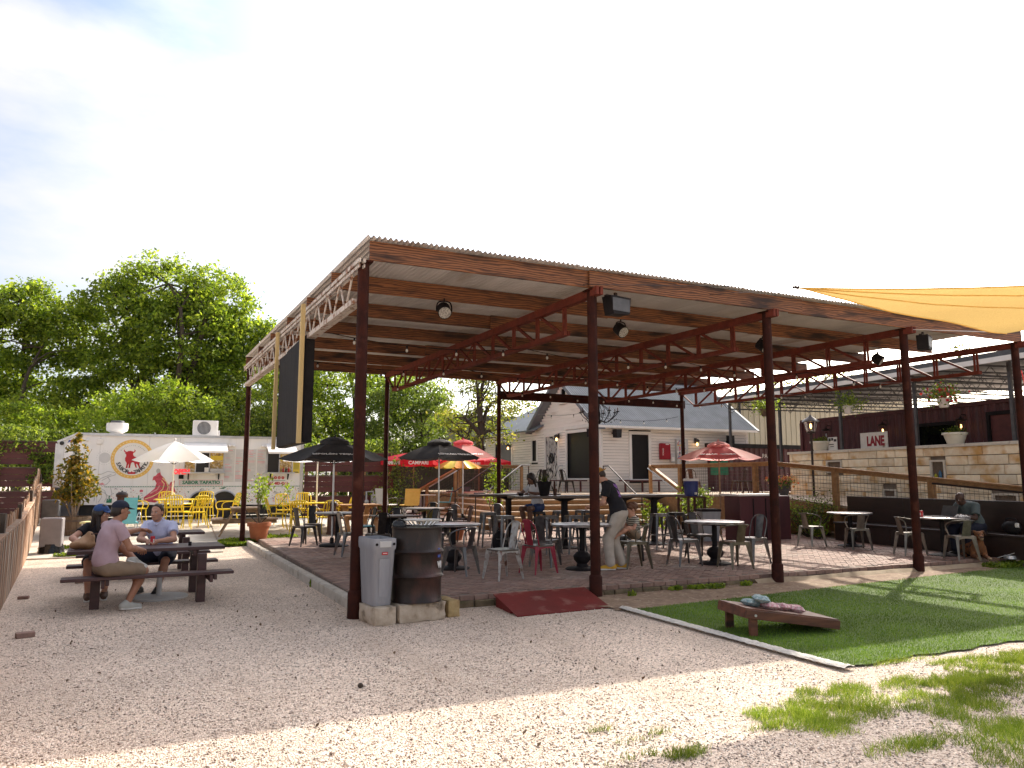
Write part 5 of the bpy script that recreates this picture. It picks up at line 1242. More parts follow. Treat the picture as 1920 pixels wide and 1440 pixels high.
o = leaves('foliage', nr.normal(size=(200, 3)) * np.array([.16, .16, .08]) + np.array([0, 0, .38]), .09, M['leafF'], fp_); o['kind'] = 'stuff'
o = leaves('blossom', nr.normal(size=(160, 3)) * np.array([.17, .17, .09]) + np.array([0, 0, .46]), .08, M['petalo'], fp_, aspect=.9); o['kind'] = 'stuff'

for t_, P_ in HEDGES: leaves('foliage', P_, .13, M['leafB'], t_)['kind'] = 'stuff'
# ------------------------------------------------------------------ turf, grass tufts, weeds, pebbles
def turf_in(X, Y):
    lo = 4.885 + .02 * np.sin(X * 5.1) + .02 * np.sin(X * 13.7) + .035 * np.clip(X - 8, 0, 20); hi = 8.10 + .088 * (X - 5.5)
    return (X > 5.575) & (X < 17) & (Y > lo) & (Y < hi)
b = MB(); b.grid(lambda u, v: (5.57 + 11.4 * u, (4.90 + .02 * math.sin((5.57 + 11.4 * u) * 5.1) + .02 * math.sin((5.57 + 11.4 * u) * 13.7) + .035 * max(0, 11.4 * u - 2.43)) * (1 - v) + (8.1 + .088 * 11.4 * u) * v, .02), 160, 1)
tag(b.build('turf', M['turfbase'], smooth=0), kind='structure')
def blades(name, X, Y, Z, h, w, m, lean=.5):
    n = len(X); a = nr.uniform(0, 2 * math.pi, n); dx, dy = np.cos(a), np.sin(a); hh = h * nr.uniform(.6, 1.3, n); l = lean * hh * nr.uniform(0, 1, n); b2 = nr.uniform(0, 2 * math.pi, n)
    P = np.stack([X, Y, Z], 1); W_ = np.stack([dx, dy, np.zeros(n)], 1) * (w * nr.uniform(.7, 1.3, n))[:, None]; T_ = P + np.stack([np.cos(b2) * l, np.sin(b2) * l, hh], 1)
    V = np.stack([P - W_, P + W_, T_], 1).reshape(-1, 3); F = np.arange(3 * n).reshape(n, 3); return mesh_np(name, V, F, m, k=3)
n = 330000; X = nr.uniform(5.58, 16.5, n); Y = nr.uniform(4.85, 9.2, n); d = np.hypot(X, Y); k = turf_in(X, Y) & (nr.uniform(0, 1, n) < np.clip((8.0 / d) ** 2, .12, 1)); X, Y = X[k], Y[k]
o = blades('turf_pile', X, Y, np.full(len(X), .018), .021, .0026, M['turfb']); tag(o, 'short green artificial turf pile filling the game lawn', 'turf', kind='stuff')
b = MB(); b.grid(lambda u, v: (5.41 + .14 * v + .012 * noise.noise((u * 20, v * 3, 1)) + .05 * (1 - u) ** 6, 4.82 + 3.42 * u, .03 + .018 * math.sin(math.pi * v) + .012 * noise.noise((u * 60, v * 6, 5))), 120, 8)
tag(b.build('kerb', mat('gritty_white_kerb', (.62, .58, .52), (.48, .44, .39), rough=.95, scale=30, bump=.9, bscale=70)), kind='structure')
patches = [(4.2, 4.12, .45, .30, 1), (4.84, 4.4, .38, .2, 1), (4.68, 4.02, .6, .25, .9), (4.13, 3.78, .3, .16, .8), (5.72, 4.23, .5, .25, 1), (5.47, 3.79, .6, .3, .9), (6.27, 4.06, .7, .35, 1), (3.0, 3.84, .26, .09, 1), (2.63, 3.92, .22, .06, .8), (4.37, 3.33, .45, .14, .8), (2.75, 4.43, .12, .04, .6), (5.15, 3.29, .6, .3, .9), (2.84, 4.17, .14, .05, .5), (3.79, 4.0, .2, .08, .6), (7.16, 4.43, .9, .25, 1), (6.69, 4.66, .4, .08, .7), (3.08, 4.22, .1, .04, .5), (7.5, 3.7, 1.0, .5, 1), (6.5, 3.2, .9, .4, .9), (6.2, 4.85, .5, .05, .5), (2.4, 3.75, .2, .05, .7), (5.0, 2.9, .6, .3, .9)]
Xs, Ys = [], []
for px_, py_, rx, ry, dn in patches:
    k = int(12500 * rx * ry * dn * 3.1); a = nr.uniform(0, 6.28, k); r = nr.uniform(0, 1, k) ** .62
    x = px_ + rx * r * np.cos(a); y = py_ + ry * r * np.sin(a)
    nz = np.array([noise.noise((u * 4.2, v * 4.2, 2)) + .6 * noise.noise((u * 12, v * 12, 7)) for u, v in zip(x, y)]); kk = nz * 1.25 + .38 - r * .62 > nr.uniform(-.55, .55, k)
    Xs.append(x[kk]); Ys.append(y[kk])
X = np.concatenate(Xs); Y = np.concatenate(Ys)
tag(blades('grass', X, Y, np.zeros(len(X)), .048, .0022, M['grassb'], 1.2), 'patchy yellow green grass growing through the gravel', 'grass', kind='stuff')
wx, wy = [], []
for px_, py_, r, k in ((6.96, 9.10, .12, 130), (7.32, 9.07, .16, 200), (7.64, 9.04, .2, 260), (8.24, 9.02, .12, 110), (6.11, 8.95, .07, 60), (14.45, 9.0, .5, 900), (15.1, 9.2, .4, 500), (2.3, 12.0, .06, 60), (2.27, 14.4, .04, 40), (1.75, 19.6, .4, 1500), (2.0, 20.1, .5, 1300), (3.0, 20.5, .5, 700), (-1.55, 18.6, .3, 500), (-1.6, 19.9, .4, 400), (7.8, 20.55, .4, 700), (6.2, 20.5, .3, 300), (-1.62, 8.9, .04, 50)):
    a = nr.uniform(0, 6.28, k); q = r * nr.uniform(0, 1, k) ** .6; wx.append(px_ + q * np.cos(a)); wy.append(py_ + .45 * q * np.sin(a))
X = np.concatenate(wx); Y = np.concatenate(wy); P = np.stack([X, Y, np.array([gz(u, v) for u, v in zip(X, Y)]) + nr.uniform(.01, .09, len(X))], 1)
tag(leaves('weeds', P, .06, M['leafC']), 'small green weeds along the patio edge and posts', 'weeds', kind='stuff')
# loose stones lying on the gravel: close ones are real geometry
n = 70000; th = nr.uniform(R(-62), R(62), n) + R(25.4); r = 2.6 * np.exp(nr.uniform(0, math.log(11.5 / 2.6), n)); X = r * np.sin(th); Y = r * np.cos(th)
gk = ~turf_in(X, Y) & ~((X > 2.3) & (Y > 9.05)) & ~((X > 5.35) & (Y > 4.75) & (X < 5.6)) & (X > fx(Y) + .1); X, Y = X[gk], Y[gk]; n = len(X)
oc = np.array([(1, 0, 0), (-.9, .1, 0), (0, 1, .1), (.1, -.9, 0), (.1, .1, .8), (0, 0, -.5)]); of = np.array([(0, 2, 4), (2, 1, 4), (1, 3, 4), (3, 0, 4), (2, 0, 5), (1, 2, 5), (3, 1, 5), (0, 3, 5)])
s = .0046 + .0055 * nr.uniform(0, 1, n) ** 2.5 + (nr.uniform(0, 1, n) > .993) * nr.uniform(.003, .011, n); ang = nr.uniform(0, 6.28, n); st = nr.uniform(.7, 1.5, (n, 1, 3)); V = oc[None] * st * s[:, None, None]
ca, sa = np.cos(ang)[:, None], np.sin(ang)[:, None]; V = np.stack([V[..., 0] * ca - V[..., 1] * sa, V[..., 0] * sa + V[..., 1] * ca, V[..., 2]], -1) + nr.normal(size=V.shape) * s[:, None, None] * .15 + np.stack([X, Y, s * .35], 1)[:, None, :]
F = (of[None] + (np.arange(n) * 6)[:, None, None]).reshape(-1, 3)
def stone_mat():
    m = leaf_mat('loose_stone', (0.26, 0.195, 0.155), (0.58, 0.475, 0.395), (0.84, 0.75, 0.66), 0.0); return m
M['stonebit'] = stone_mat()
tag(mesh_np('gravel', V.reshape(-1, 3), F, M['stonebit'], k=3), 'loose pale limestone chips strewn over the gravel yard', 'gravel', kind='stuff')
nlf = 320; lx, ly = nr.uniform(-1.4, 9, nlf), nr.uniform(2.8, 13, nlf); kk = ~((lx > 2.3) & (ly > 9.0)) & ~turf_in(lx, ly)
tag(leaves('leaf_litter', np.stack([lx[kk], ly[kk], np.full(kk.sum(), .012)], 1), .04, mat('dry_leaf', (.16, .10, .055), (.09, .055, .035), rough=.9, island=True, rand=.4), up=3.0), 'dry brown leaves and twigs scattered over the gravel', 'leaves', kind='stuff')
for (x, y, s, lb) in ((-1.14, 9.52, .09, 'broken brick lying on the gravel near the fence'), (-1.55, 12.5, .07, 'dark brick piece by the fence foot'), (-1.0, 14.0, .06, 'small dark brick scrap on the gravel beyond the first brick'), (1.57, 6.12, .022, 'round brown pine cone on the open gravel')):
    b = MB()
    if s < .03: b.ball((0, 0, s * .8), s, 10, 6)
    else: b.box((0, 0, s * .3), (s * 1.9, s, s * .62), b=.006)
    tag(b.build('brick_piece' if s > .03 else 'pine_cone', M['brick'] if s > .03 else M['bark'], loc=(x, y, gz(x, y)), rz=rng.uniform(-.4, .4)), lb, 'brick' if s > .03 else 'cone')
# ================================================================== furniture and fittings
M.update(
 chair=mat('gunmetal_chair', (0.055, 0.050, 0.048), (0.035, 0.031, 0.030), rough=0.38, metal=0.75, scale=9, c3=(0.14, 0.10, 0.08), s3=7, l3=.62, h3=.75),
 chair_pale=mat('pale_steel_chair', (0.22, 0.20, 0.175), (0.15, 0.135, 0.115), rough=0.35, metal=0.7, scale=9), chair_grey=mat('raw_steel_chair', (0.165, 0.16, 0.16), (0.10, 0.095, 0.095), rough=0.35, metal=0.8, scale=9, c3=(0.20, 0.13, 0.10), s3=8, l3=.6, h3=.75),
 chair_white=mat('worn_white_chair', (0.46, 0.44, 0.42), (0.30, 0.27, 0.25), rough=0.45, metal=0.4, scale=14, c3=(0.17, 0.10, 0.075), s3=10, l3=.54, h3=.66),
 chair_red=mat('crimson_chair', (0.30, 0.022, 0.045), (0.24, 0.018, 0.035), rough=0.42, scale=7),
 chair_olive=mat('olive_chair', (0.23, 0.19, 0.055), (0.19, 0.155, 0.045), rough=0.45, metal=.2, scale=7),
 chair_bronze=mat('bronze_chair', (0.16, 0.14, 0.10), (0.11, 0.095, 0.07), rough=0.38, metal=0.7, scale=9),
 chair_brown=mat('rust_brown_chair', (0.10, 0.045, 0.03), (0.07, 0.03, 0.022), rough=0.5, metal=.3, scale=9),
 seatw=mat('chair_seat_wood', (0.060, 0.045, 0.038), (0.10, 0.08, 0.068), rough=0.35, scale=5, stretch=(3, .5, 3), rand=.15),
 steeltop=mat('hammered_table_top', (0.46, 0.44, 0.44), (0.30, 0.28, 0.28), rough=0.28, metal=0.6, scale=6, c3=(0.16, 0.12, 0.12), s3=5, l3=.56, h3=.7),
 browntop=mat('brown_table_top', (0.20, 0.165, 0.13), (0.15, 0.12, 0.095), rough=0.4, scale=5),
 hightop=mat('dark_plank_top', (0.105, 0.070, 0.055), (0.065, 0.045, 0.037), rough=0.32, stretch=(.4, 3, 3), scale=4, rand=.1),
 yellow=mat('yellow_enamel', (0.78, 0.56, 0.02), (0.70, 0.49, 0.015), rough=0.4, scale=5),
 picnic=mat('maroon_stained_timber', (0.080, 0.037, 0.035), (0.052, 0.027, 0.026), rough=0.45, stretch=(.4, 3, 3), scale=4, rand=.12, bump=.12, bscale=40),
 natural=mat('weathered_table_timber', (0.36, 0.25, 0.155), (0.26, 0.17, 0.10), rough=0.75, stretch=(.4, 3, 3), scale=4, rand=.15, bump=.2),
 canvas_w=mat('white_canvas', (0.84, 0.845, 0.88), (.82, .82, .86), rough=.8, trans=.55),
 canvas_b=mat('black_canvas', (0.030, 0.028, 0.030), (0.045, 0.042, 0.043), rough=.85, scale=3, trans=.12),
 canvas_p=mat('faded_pink_canvas', (0.72, 0.17, 0.18), (0.62, 0.12, 0.13), rough=.8, scale=2, trans=.55),
 canvas_pl=mat('bleached_pink_canvas', (0.82, 0.46, 0.43), (0.76, 0.36, 0.34), rough=.8, scale=2, trans=.6),
 canvas_r=mat('bright_red_canvas', (0.75, 0.03, 0.05), (.68, .025, .04), rough=.8, trans=.5),
 canvas_o=mat('orange_canvas', (0.75, 0.30, 0.04), None, rough=.8, trans=.3),
 sail=mat('golden_shade_cloth', (0.56, 0.38, 0.14), (0.46, 0.30, 0.10), rough=.8, scale=38, stretch=(1, 3, 1), trans=.45, bump=.2, bscale=90),
 rust=mat('rusty_drum_steel', (0.030, 0.020, 0.016), (0.016, 0.012, 0.011), rough=.42, metal=.3, scale=3, stretch=(1, 1, .5), c3=(0.085, 0.034, 0.026), s3=3.2, l3=.50, h3=.72, bump=.2),
 bin=mat('grey_bin_plastic', (0.31, 0.31, 0.33), (0.255, 0.255, 0.275), rough=.45, scale=4, stretch=(3, 3, .5)),
 ramp=mat('oxide_red_ramp', (0.17, 0.022, 0.019), (0.125, 0.019, 0.016), rough=.6, spec=.2, scale=3, c3=(0.27, 0.14, 0.11), s3=5, l3=0.56, h3=0.8, bump=.1),
 benchd=mat('dark_bench_timber', (0.040, 0.024, 0.021), (0.028, 0.018, 0.016), rough=.38, stretch=(2, .4, 2), scale=4),
 cornw=mat('red_stained_board', (0.150, 0.055, 0.032), (0.075, 0.030, 0.021), rough=.45, stretch=(.5, 3, 3), scale=5, c3=(0.04, 0.02, 0.016), s3=4, l3=.58, h3=.7),
 blueplastic=mat('navy_plastic', (0.018, 0.028, 0.17), (0.014, 0.022, 0.13), rough=.35),
 teal=mat('turquoise_paint', (0.16, 0.50, 0.56), (0.13, 0.44, 0.50), rough=.5),
 stud=mat('fresh_stud_pine', (0.60, 0.44, 0.20), (0.52, 0.37, 0.155), rough=.6, stretch=(4, 4, .4), scale=4),
 blackboard=mat('black_stained_boards', (0.014, 0.013, 0.015), (0.030, 0.027, 0.030), rough=.7, spec=.12, stretch=(5, 9, .35), scale=4),
 bulbg=mat('frosted_bulb', (0.75, 0.70, 0.62), None, rough=.2, trans=.3),
 lens=mat('lamp_lens', (0.50, 0.48, 0.44), (0.22, 0.21, 0.20), rough=.2, scale=60, lo=.48, hi=.52),
)
def taper(b, p, q, w0, d0, w1, d1, ux=(1, 0, 0)):
    p, q = Vector(p), Vector(q); y = (q - p).normalized(); x = Vector(ux) - y * y.dot(Vector(ux)); x.normalize(); z = x.cross(y)
    vs = []
    for c, w, d in ((p, w0, d0), (q, w1, d1)):
        for sx, sz in ((-1, -1), (1, -1), (1, 1), (-1, 1)): vs.append(c + x * (sx * w / 2) + z * (sz * d / 2))
    return b.add(vs, [(3, 2, 1, 0), (4, 5, 6, 7), (0, 1, 5, 4), (1, 2, 6, 5), (2, 3, 7, 6), (3, 0, 4, 7)])
def arc3(pts, n=5):
    """Catmull-Rom through pts"""
    P = [np.array(p, float) for p in pts]; P = [2 * P[0] - P[1]] + P + [2 * P[-1] - P[-2]]; o = []
    for i in range(1, len(P) - 2):
        for t in np.linspace(0, 1, n, endpoint=False):
            a, b_, c, d = P[i - 1], P[i], P[i + 1], P[i + 2]
            o.append(.5 * ((2 * b_) + (-a + c) * t + (2 * a - 5 * b_ + 4 * c - d) * t * t + (-a + 3 * b_ - 3 * c + d) * t ** 3))
    o.append(P[-2]); return o
GC = 'metal cafe chairs under the pavilion'
def cafe_chair(arm=False):
    t = thing('cafe_chair', 'x', 'chair', (0, 0, -50), 0, GC); m = M['chair']
    b = MB(); b.prism([(-.17, -.185), (.17, -.185), (.19, -.15), (.185, .16), (.15, .19), (-.15, .19), (-.185, .16), (-.19, -.15)], (0, 0, .425), (1, 0, 0), (0, 1, 0), (0, 0, .022)); b.build('seat', m if arm else M['seatw'], t, smooth=30)
    b = MB()
    for s in (-1, 1):
        b.prism([(-.165, .424), (.165, .424), (.19, .30), (.165, .345), (.11, .395), (0, .405), (-.11, .395), (-.165, .345), (-.19, .30)], (0, s * .176, 0), (1, 0, 0), (0, 0, 1), (0, .006 * s, 0))
        b.prism([(-.165, .424), (.165, .424), (.19, .30), (.165, .345), (.11, .395), (0, .405), (-.11, .395), (-.165, .345), (-.19, .30)], (s * .176, 0, 0), (0, 1, 0), (0, 0, 1), (.006 * s, 0, 0))
    b.build('seat_frame', m, t, smooth=30)
    for sx in (-1, 1):
        for sy in (-1, 1):
            b = MB(); k = .225 if sy > 0 else .235; taper(b, (sx * .155, sy * .155, .43), (sx * .205, sy * k, 0), .075, .055, .026, .022, ux=(1, -sx * sy * -1.0, 0)); b.build('leg', m, t, smooth=30)
    b = MB()
    if arm: b.tube(arc3([(.185, .05, .44), (.235, .06, .62), (.225, -.06, .70), (.15, -.20, .73), (0, -.245, .74), (-.15, -.20, .73), (-.225, -.06, .70), (-.235, .06, .62), (-.185, .05, .44)]), .012, 6)
    else: b.tube(arc3([(.165, -.12, .44), (.175, -.17, .60), (.165, -.215, .75), (.09, -.245, .835), (0, -.25, .85), (-.09, -.245, .835), (-.165, -.215, .75), (-.175, -.17, .60), (-.165, -.12, .44)]), .011, 6)
    b.build('back_hoop', m, t)
    zt = .735 if arm else .84; b = MB(); w0, w1 = (.075, .085) if not arm else (.085, .075)
    b.grid(lambda u, v: ((2 * u - 1) * (w0 + (w1 - w0) * v), -.165 - (.085 if not arm else .075) * v - .018 * (1 - (2 * u - 1) ** 2) * .5, .435 + (zt - .435) * v), 4, 5)
    b.grid(lambda u, v: (-(2 * u - 1) * (w0 + (w1 - w0) * v), -.171 - (.085 if not arm else .075) * v - .018 * (1 - (2 * u - 1) ** 2) * .5, .435 + (zt - .435) * v), 4, 5)
    b.build('splat', m, t)
    return t
CH, CA = cafe_chair(), cafe_chair(True)
def chair(x, y, rz, label, m='chair', arm=False, z=PZ, seat=None, group=GC):
    mm = {'gunmetal_chair': M[m]}
    if seat: mm['chair_seat_wood'] = M[seat]
    r = dup(CA if arm else CH, (x, y, z), R(rz), label, group, mm); return r
chair(3.12, 17.55, -62, 'dark cafe chair turned to the round table nearest the terracotta pot')
chair(3.45, 18.35, 172, 'dark cafe chair on the far side of the table under the left black umbrella')
chair(3.55, 14.95, -82, 'dark cafe chair half hidden behind the front left post', 'chair_grey')
chair(4.40, 17.15, 95, 'dark cafe chair with a blue seat right of the left umbrella table', seat='teal')
chair(3.98, 14.45, 5, 'dark cafe chair with its back to the grey bin before the square table', 'chair')
chair(4.95, 16.25, 178, 'dark cafe chair beyond the glass on the square table', 'chair')
chair(5.40, 15.65, 115, 'dark cafe chair at the right end of the square table', 'chair')
chair(5.15, 14.25, 40, 'black cafe chair whose hoop shows just above the white basket', 'chair')
chair(6.10, 17.75, 2, 'olive green cafe chair with a low curved back', 'chair_olive', True)
chair(6.62, 18.0, 25, 'black low chair right of the olive green one', 'chair', True)
chair(7.05, 19.75, 180, 'black cafe chair behind the brown round table by the umbrella pole', 'chair')
chair(6.80, 17.15, 96, 'rust brown cafe chair standing sideways in front of the wooden steps', 'chair_brown')
chair(4.45, 11.28, 38, 'grey cafe chair tucked behind the rusty drum', 'chair_grey', True, seat='seatw')
chair(4.84, 10.52, 102, 'worn white cafe chair at the open front of the patio', 'chair_white')
chair(5.66, 10.92, -78, 'crimson red cafe chair', 'chair_red')
chair(6.22, 11.75, -50, 'raw steel cafe chair just behind the crimson one', 'chair_grey')
chair(7.46, 10.85, 80, 'bronze armchair with a toddler sitting on it', 'chair_bronze', True)
chair(8.50, 10.82, -95, 'grey cafe chair left of the table beside the third front post', 'chair_grey')
chair(8.98, 10.08, -8, 'bronze armchair with its back to the lawn at the table by the third front post', 'chair_bronze', True)
chair(9.86, 10.6, 97, 'grey cafe chair half behind the third front post', 'chair_grey')
chair(9.55, 11.65, 178, 'dark cafe chair on the far side of the table by the third front post', 'chair')
chair(8.15, 11.95, 150, 'dark cafe chair in shade behind the toddler', 'chair')
chair(7.05, 18.0, 190, 'grey cafe chair below the steps beyond the high table', 'chair_grey')
chair(8.15, 17.9, 175, 'steel cafe chair behind the seated woman', 'chair_grey')
chair(13.42, 12.55, -88, 'pale steel chair left of the table at the far end of the bench', 'chair_pale', True)
chair(13.78, 11.62, -28, 'pale steel chair with its back to the lawn at the far bench table', 'chair_pale', True)
chair(13.68, 10.3, -112, 'pale steel armchair beside the fourth front post', 'chair_pale', True)
chair(13.72, 9.28, -22, 'pale steel chair across the table from the man with the laptop', 'chair_pale', True)
for x, y, rz, lb in ((12.4, 24.2, 90, 'black chair on the deck by the railing mesh'), (13.6, 24.0, -80, 'black chair on the deck below the peeling door'), (13.2, 25.2, 0, 'grey chair on the deck facing the house side wall')): chair(x, y, rz, lb, 'chair', z=DZ, group='chairs on the wooden deck')
for x, y, rz, lb in ((17.2, 21.3, -60, 'brown chair behind the mesh left of the blue cooler'), (18.4, 20.3, 80, 'brown chair behind the mesh right of the blue cooler'), (17.4, 18.6, 10, 'brown chair on the platform above the dark counter')): chair(x, y, rz, lb, 'chair_brown', z=DZ, group='chairs on the right platform')
# stools
def stool():
    t = thing('bar_stool', 'x', 'stool', (0, 0, -50), 0, 'steel bar stools at the high tables'); m = M['chair']
    b = MB(); b.prism([(-.13, -.15), (.13, -.15), (.15, -.13), (.15, .13), (.13, .15), (-.13, .15), (-.15, .13), (-.15, -.13)], (0, 0, .735), (1, 0, 0), (0, 1, 0), (0, 0, .025)); b.box((0, 0, .715), (.27, .27, .04)); b.build('seat', m, t, smooth=30)
    for sx in (-1, 1):
        for sy in (-1, 1):
            b = MB(); taper(b, (sx * .118, sy * .118, .735), (sx * .20, sy * .20, 0), .07, .05, .026, .022, ux=(1, sx * sy, 0)); b.build('leg', m, t, smooth=30)
    b = MB(); q = .17
    for a, c in (((-q, -q), (q, -q)), ((q, -q), (q, q)), ((q, q), (-q, q)), ((-q, q), (-q, -q))): b.bar((*a, .30), (*c, .30), .012, .022)
    b.build('foot_rest', m, t)
    return t
SB = stool()
for x, y, rz, m_, lb in ((6.48, 14.0, 6, 'chair_grey', 'bar stool over the black backpack at the left end of the high tables'), (6.78, 15.5, -8, 'chair_grey', 'bar stool behind the stool that stands over the backpack'), (7.28, 13.62, 10, 'chair_grey', 'bar stool between the backpack and the crimson chair'), (7.78, 13.45, -5, 'chair_grey', 'bar stool right behind the crimson chair back'),
    (8.32, 13.5, 4, 'chair_grey', 'bar stool in front of the first dark table pedestal'), (8.9, 13.55, 12, 'chair_grey', 'bar stool just left of the bending man'), (9.9, 13.42, -6, 'chair_grey', 'bar stool right of the toddler'), (10.55, 13.7, 8, 'chair', 'dark bar stool at the right end of the high tables'),
    (8.02, 15.55, 3, "chair", "dark bar stool on which the woman sits"), (8.65, 15.55, -7, "chair_grey", "far side bar stool right of the seated woman"), (9.3, 15.6, 5, 'chair_grey', 'far side bar stool behind the bending man'), (10.3, 15.6, 0, 'chair_grey', 'far side bar stool nearest the stair rail')):
    dup(SB, (x, y, PZ), R(rz), lb, None, {'gunmetal_chair': M[m_]})
for o in (CH, CA, SB):
    for c in list(o.children): bpy.data.objects.remove(c)
    bpy.data.objects.remove(o)
# round tables
def round_table(x, y, label, top, r=.5, ped=.03, big=True, z=PZ):
    t = thing('round_table', label, 'table', (x, y, z), rng.uniform(0, 3), 'pedestal tables under the pavilion')
    b = MB(); b.lathe([(r - .02, .715), (r, .72), (r + .004, .745), (r - .012, .752), (.001, .752)], 40, cap=False); b.lathe([(.001, .716), (r - .02, .715)], 40, cap=False); b.build('table_top', M[top], t)
    b = MB(); b.tube([(0, 0, .05), (0, 0, .715)], .045, 12); b.box((0, 0, .69), (.4, .06, .04)); b.box((0, 0, .689), (.06, .4, .038)); b.build('pedestal', M['black'], t)
    b = MB(); b.lathe([(.28, 0), (.29, .015), (.26, .03), (.10, .05), (.085, .1), (.14, .16), (.15, .22), (.10, .28), (.045, .31)], 24) if big else b.lathe([(.26, 0), (.27, .015), (.2, .03), (.045, .06)], 24); b.build('foot', M['black'], t)
    return t
round_table(3.78, 17.15, 'round brown topped table under the left black umbrella', 'browntop', big=False)
round_table(6.42, 18.85, 'round brown topped table under the second black umbrella', 'browntop', .53, big=False)
round_table(4.62, 12.05, 'round pale steel table right behind the rusty drum', 'steeltop', .46)
round_table(6.55, 11.05, 'round steel table in front of the bending man', 'steeltop', .52)
round_table(9.1, 10.72, 'round steel table beside the third front post', 'steeltop', .52)
round_table(14.25, 12.2, 'round steel table at the far end of the dark bench', 'steeltop', .48, big=True)
round_table(14.18, 9.95, 'round steel table with the laptop on it', 'steeltop', .5, big=False)
t = thing('square_table', 'dark square table with a water glass behind the grey bin', 'table', (4.55, 15.3, PZ), R(3))
b = MB(); b.box((0, 0, .735), (.85, .75, .03), b=.005); b.build('table_top', M['hightop'], t); b = MB(); b.box((0, 0, .36), (.5, .14, .72)); b.build('pedestal', M['black'], t); b = MB(); b.box((0, 0, .015), (.55, .5, .03)); b.build('foot', M['black'], t)
def high_table(x0, x1, y0, y1, peds, label):
    t = thing('high_table', label, 'table', ((x0 + x1) / 2, (y0 + y1) / 2, PZ), 0, 'high plank tables'); hx = (x1 - x0) / 2
    n = 4
    for k in range(n):
        b = MB(); a = -(y1 - y0) / 2 + (y1 - y0) * k / n; b.bx((-hx, a + .003, 1.085), (hx, a + (y1 - y0) / n - .003, 1.14), b=.004); b.build('plank', M['hightop'], t)
    for px in peds:
        dx = px - (x0 + x1) / 2; b = MB(); b.box((dx, 0, .55), (.11, .11, 1.04)); b.prism([(-.32, 1.08), (.32, 1.08), (.06, 1.0), (-.06, 1.0)], (dx, -.03, 0), (1, 0, 0), (0, 0, 1), (0, .06, 0)); b.build('pedestal', M['black'], t, smooth=0)
        b = MB(); b.lathe([(.3, 0), (.31, .015), (.26, .03), (.06, .06)], 20, (dx, 0, 0)); b.build('foot', M['black'], t)
high_table(6.62, 9.05, 16.25, 17.0, (7.8,), 'high plank table at the foot of the steps, the farther left one')
high_table(6.98, 9.06, 14.2, 14.95, (8.2,), 'high plank table where the woman sits')
high_table(9.08, 11.22, 14.2, 14.95, (9.75, 10.6), 'high plank table behind the bending man')
# table-top things
def small(name, label, cat, bm_, m, loc, group=None): return tag(bm_.build(name, M[m], loc=loc), label, cat, group)
b = MB(); b.lathe([(.032, 0), (.042, .13), (.04, .13), (.030, .01), (.001, .01)], 14, cap=False); small('water_glass', 'clear water glass on the dark square table', 'glass', b, 'glassclear', (4.72, 15.15, PZ + .752))
b = MB(); b.lathe([(.035, 0), (.05, .15), (.048, .15), (.034, .01)], 14, cap=False); small('iced_drink', 'tall dark iced drink on the high table right of the potted plant', 'glass', b, 'chair_brown', (7.98, 14.6, PZ + 1.141))
b = MB(); b.lathe([(.05, 0), (.06, .05), (.055, .055)], 12); small('dip_bowl', 'small dark bowl on the high table before the woman', 'bowl', b, 'black', (7.12, 14.55, PZ + 1.141))
t = thing('potted_plant', 'dark pot of spiky leaves on the high table hiding the woman', 'plant', (7.62, 14.42, PZ + 1.141)); b = MB(); b.lathe([(.09, 0), (.1, .02), (.155, .3), (.16, .3), (.14, .28)], 16, cap=False); b.lathe([(.001, .01), (.09, .01)], 16, cap=False); b.build('pot', M['black'], t)
b = MB()
for k in range(26):
    a = rng.uniform(0, 6.28); r = rng.uniform(.05, .24); h = .28 + rng.uniform(.08, .24); b.prism([(-.012, 0), (.012, 0), (0, 1)], (0, 0, .27), (-math.sin(a), math.cos(a), 0), (r * math.cos(a), r * math.sin(a), h - .27), (0, 0, .004))
b.build('leaf_spike', M['leafB'], t, smooth=0)['kind'] = 'stuff'

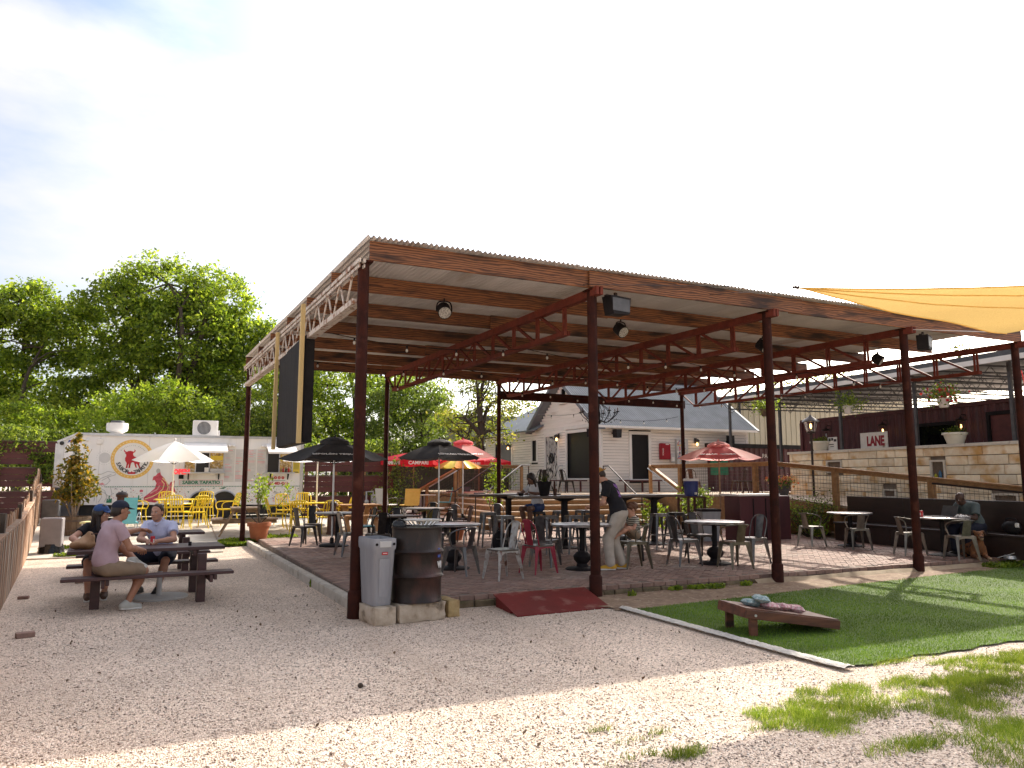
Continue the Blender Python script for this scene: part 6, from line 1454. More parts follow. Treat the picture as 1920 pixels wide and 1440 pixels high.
# ------------------------------------------------------------------ umbrellas
def umbrella(label, x, y, z, r, zr, zt, n, mats, m_pole='galv', vent=True, letter=None, lcol='trim', rot=0, valance=0.0, vm=None, base=True, tilt=0, group='market umbrellas', lk=None, lsize=.15, z0=0, ldark=None):
    t = thing('market_umbrella', label, 'umbrella', (x, y, z), R(rot), group)
    b = MB(); b.tube([(0, 0, 0), (0, 0, zt - z + .04)], .022, 10); b.build('pole', M[m_pole], t)
    if base: b = MB(); b.lathe([(.27, 0), (.28, .03), (.25, .06), (.05, .08), (.04, .2)], 24); b.build('base', M['concrete'] if base == 1 else M['black'], t)
    H, h0 = zr - z, zt - z
    for k in range(n):
        a0, a1 = 2 * math.pi * k / n, 2 * math.pi * (k + 1) / n
        def f(u, v, dz=0):
            p0 = Vector((r * math.cos(a0), r * math.sin(a0), H)); p1 = Vector((r * math.cos(a1), r * math.sin(a1), H)); e = p0.lerp(p1, u); c = Vector((0, 0, h0))
            q = c.lerp(e, v); s = 4 * u * (1 - u) * v; q.z -= .05 * s - .04 * math.sin(math.pi * v) ; q.x *= 1 - .06 * s * v; q.y *= 1 - .06 * s * v; q.z -= dz; return q
        v0 = .22 if vent else .0
        b = MB(); b.grid(lambda u, v: f(u, v0 + (1 - v0) * v), 6, 5);
        b.grid(lambda u, v: f(u, 1, .006 * v), 6, 1)
        mm = mats[k % len(mats)]; o = b.build('canopy_panel', M[mm], t)
        if valance:
            b = MB(); b.grid(lambda u, v: f(u, 1) + Vector((0, 0, -valance * v)), 6, 1); b.build('valance', M[(vm or mats)[k % len(vm or mats)]], t)
        b = MB(); e = f(0, 1, .02); b.tube([f(0, .04, .02), f(0, .5, .03), e], .009, 5); b.build('rib', M['iron'], t)
        b = MB(); b.tube([Vector((0, 0, h0 - (h0 - H) * 1.0 - .12)), f(0, .52, .035)], .007, 4); b.build('strut', M['iron'], t)
        if letter and k in (lk or ()):
            am = (a0 + a1) / 2; mid = f(.5, .86); slope = math.atan2(h0 - H, r); L0 = Vector((math.cos(am), math.sin(am), 0))
            rotm = Matrix((Vector((-math.sin(am), math.cos(am), 0)), (-L0 * math.cos(slope) + Vector((0, 0, math.sin(slope)))), Vector((L0.x * math.sin(slope), L0.y * math.sin(slope), math.cos(slope))))).transposed()
            if valance: mid = f(.5, 1) + Vector((0, 0, -valance / 2)) ; mid = mid + L0 * .075; rotm = Matrix((Vector((-math.sin(am), math.cos(am), 0)), Vector((0, 0, 1)), L0)).transposed()
            else: mid = mid + rotm.col[2] * .055
            eul = rotm.to_euler()
            words = letter if isinstance(letter, tuple) else (letter,)
            if len(words) == 1: text(words[0], lsize, M[lcol], t, mid, eul, bold=.004)
            else:
                text(words[0], lsize, M[lcol], t, mid - rotm.col[0] * .03, eul, bold=.004, align='RIGHT'); text(words[1], lsize, M[ldark or lcol], t, mid + rotm.col[0] * .03, eul, bold=.004, align='LEFT')
    if vent:
        b = MB(); m_ = n * 4
        def g(u, v):
            a = 2 * math.pi * u; rr = r * (.27 - .27 * v) + .0; zz = h0 + .075 - .10 * (1 - v) ** 2 + .012 * math.sin(u * 2 * math.pi * n * 1.5) * (1 - v); return (rr * math.cos(a), rr * math.sin(a), zz)
        b.grid(g, m_, 5); b.grid(lambda u, v: (r * .27 * math.cos(-6.2832 * u), r * .27 * math.sin(-6.2832 * u), h0 - .025 - .07 * v), m_, 1); b.build('vent_cap', M[mats[0]], t)
    b = MB(); b.ball((0, 0, h0 + (.09 if vent else .05)), (.03, .03, .04)); b.build('finial', M[m_pole] if not vent else M[mats[0]], t)
    return t
g36 = gz(0, 24)
umbrella('open white umbrella shading the yellow table in front of the first trailer window', .47, 23.35, g36, 1.08, 2.17, 2.72, 6, ['canvas_w'], 'trim', False, rot=8, base=2)
umbrella('white umbrella partly hidden behind the left black umbrella', 4.3, 22.35, gz(0, 22.35), 1.15, 2.2, 2.6, 6, ['canvas_w'], 'trim', False, rot=20, base=2)
umbrella('black umbrella left of the front corner post', 3.66, 17.12, PZ, 1.22, 2.1, 2.52, 6, ['canvas_b'], 'galv', True, letter='ESPOLÒN TEQUILA', rot=-8, base=2, lk=(4,), lsize=.12, group='black umbrellas over the patio tables')
umbrella('black umbrella in front of the red umbrellas', 6.88, 19.05, PZ, 1.22, 2.2, 2.64, 6, ['canvas_b'], 'galv', True, letter='ESPOLÒN TEQUILA', rot=10, base=1, lk=(4,), lsize=.12, group='black umbrellas over the patio tables')
umbrella('faded pink umbrella just left of the house corner', 9.1, 22.9, gz(0, 23), 1.2, 2.34, 2.86, 6, ['canvas_p', 'canvas_pl', 'canvas_p'], 'galv', True, letter='CAMPARI', rot=5, base=2, lk=(4,), lsize=.13, group='pink umbrellas')
umbrella('faded pink umbrella over the planting beside the dark counter', 13.95, 16.15, PZ, 1.12, 2.22, 2.60, 6, ['canvas_pl', 'canvas_pl', 'canvas_pl', 'canvas_pl', 'canvas_p', 'canvas_pl'], 'natural', True, letter=('ESPOLÒN', 'TEQUILA'), rot=-41, base=0, lk=(4,), lsize=.10, group='pink umbrellas', ldark='ink')
for x, y, rz, lb, mm, vm in ((8.55, 26.4, 12, 'bright red umbrella with white lettering beside the rose bush', ['canvas_r', 'canvas_pl'], ['canvas_r']), (10.6, 27.4, 30, 'bright red umbrella in the middle behind the second black umbrella', ['canvas_r'], ['canvas_r']), (12.2, 28.9, 10, 'bright red umbrella nearest the house wall', ['canvas_r', 'canvas_p'], ['canvas_r'])):
    umbrella(lb, x, y, g36, 1.35, 2.36, 2.62, 8, mm, 'natural', False, letter='CAMPARI', rot=rz, valance=.2, vm=vm, base=2, lk=(4, 5), lsize=.17, group='bright red umbrellas on the terrace')
umbrella('orange and yellow striped umbrella between the red ones', 9.75, 25.0, g36, .85, 2.06, 2.4, 12, ['canvas_o', 'yellow'], 'natural', False, rot=0, base=2)

# ------------------------------------------------------------------ yellow garden furniture
def ychair():
    t = thing('garden_chair', 'x', 'chair', (0, 0, -50), 0, 'yellow metal garden chairs'); m = M['yellow']
    b = MB(); b.prism([(-.22, -.2), (.22, -.2), (.24, .2), (.2, .23), (-.2, .23), (-.24, .2)], (0, 0, .42), (1, 0, 0), (0, 1, 0), (0, 0, .03)); b.build('seat', m, t, smooth=0)
    b = MB(); b.tube(arc3([(.21, -.2, .42), (.215, -.25, .62), (.20, -.31, .82), (.12, -.325, .88), (-.12, -.325, .88), (-.20, -.31, .82), (-.215, -.25, .62), (-.21, -.2, .42)], 4), .016, 6); b.tube([(.21, -.24, .56), (-.21, -.24, .56)], .012, 6); b.build('back_frame', m, t)
    for k in range(5):
        x = -.13 + .065 * k; b = MB(); b.bar((x, -.245, .56), (x, -.32, .87), .028, .008); b.build('back_slat', m, t)
    for s in (-1, 1):
        b = MB(); b.tube(arc3([(s * .215, -.25, .66), (s * .27, -.05, .66), (s * .28, .16, .645), (s * .27, .24, .56), (s * .235, .21, .43)], 4), .015, 6); b.build('arm_rest', m, t)
        for y0, y1 in ((.19, .25), (-.19, -.27)):
            b = MB(); b.tube(arc3([(s * .22, y0, .42), (s * .235, y0 * 1.02, .25), (s * .25, y1, 0)], 3), .015, 6); b.build('leg', m, t)
    return t
YC = ychair()
for x, y, rz, lb in ((1.05, 22.35, 28, 'yellow chair turned its slatted back to the man in the blue shirt'), (.62, 22.55, -20, 'yellow chair nearest the white umbrella pole'), (.40, 24.2, 190, 'yellow chair beyond the table on the trailer side, left one'), (1.35, 24.1, 165, 'yellow chair beyond the table under the first service window'), (1.92, 23.0, 104, 'yellow chair in front of the trailer wheels, standing apart'), (-.42, 23.7, -75, 'yellow chair showing curved arms between the two caps and the blue shirt'),
    (3.12, 21.75, -88, 'yellow chair left of the table behind the terracotta pot plant'), (3.62, 21.0, -15, 'yellow chair in front of the right yellow table'), (4.95, 21.75, 98, 'yellow chair seen side on against the maroon board fence'), (4.05, 22.8, 178, 'yellow chair behind the right yellow table by the white pole'), (3.5, 22.55, 200, 'yellow chair behind the right yellow table on the trailer side'), (4.35, 20.95, 8, 'yellow chair behind the dark bollard')):
    dup(YC, (x, y, gz(0, y) + .03), R(rz), lb)
for c in list(YC.children): bpy.data.objects.remove(c)
bpy.data.objects.remove(YC)
def ytable(x, y, lb):
    t = thing('garden_table', lb, 'table', (x, y, gz(0, y) + .03), R(4), 'yellow slatted garden tables')
    for k in range(9):
        b = MB(); a = -.42 + .094 * k; b.bx((-.75, a, .69), (.75, a + .075, .715), b=.003); b.build('top_slat', M['yellow'], t)
    for s in (-1, 1):
        b = MB(); b.tube([(s * .55, -.35, 0), (s * .5, .0, .5), (s * .5, .3, .69)], .017, 6); b.tube([(s * .55, .35, 0), (s * .5, .0, .5), (s * .5, -.3, .69)], .017, 6); b.build('leg_frame', M['yellow'], t)
    b = MB(); b.tube([(-.5, 0, .5), (.5, 0, .5)], .014, 6); b.build('stretcher', M['yellow'], t)
ytable(.80, 23.25, 'yellow slatted table under the open white umbrella'); ytable(4.1, 21.85, 'yellow slatted table under the half hidden white umbrella')

# ------------------------------------------------------------------ picnic tables
def picnic(loc, rz, lb):
    t = thing('picnic_table', lb, 'picnic table', loc, R(rz), 'maroon stained picnic tables'); m = M['picnic']
    for k in range(4):
        b = MB(); a = -.37 + .187 * k; b.bx((-.97, a, .675), (.95, a + .178, .72), b=.006); b.build('top_board', m, t)
    for s in (-1, 1):
        for k in range(2):
            b = MB(); a = s * .80 - .135 + .137 * k; b.bx((-1.0, a, .395), (1.0, a + .13, .435), b=.006); b.build('bench_board', m, t)
    for x in (-.62, .64):
        for s in (-1, 1):
            b = MB(); b.bx((x - .055, s * .50 - .075, -.04), (x + .055, s * .50 + .075, .64), b=.006); b.build('leg', m, t)
        b = MB(); b.bx((x + .06, -.95, .30), (x + .10, .95, .39), b=.004); b.build('bench_beam', m, t)
        b = MB(); b.bx((x - .1, -.36, .60), (x - .06, .36, .672), b=.004); b.build('top_beam', m, t)
        for s in (-1, 1): b = MB(); b.bx((x + .11, s * .80 - .14, .33), (x + .15, s * .80 + .14, .393), b=.004); b.build('bench_cleat', m, t)
    return t
picnic((-.02, 11.72, 0), 3, 'maroon picnic table where the friends are sitting')
picnic((-.10, 14.9, 0), 2, 'maroon picnic table just behind the occupied one')
t = thing('umbrella_base', 'grey steel umbrella stand with empty tube under the occupied picnic table', 'umbrella stand', (.14, 11.85, 0)); b = MB(); b.lathe([(.38, 0), (.38, .025), (.06, .035)], 30); b.build('plate', M['greyink'], t); b = MB(); b.tube([(0, 0, .03), (0, 0, .36)], .035, 12); b.build('tube', M['greyink'], t)
def apicnic(loc, rz, lb, m='natural'):
    t = thing('timber_picnic_table', lb, 'picnic table', loc, R(rz), 'A-frame picnic tables'); m = M[m]
    for k in range(5):
        b = MB(); a = -.36 + .146 * k; b.bx((-.62, a, .70), (.62, a + .138, .74), b=.004); b.build('top_board', m, t)
    for s in (-1, 1):
        for k in range(2): b = MB(); a = s * .68 - .14 + .142 * k; b.bx((-.6, a, .42), (.6, a + .135, .46), b=.004); b.build('bench_board', m, t)
    for x in (-.42, .42):
        for s in (-1, 1): b = MB(); b.bar((x, s * .24, .70), (x, s * .62, 0), .04, .14, up=(1, 0, 0)); b.build('leg', m, t, smooth=0)
        b = MB(); b.bx((x + .045, -.8, .33), (x + .085, .8, .42)); b.bx((x + .045, -.34, .61), (x + .085, .34, .70)); b.build('cross_beam', m, t, smooth=0)
apicnic((2.22, 21.3, gz(0, 21.3) - .02), 86, 'natural timber A-frame picnic table behind the back left post')
apicnic((5.25, 21.4, gz(0, 21.4)), 4, 'reddish timber A-frame picnic table beyond the square table', 'deckw')

# ------------------------------------------------------------------ drum, bin, stones, ramp at the front corner
def rough_block(name, lb, c, d, rz, m, cat, seed, amp=.018, group=None):
    b = MB(); nx, ny, nz_ = max(2, int(d[0] / .05)), max(2, int(d[1] / .05)), max(2, int(d[2] / .05))
    def P(x, y, z):
        k = noise.noise((x * 9 + seed, y * 9, z * 9)) * amp + noise.noise((x * 25, y * 25 + seed, z * 25)) * amp * .4
        e = .86 if (abs(x) > d[0] / 2 - .001) + (abs(y) > d[1] / 2 - .001) + (abs(z) > d[2] / 2 - .001) >= 2 else 1; q = Vector((x, y, z)); 
        return q * (1 - (.02 if e < 1 else 0) / max(.05, q.length)) + q.normalized() * k
    for ax in range(3):
        for s in (-1, 1):
            u, v = [(1, 2), (0, 2), (0, 1)][ax]; nn = (nx, ny, nz_)
            def f(a, c_, ax=ax, s=s, u=u, v=v):
                if (s > 0) == (ax == 1): a = 1 - a
                q = [0, 0, 0]; q[ax] = s * d[ax] / 2; q[u] = (a - .5) * d[u]; q[v] = (c_ - .5) * d[v]; return P(*q)
            b.grid(f, nn[u], nn[v])
    return tag(b.build(name, m, loc=c, rz=R(rz), smooth=50), lb, cat, group)
rough_block('stone_block', 'short rough limestone block under the grey bin', (2.42, 8.74, .10), (.27, .50, .21), 8, M['limestone'], 'stone', 1.3, group='limestone blocks at the patio corner')
rough_block('stone_block', 'long rough limestone block under the rusty drum', (2.89, 8.72, .105), (.62, .36, .215), 7, M['limestone'], 'stone', 4.1, group='limestone blocks at the patio corner')
rough_block('timber_block', 'yellowish sawn block standing right of the rusty drum stone', (3.33, 8.86, .10), (.16, .42, .21), 4, mat('yellow_stone', (.42, .31, .15), (.30, .20, .09), rough=.85, scale=7, bump=.5, c3=(.16, .10, .05), s3=5), 'block', 8.2, .006)
dr_ = thing('steel_drum', 'dark rusty oil drum standing on a limestone block', 'drum', (2.90, 8.78, .212), R(-30))
b = MB(); r = .302; pr = [(.0, .012), (r - .02, .012), (r - .012, 0), (r + .004, .004), (r + .004, .02), (r - .004, .03)]
for z in (.30, .585): pr += [(r - .006, z - .035), (r + .006, z - .02), (r + .024, z), (r + .006, z + .02), (r - .006, z + .035)]
pr += [(r - .004, .845), (r + .006, .855), (r + .006, .872), (r - .01, .874), (r - .014, .855), (.0, .853)]
b.lathe(pr, 48, cap=False); b.build('shell', M['rust'], dr_)
b = MB(); b.lathe([(.03, 0), (.03, .012)], 10, (.18, 0, .853)); b.build('bung', M['rust'], dr_)
a = R(-18); text('VI', .10, M['paleink'], dr_, (.308 * math.cos(a), .308 * math.sin(a), .43), (R(90), 0, a + R(90)), bold=.006)
b = MB()
for k, (dz, dd) in enumerate(((.10, .0), (.15, .02), (.18, -.02))): b.box((.303 * math.cos(a + dd), .303 * math.sin(a + dd), .43 + dz), (.006, .06 - .01 * k, .028), rz=a + dd)
b.build('torn_sticker', M['blueink'], dr_, smooth=0)
bk = thing('basket', 'white oval plastic basket with slots lying on the drum lid', 'basket', (2.96, 8.77, 1.086), R(-22))
b = MB()
n = 40
def orow(v): return (.135 + .095 * v, .085 + .07 * v, .005 + .07 * v ** 1.3)
for k in range(n):
    if k % 2: continue
    for (va, vb) in ((.0, .12), (.86, 1.0)): pass
    u0, u1 = k / n, (k + 1) / n
    b.grid(lambda u, v: (orow(.12 + .74 * v)[0] * math.cos(6.2832 * (u0 + (u1 - u0) * u)), orow(.12 + .74 * v)[1] * math.sin(6.2832 * (u0 + (u1 - u0) * u)), orow(.12 + .74 * v)[2]), 2, 3)
b.grid(lambda u, v: (orow(.86 + .14 * v)[0] * math.cos(6.2832 * u), orow(.86 + .14 * v)[1] * math.sin(6.2832 * u), orow(.86 + .14 * v)[2] + (.006 if v > .5 else 0)), 60, 2)
b.grid(lambda u, v: (orow(.12)[0] * v * math.cos(6.2832 * u), orow(.12)[1] * v * math.sin(6.2832 * u), .005 + .009 * v), 40, 2)
b.build('bowl', mat('white_plastic', (.76, .74, .70), None, rough=.4), bk)
for s in (-1, 1):
    b = MB(); b.bx((-.05, s * .14 - .002, .05), (.05, s * .14 + .002, .064)); b.build('handle_slot', M['black'], bk, smooth=0)
b = MB(); b.lathe([(.0, 0), (.085, 0), (.09, .03), (.075, .07), (.05, .09), (.02, .1), (.02, .115), (.0, .118)], 20, cap=False); tag(b.build('ash_pot', mat('gloss_black', (.02, .02, .022), None, rough=.25), loc=(2.70, 8.86, 1.067)), 'small black lidded pot at the left edge of the drum lid', 'pot')
bn = thing('waste_bin', 'tall slim grey plastic bin on a limestone block beside the drum', 'bin', (2.415, 8.80, .208), R(6))
def rr(w, d, z, c=.035, n=4):
    o = []
    for sx, sy, a0 in ((1, 1, 0), (-1, 1, 90), (-1, -1, 180), (1, -1, 270)):
        for k in range(n + 1): a = R(a0 + 90 * k / n); o.append((sx * (w / 2 - c) + c * math.cos(a), sy * (d / 2 - c) + c * math.sin(a), z))
    return o
b = MB(); rows = [rr(.215, .40, 0), rr(.22, .41, .02), rr(.265, .49, .62), rr(.285, .52, .64), rr(.29, .53, .70), rr(.285, .525, .755), rr(.265, .505, .76), rr(.255, .49, .70), rr(.20, .385, .04)]
nn = len(rows[0]); vs = sum(rows, []); fs = [(j * nn + i, j * nn + (i + 1) % nn, (j + 1) * nn + (i + 1) % nn, (j + 1) * nn + i) for j in range(len(rows) - 1) for i in range(nn)]
fs += [tuple(range(nn - 1, -1, -1)), tuple((len(rows) - 1) * nn + i for i in range(nn))]; b.add(vs, fs); b.build('shell', M['bin'], bn)
b = MB(); b.add([(-.05, -.2125, .10), (.05, -.2125, .10), (.065, -.252, .53), (-.065, -.252, .53), (-.05, -.20, .10), (.05, -.20, .10), (.065, -.24, .53), (-.065, -.24, .53)], [(0, 1, 2, 3), (4, 7, 6, 5), (0, 4, 5, 1), (1, 5, 6, 2), (2, 6, 7, 3), (3, 7, 4, 0)]); b.build('raised_panel', M['bin'], bn, smooth=0)
b = MB(); b.bx((-.07, -.274, .66), (.07, -.262, .73), b=.003); b.build('grip_plate', M['greyink'], bn)
for s in (-1, 1): b = MB(); b.tube([(s * .105, -.27, .695), (s * .105, -.258, .695)], .016, 12); b.build('grip_hole', M['black'], bn)
b = MB(); b.bx((-.036, -.256, .575), (.036, -.249, .605), b=.002); b.build('badge', M['red'], bn); b = MB(); b.bx((-.026, -.2575, .589), (.026, -.2562, .595)); b.build('badge_line', M['trim'], bn, smooth=0)
t = thing('threshold_ramp', 'dark red painted plywood ramp leading from gravel up to the patio', 'ramp')
b = MB(); A, B_, C, D = Vector((4.07, 9.14, .165)), Vector((5.46, 9.16, .165)), Vector((5.40, 8.40, .012)), Vector((4.03, 8.34, .012)); th = Vector((0, 0, -.022))
b.add([A, B_, C, D, A + th, B_ + th, C + th * .5, D + th * .5], [(3, 2, 1, 0), (4, 5, 6, 7), (0, 1, 5, 4), (1, 2, 6, 5), (2, 3, 7, 6), (3, 0, 4, 7)]); b.build('deck', M['ramp'], t, smooth=0)
for q0, q1 in ((D, A), (C, B_)):
    b = MB(); dx = .03 if q0 is D else -.05; a0, a1 = q0 + Vector((dx, .25, 0)), q1 + Vector((dx, -.02, 0)); z0_ = .012 + (.153) * .33 - .026; z1_ = .138
    b.add([(a0.x, a0.y, z0_), (a1.x, a1.y, z1_), (a1.x, a1.y, 0), (a0.x, a0.y, 0), (a0.x + .03, a0.y, z0_), (a1.x + .03, a1.y, z1_), (a1.x + .03, a1.y, 0), (a0.x + .03, a0.y, 0)], [(0, 1, 2, 3), (7, 6, 5, 4), (0, 4, 5, 1), (1, 5, 6, 2), (2, 6, 7, 3), (3, 7, 4, 0)]); b.build('side_rail', M['ramp'], t, smooth=0)
# ------------------------------------------------------------------ cornhole board with bean bags
ch = thing('cornhole_board', 'red stained cornhole board tilted on two legs on the turf', 'game board', (6.24, 6.36, .02), R(-11))
b = MB(); tl = math.atan2(.165, 1.1); rotb = Matrix.Rotation(tl, 3, 'Y')
b.box((0, 0, .205), (1.12, .56, .018), M=rotb); b.build('top', M['cornw'], ch, smooth=0)
for s in (-1, 1): b = MB(); b.box((.0, s * .275, .155), (1.14, .03, .092), M=rotb, b=.004); b.build('side_rail', M['cornw'], ch)
for s in (-1, 1): b = MB(); b.box(Vector((0, 0, .155)) + rotb @ Vector((s * .558, 0, 0)), (.028, .52, .09), M=rotb); b.build('end_rail', M['cornw'], ch)
for s in (-1, 1): b = MB(); b.bx((-.50, s * .235 - .02, 0), (-.41, s * .235 + .02, .22), b=.004); b.build('leg', M['cornw'], ch); b = MB(); b.tube([(-.455, s * .29, .215), (-.455, s * .297, .215)], .014, 10); b.build('bolt', M['galv'], ch)
q = MB(); q.prism([(.075 * math.cos(a), .075 * math.sin(a)) for a in np.linspace(0, 6.28, 25)[:-1]], Vector((0, 0, .2155)) + rotb @ Vector((-.33, 0, 0)), rotb @ Vector((1, 0, 0)), (0, 1, 0), (0, 0, .001)); q.build('hole', M['black'], ch, smooth=0)
tealbag = mat('teal_print_cloth', (.17, .26, .27), (.34, .40, .40), rough=.9, scale=40, lo=.45, hi=.55, bump=.3); pinkbag = mat('rose_print_cloth', (.42, .18, .21), (.52, .40, .38), rough=.9, scale=45, lo=.45, hi=.55, bump=.3)
for k, (x, y, z, m_, rz, lb) in enumerate(((-.32, .02, 0, tealbag, 10, 'teal patterned bean bag near the high end of the board, under another bag'), (-.24, -.06, .045, tealbag, -20, 'teal patterned bean bag lying on top of two others'), (-.12, .10, 0, tealbag, 30, 'teal patterned bean bag at the far edge of the board'), (-.16, -.10, 0, pinkbag, 5, 'rose bean bag at the near edge below the teal ones'), (.05, -.02, 0, pinkbag, 25, 'rose and purple bean bag in the middle of the board'), (.20, -.04, 0, pinkbag, -15, 'pale rose bean bag lowest on the board'))):
    b = MB(); w = .085
    def f(u, v, s=1):
        x_, y_ = (2 * u - 1), (2 * v - 1); h = (1 - x_ ** 4) * (1 - y_ ** 4); h = h ** .5 * .036 * (1 + .3 * noise.noise((x_ * 2 + k, y_ * 2, 0))); return (x_ * w * (1 - .06 * (1 - abs(y_))), y_ * w, s * h)
    b.grid(lambda u, v: f(u, v, 1), 8, 8); b.grid(lambda u, v: f(1 - u, v, -1), 8, 8)
    p = ch.matrix_basis @ (Vector((0, 0, .25 + z * 1.3)) + rotb @ Vector((x, y, 0))); o = b.build('bean_bag', m_, loc=p); o.rotation_euler = (0, tl, R(rz - 11)); tag(o, lb, 'bean bag', 'bean bags on the cornhole board')

# ------------------------------------------------------------------ banquette bench, counter, cooler
BA, BB = Vector((15.78, 13.55, 0)), Vector((15.05, 8.3, 0)); bd = (BB - BA).normalized(); bnv = Vector((-bd.y, bd.x, 0)) * -1
if bnv.x > 0: bnv = -bnv
be = thing('long_bench', 'long dark timber banquette bench with high back along the right side', 'bench')
Lb = (BB - BA).length; rb = math.atan2(bd.y, bd.x)
def bp_(s, o, z): return BA + bd * s + bnv * o + Vector((0, 0, z))
for k in range(3):
    s0, s1 = Lb * k / 3 + .004, Lb * (k + 1) / 3 - .004
    b = MB(); b.box(bp_((s0 + s1) / 2, 0, .69), (s1 - s0, .05, 1.06), rz=rb, b=.005); b.build('back_panel', M['benchd'], be)
    b = MB(); b.box(bp_((s0 + s1) / 2, .26, .575), (s1 - s0, .46, .045), rz=rb, b=.006); b.build('seat_board', M['benchd'], be)
    b = MB(); b.box(bp_((s0 + s1) / 2, .42, .35), (s1 - s0, .03, .40), rz=rb); b.build('front_panel', M['benchd'], be)
t = thing('shoulder_bag', 'soft black bag left on the bench beyond the man', 'bag', bp_(4.55, .2, .598), rb); b = MB(); b.ball((0, 0, .12), (.2, .1, .13), 14, 8); b.build('body', M['black'], t); b = MB(); b.tube(arc3([(-.14, 0, .2), (-.08, 0, .29), (.08, 0, .29), (.14, 0, .2)]), .012, 6); b.build('handle', M['black'], t); b = MB(); b.bx((.17, -.12, .14), (.23, -.09, .22)); b.build('paper_tag', M['trim'], t)
co = thing('bar_counter', 'maroon service counter with pale top under the pink umbrella', 'counter', (13.75, 14.55, PZ))
b = MB(); b.bx((-.82, -.28, 0), (.82, .28, 1.08), b=.01); b.build('cabinet', M['maroon'], co); b = MB(); b.bx((-.90, -.33, 1.082), (.45, .33, 1.13), b=.006); b.build('counter_top', M['trim'], co)
for x in (-.4, .0, .4): b = MB(); b.bx((x - .012, -.296, .05), (x + .012, -.281, 1.02)); b.build('panel_strip', M['black'], co, smooth=0)
cs = thing('cooler_stand', 'dark shelf stand carrying the blue drink cooler', 'stand', (12.62, 15.72, PZ)); b = MB()
for z in (.06, .55, 1.02): b.bx((-.28, -.22, z), (.28, .22, z + .04))
b.build('shelf', M['chair_brown'], cs, smooth=0); b = MB(); b.build if 0 else None
for sx in (-1, 1):
    for sy in (-1, 1): b = MB(); b.bx((sx * .26 - .025, sy * .2 - .025, 0), (sx * .26 + .025, sy * .2 + .025, 1.02)); b.build('leg', M['chair_brown'], cs, smooth=0)
b = MB(); b.bx((-.2, -.18, .1), (.2, .18, .4)); b.build('stored_tub', M['black'], cs)
cl = thing('drink_cooler', 'round blue drink cooler with white lid', 'cooler', (12.62, 15.72, PZ + 1.06)); b = MB(); b.lathe([(.16, 0), (.17, .01), (.19, .38), (.185, .39)], 24); b.build('barrel', M['blueplastic'], cl); b = MB(); b.lathe([(.19, .385), (.2, .39), (.2, .43), (.17, .45)], 24); b.build('lid', M['trim'], cl); b = MB(); b.bx((-.03, -.2, .04), (.03, -.16, .1)); b.build('tap', M['trim'], cl)
for s in (-1, 1): b = MB(); b.tube(arc3([(s * .19, 0, .34), (s * .23, 0, .30), (s * .19, 0, .24)]), .012, 6); b.build('handle', M['blueplastic'], cl)
tb2 = thing('trash_bin', 'grey square bin with black liner left of the maroon counter', 'bin', (12.35, 14.75, PZ), R(-20)); b = MB(); taper(b, (0, 0, 0), (0, 0, .72), .36, .36, .46, .46); b.build('shell', M['bin'], tb2, smooth=0); b = MB(); b.box((0, 0, .74), (.5, .5, .06), b=.02); b.build('liner', M['black'], tb2)
b = MB(); b.lathe([(.11, 0), (.14, .24), (.15, .25), (.13, .24)], 16, cap=False); tag(b.build('bucket', M['greyink'], loc=(11.75, 15.2, PZ)), 'small pale grey bucket at the foot of the cooler stand', 'bucket')
t = thing('green_banner', 'green cloth banner with dark print on a stand behind the railing mesh', 'banner', (17.8, 20.6, DZ), R(-35)); b = MB(); b.grid(lambda u, v: (-.3 + .6 * u, .03 * math.sin(u * 9), .65 + .6 * v), 8, 2); b.build('cloth', M['green'], t); b = MB(); b.tube([(0, .05, 0), (0, .05, 1.27)], .015, 6); b.tube([(-.3, .05, 1.26), (.3, .05, 1.26)], .012, 6); b.build('stand', M['iron'], t)
# backpack, bollards, odds
t = thing('backpack', 'black backpack leaning under the left bar stool', 'bag', (6.42, 14.1, PZ), R(10)); b = MB(); b.ball((0, 0, .22), (.17, .11, .24), 14, 10); b.ball((0, -.1, .14), (.12, .05, .12), 10, 8); b.build('body', M['black'], t); b = MB(); b.tube(arc3([(-.06, .02, .42), (0, .02, .5), (.06, .02, .42)]), .01, 6); b.build('strap', M['black'], t)
b = MB(); b.lathe([(.12, 0), (.19, .28), (.2, .3), (.18, .3)], 16, cap=False); tag(b.build('clay_pot', bpy.data.materials['terracotta'], loc=(6.85, 17.6, PZ)), 'clay flower pot on the bricks behind the left stools', 'pot')
for x, y, lb in ((-.76, 22.6, 'stout dark bollard style ash bin behind the man in the navy cap'), (4.42, 20.75, 'stout dark bollard style ash bin between the yellow chairs and the round table')):
    t = thing('ash_bollard', lb, 'ash bin', (x, y, gz(0, y) + .02), 0, 'bollard ash bins'); hh = .95 if x < 0 else .86
    b = MB(); b.lathe([(.15, 0), (.15, .03), (.125, .06), (.115, hh - .12), (.12, hh - .1), (.145, hh - .09), (.145, hh - .04)], 20); b.build('body', M['chair_brown'], t); b = MB(); b.lathe([(.15, hh - .04), (.14, hh - .01), (.09, hh + .03), (.03, hh + .04), (.02, hh + .06), (.0, hh + .07)], 20, cap=False); b.build('cap', M['iron'], t)
t = thing('turquoise_chair', 'turquoise plastic chair half hidden behind the friends', 'chair', (-.52, 20.9, gz(0, 20.9) + .03), R(10)); b = MB(); b.grid(lambda u, v: (-.15 + .3 * u, -.05 - .12 * v, .4 + .62 * v), 3, 4); b.grid(lambda u, v: (.15 - .3 * u, -.07 - .12 * v, .4 + .62 * v), 3, 4); b.build('backrest', M['teal'], t); b = MB(); b.bx((-.22, -.06, .38), (.22, .4, .42), b=.01); b.build('seat', M['teal'], t)
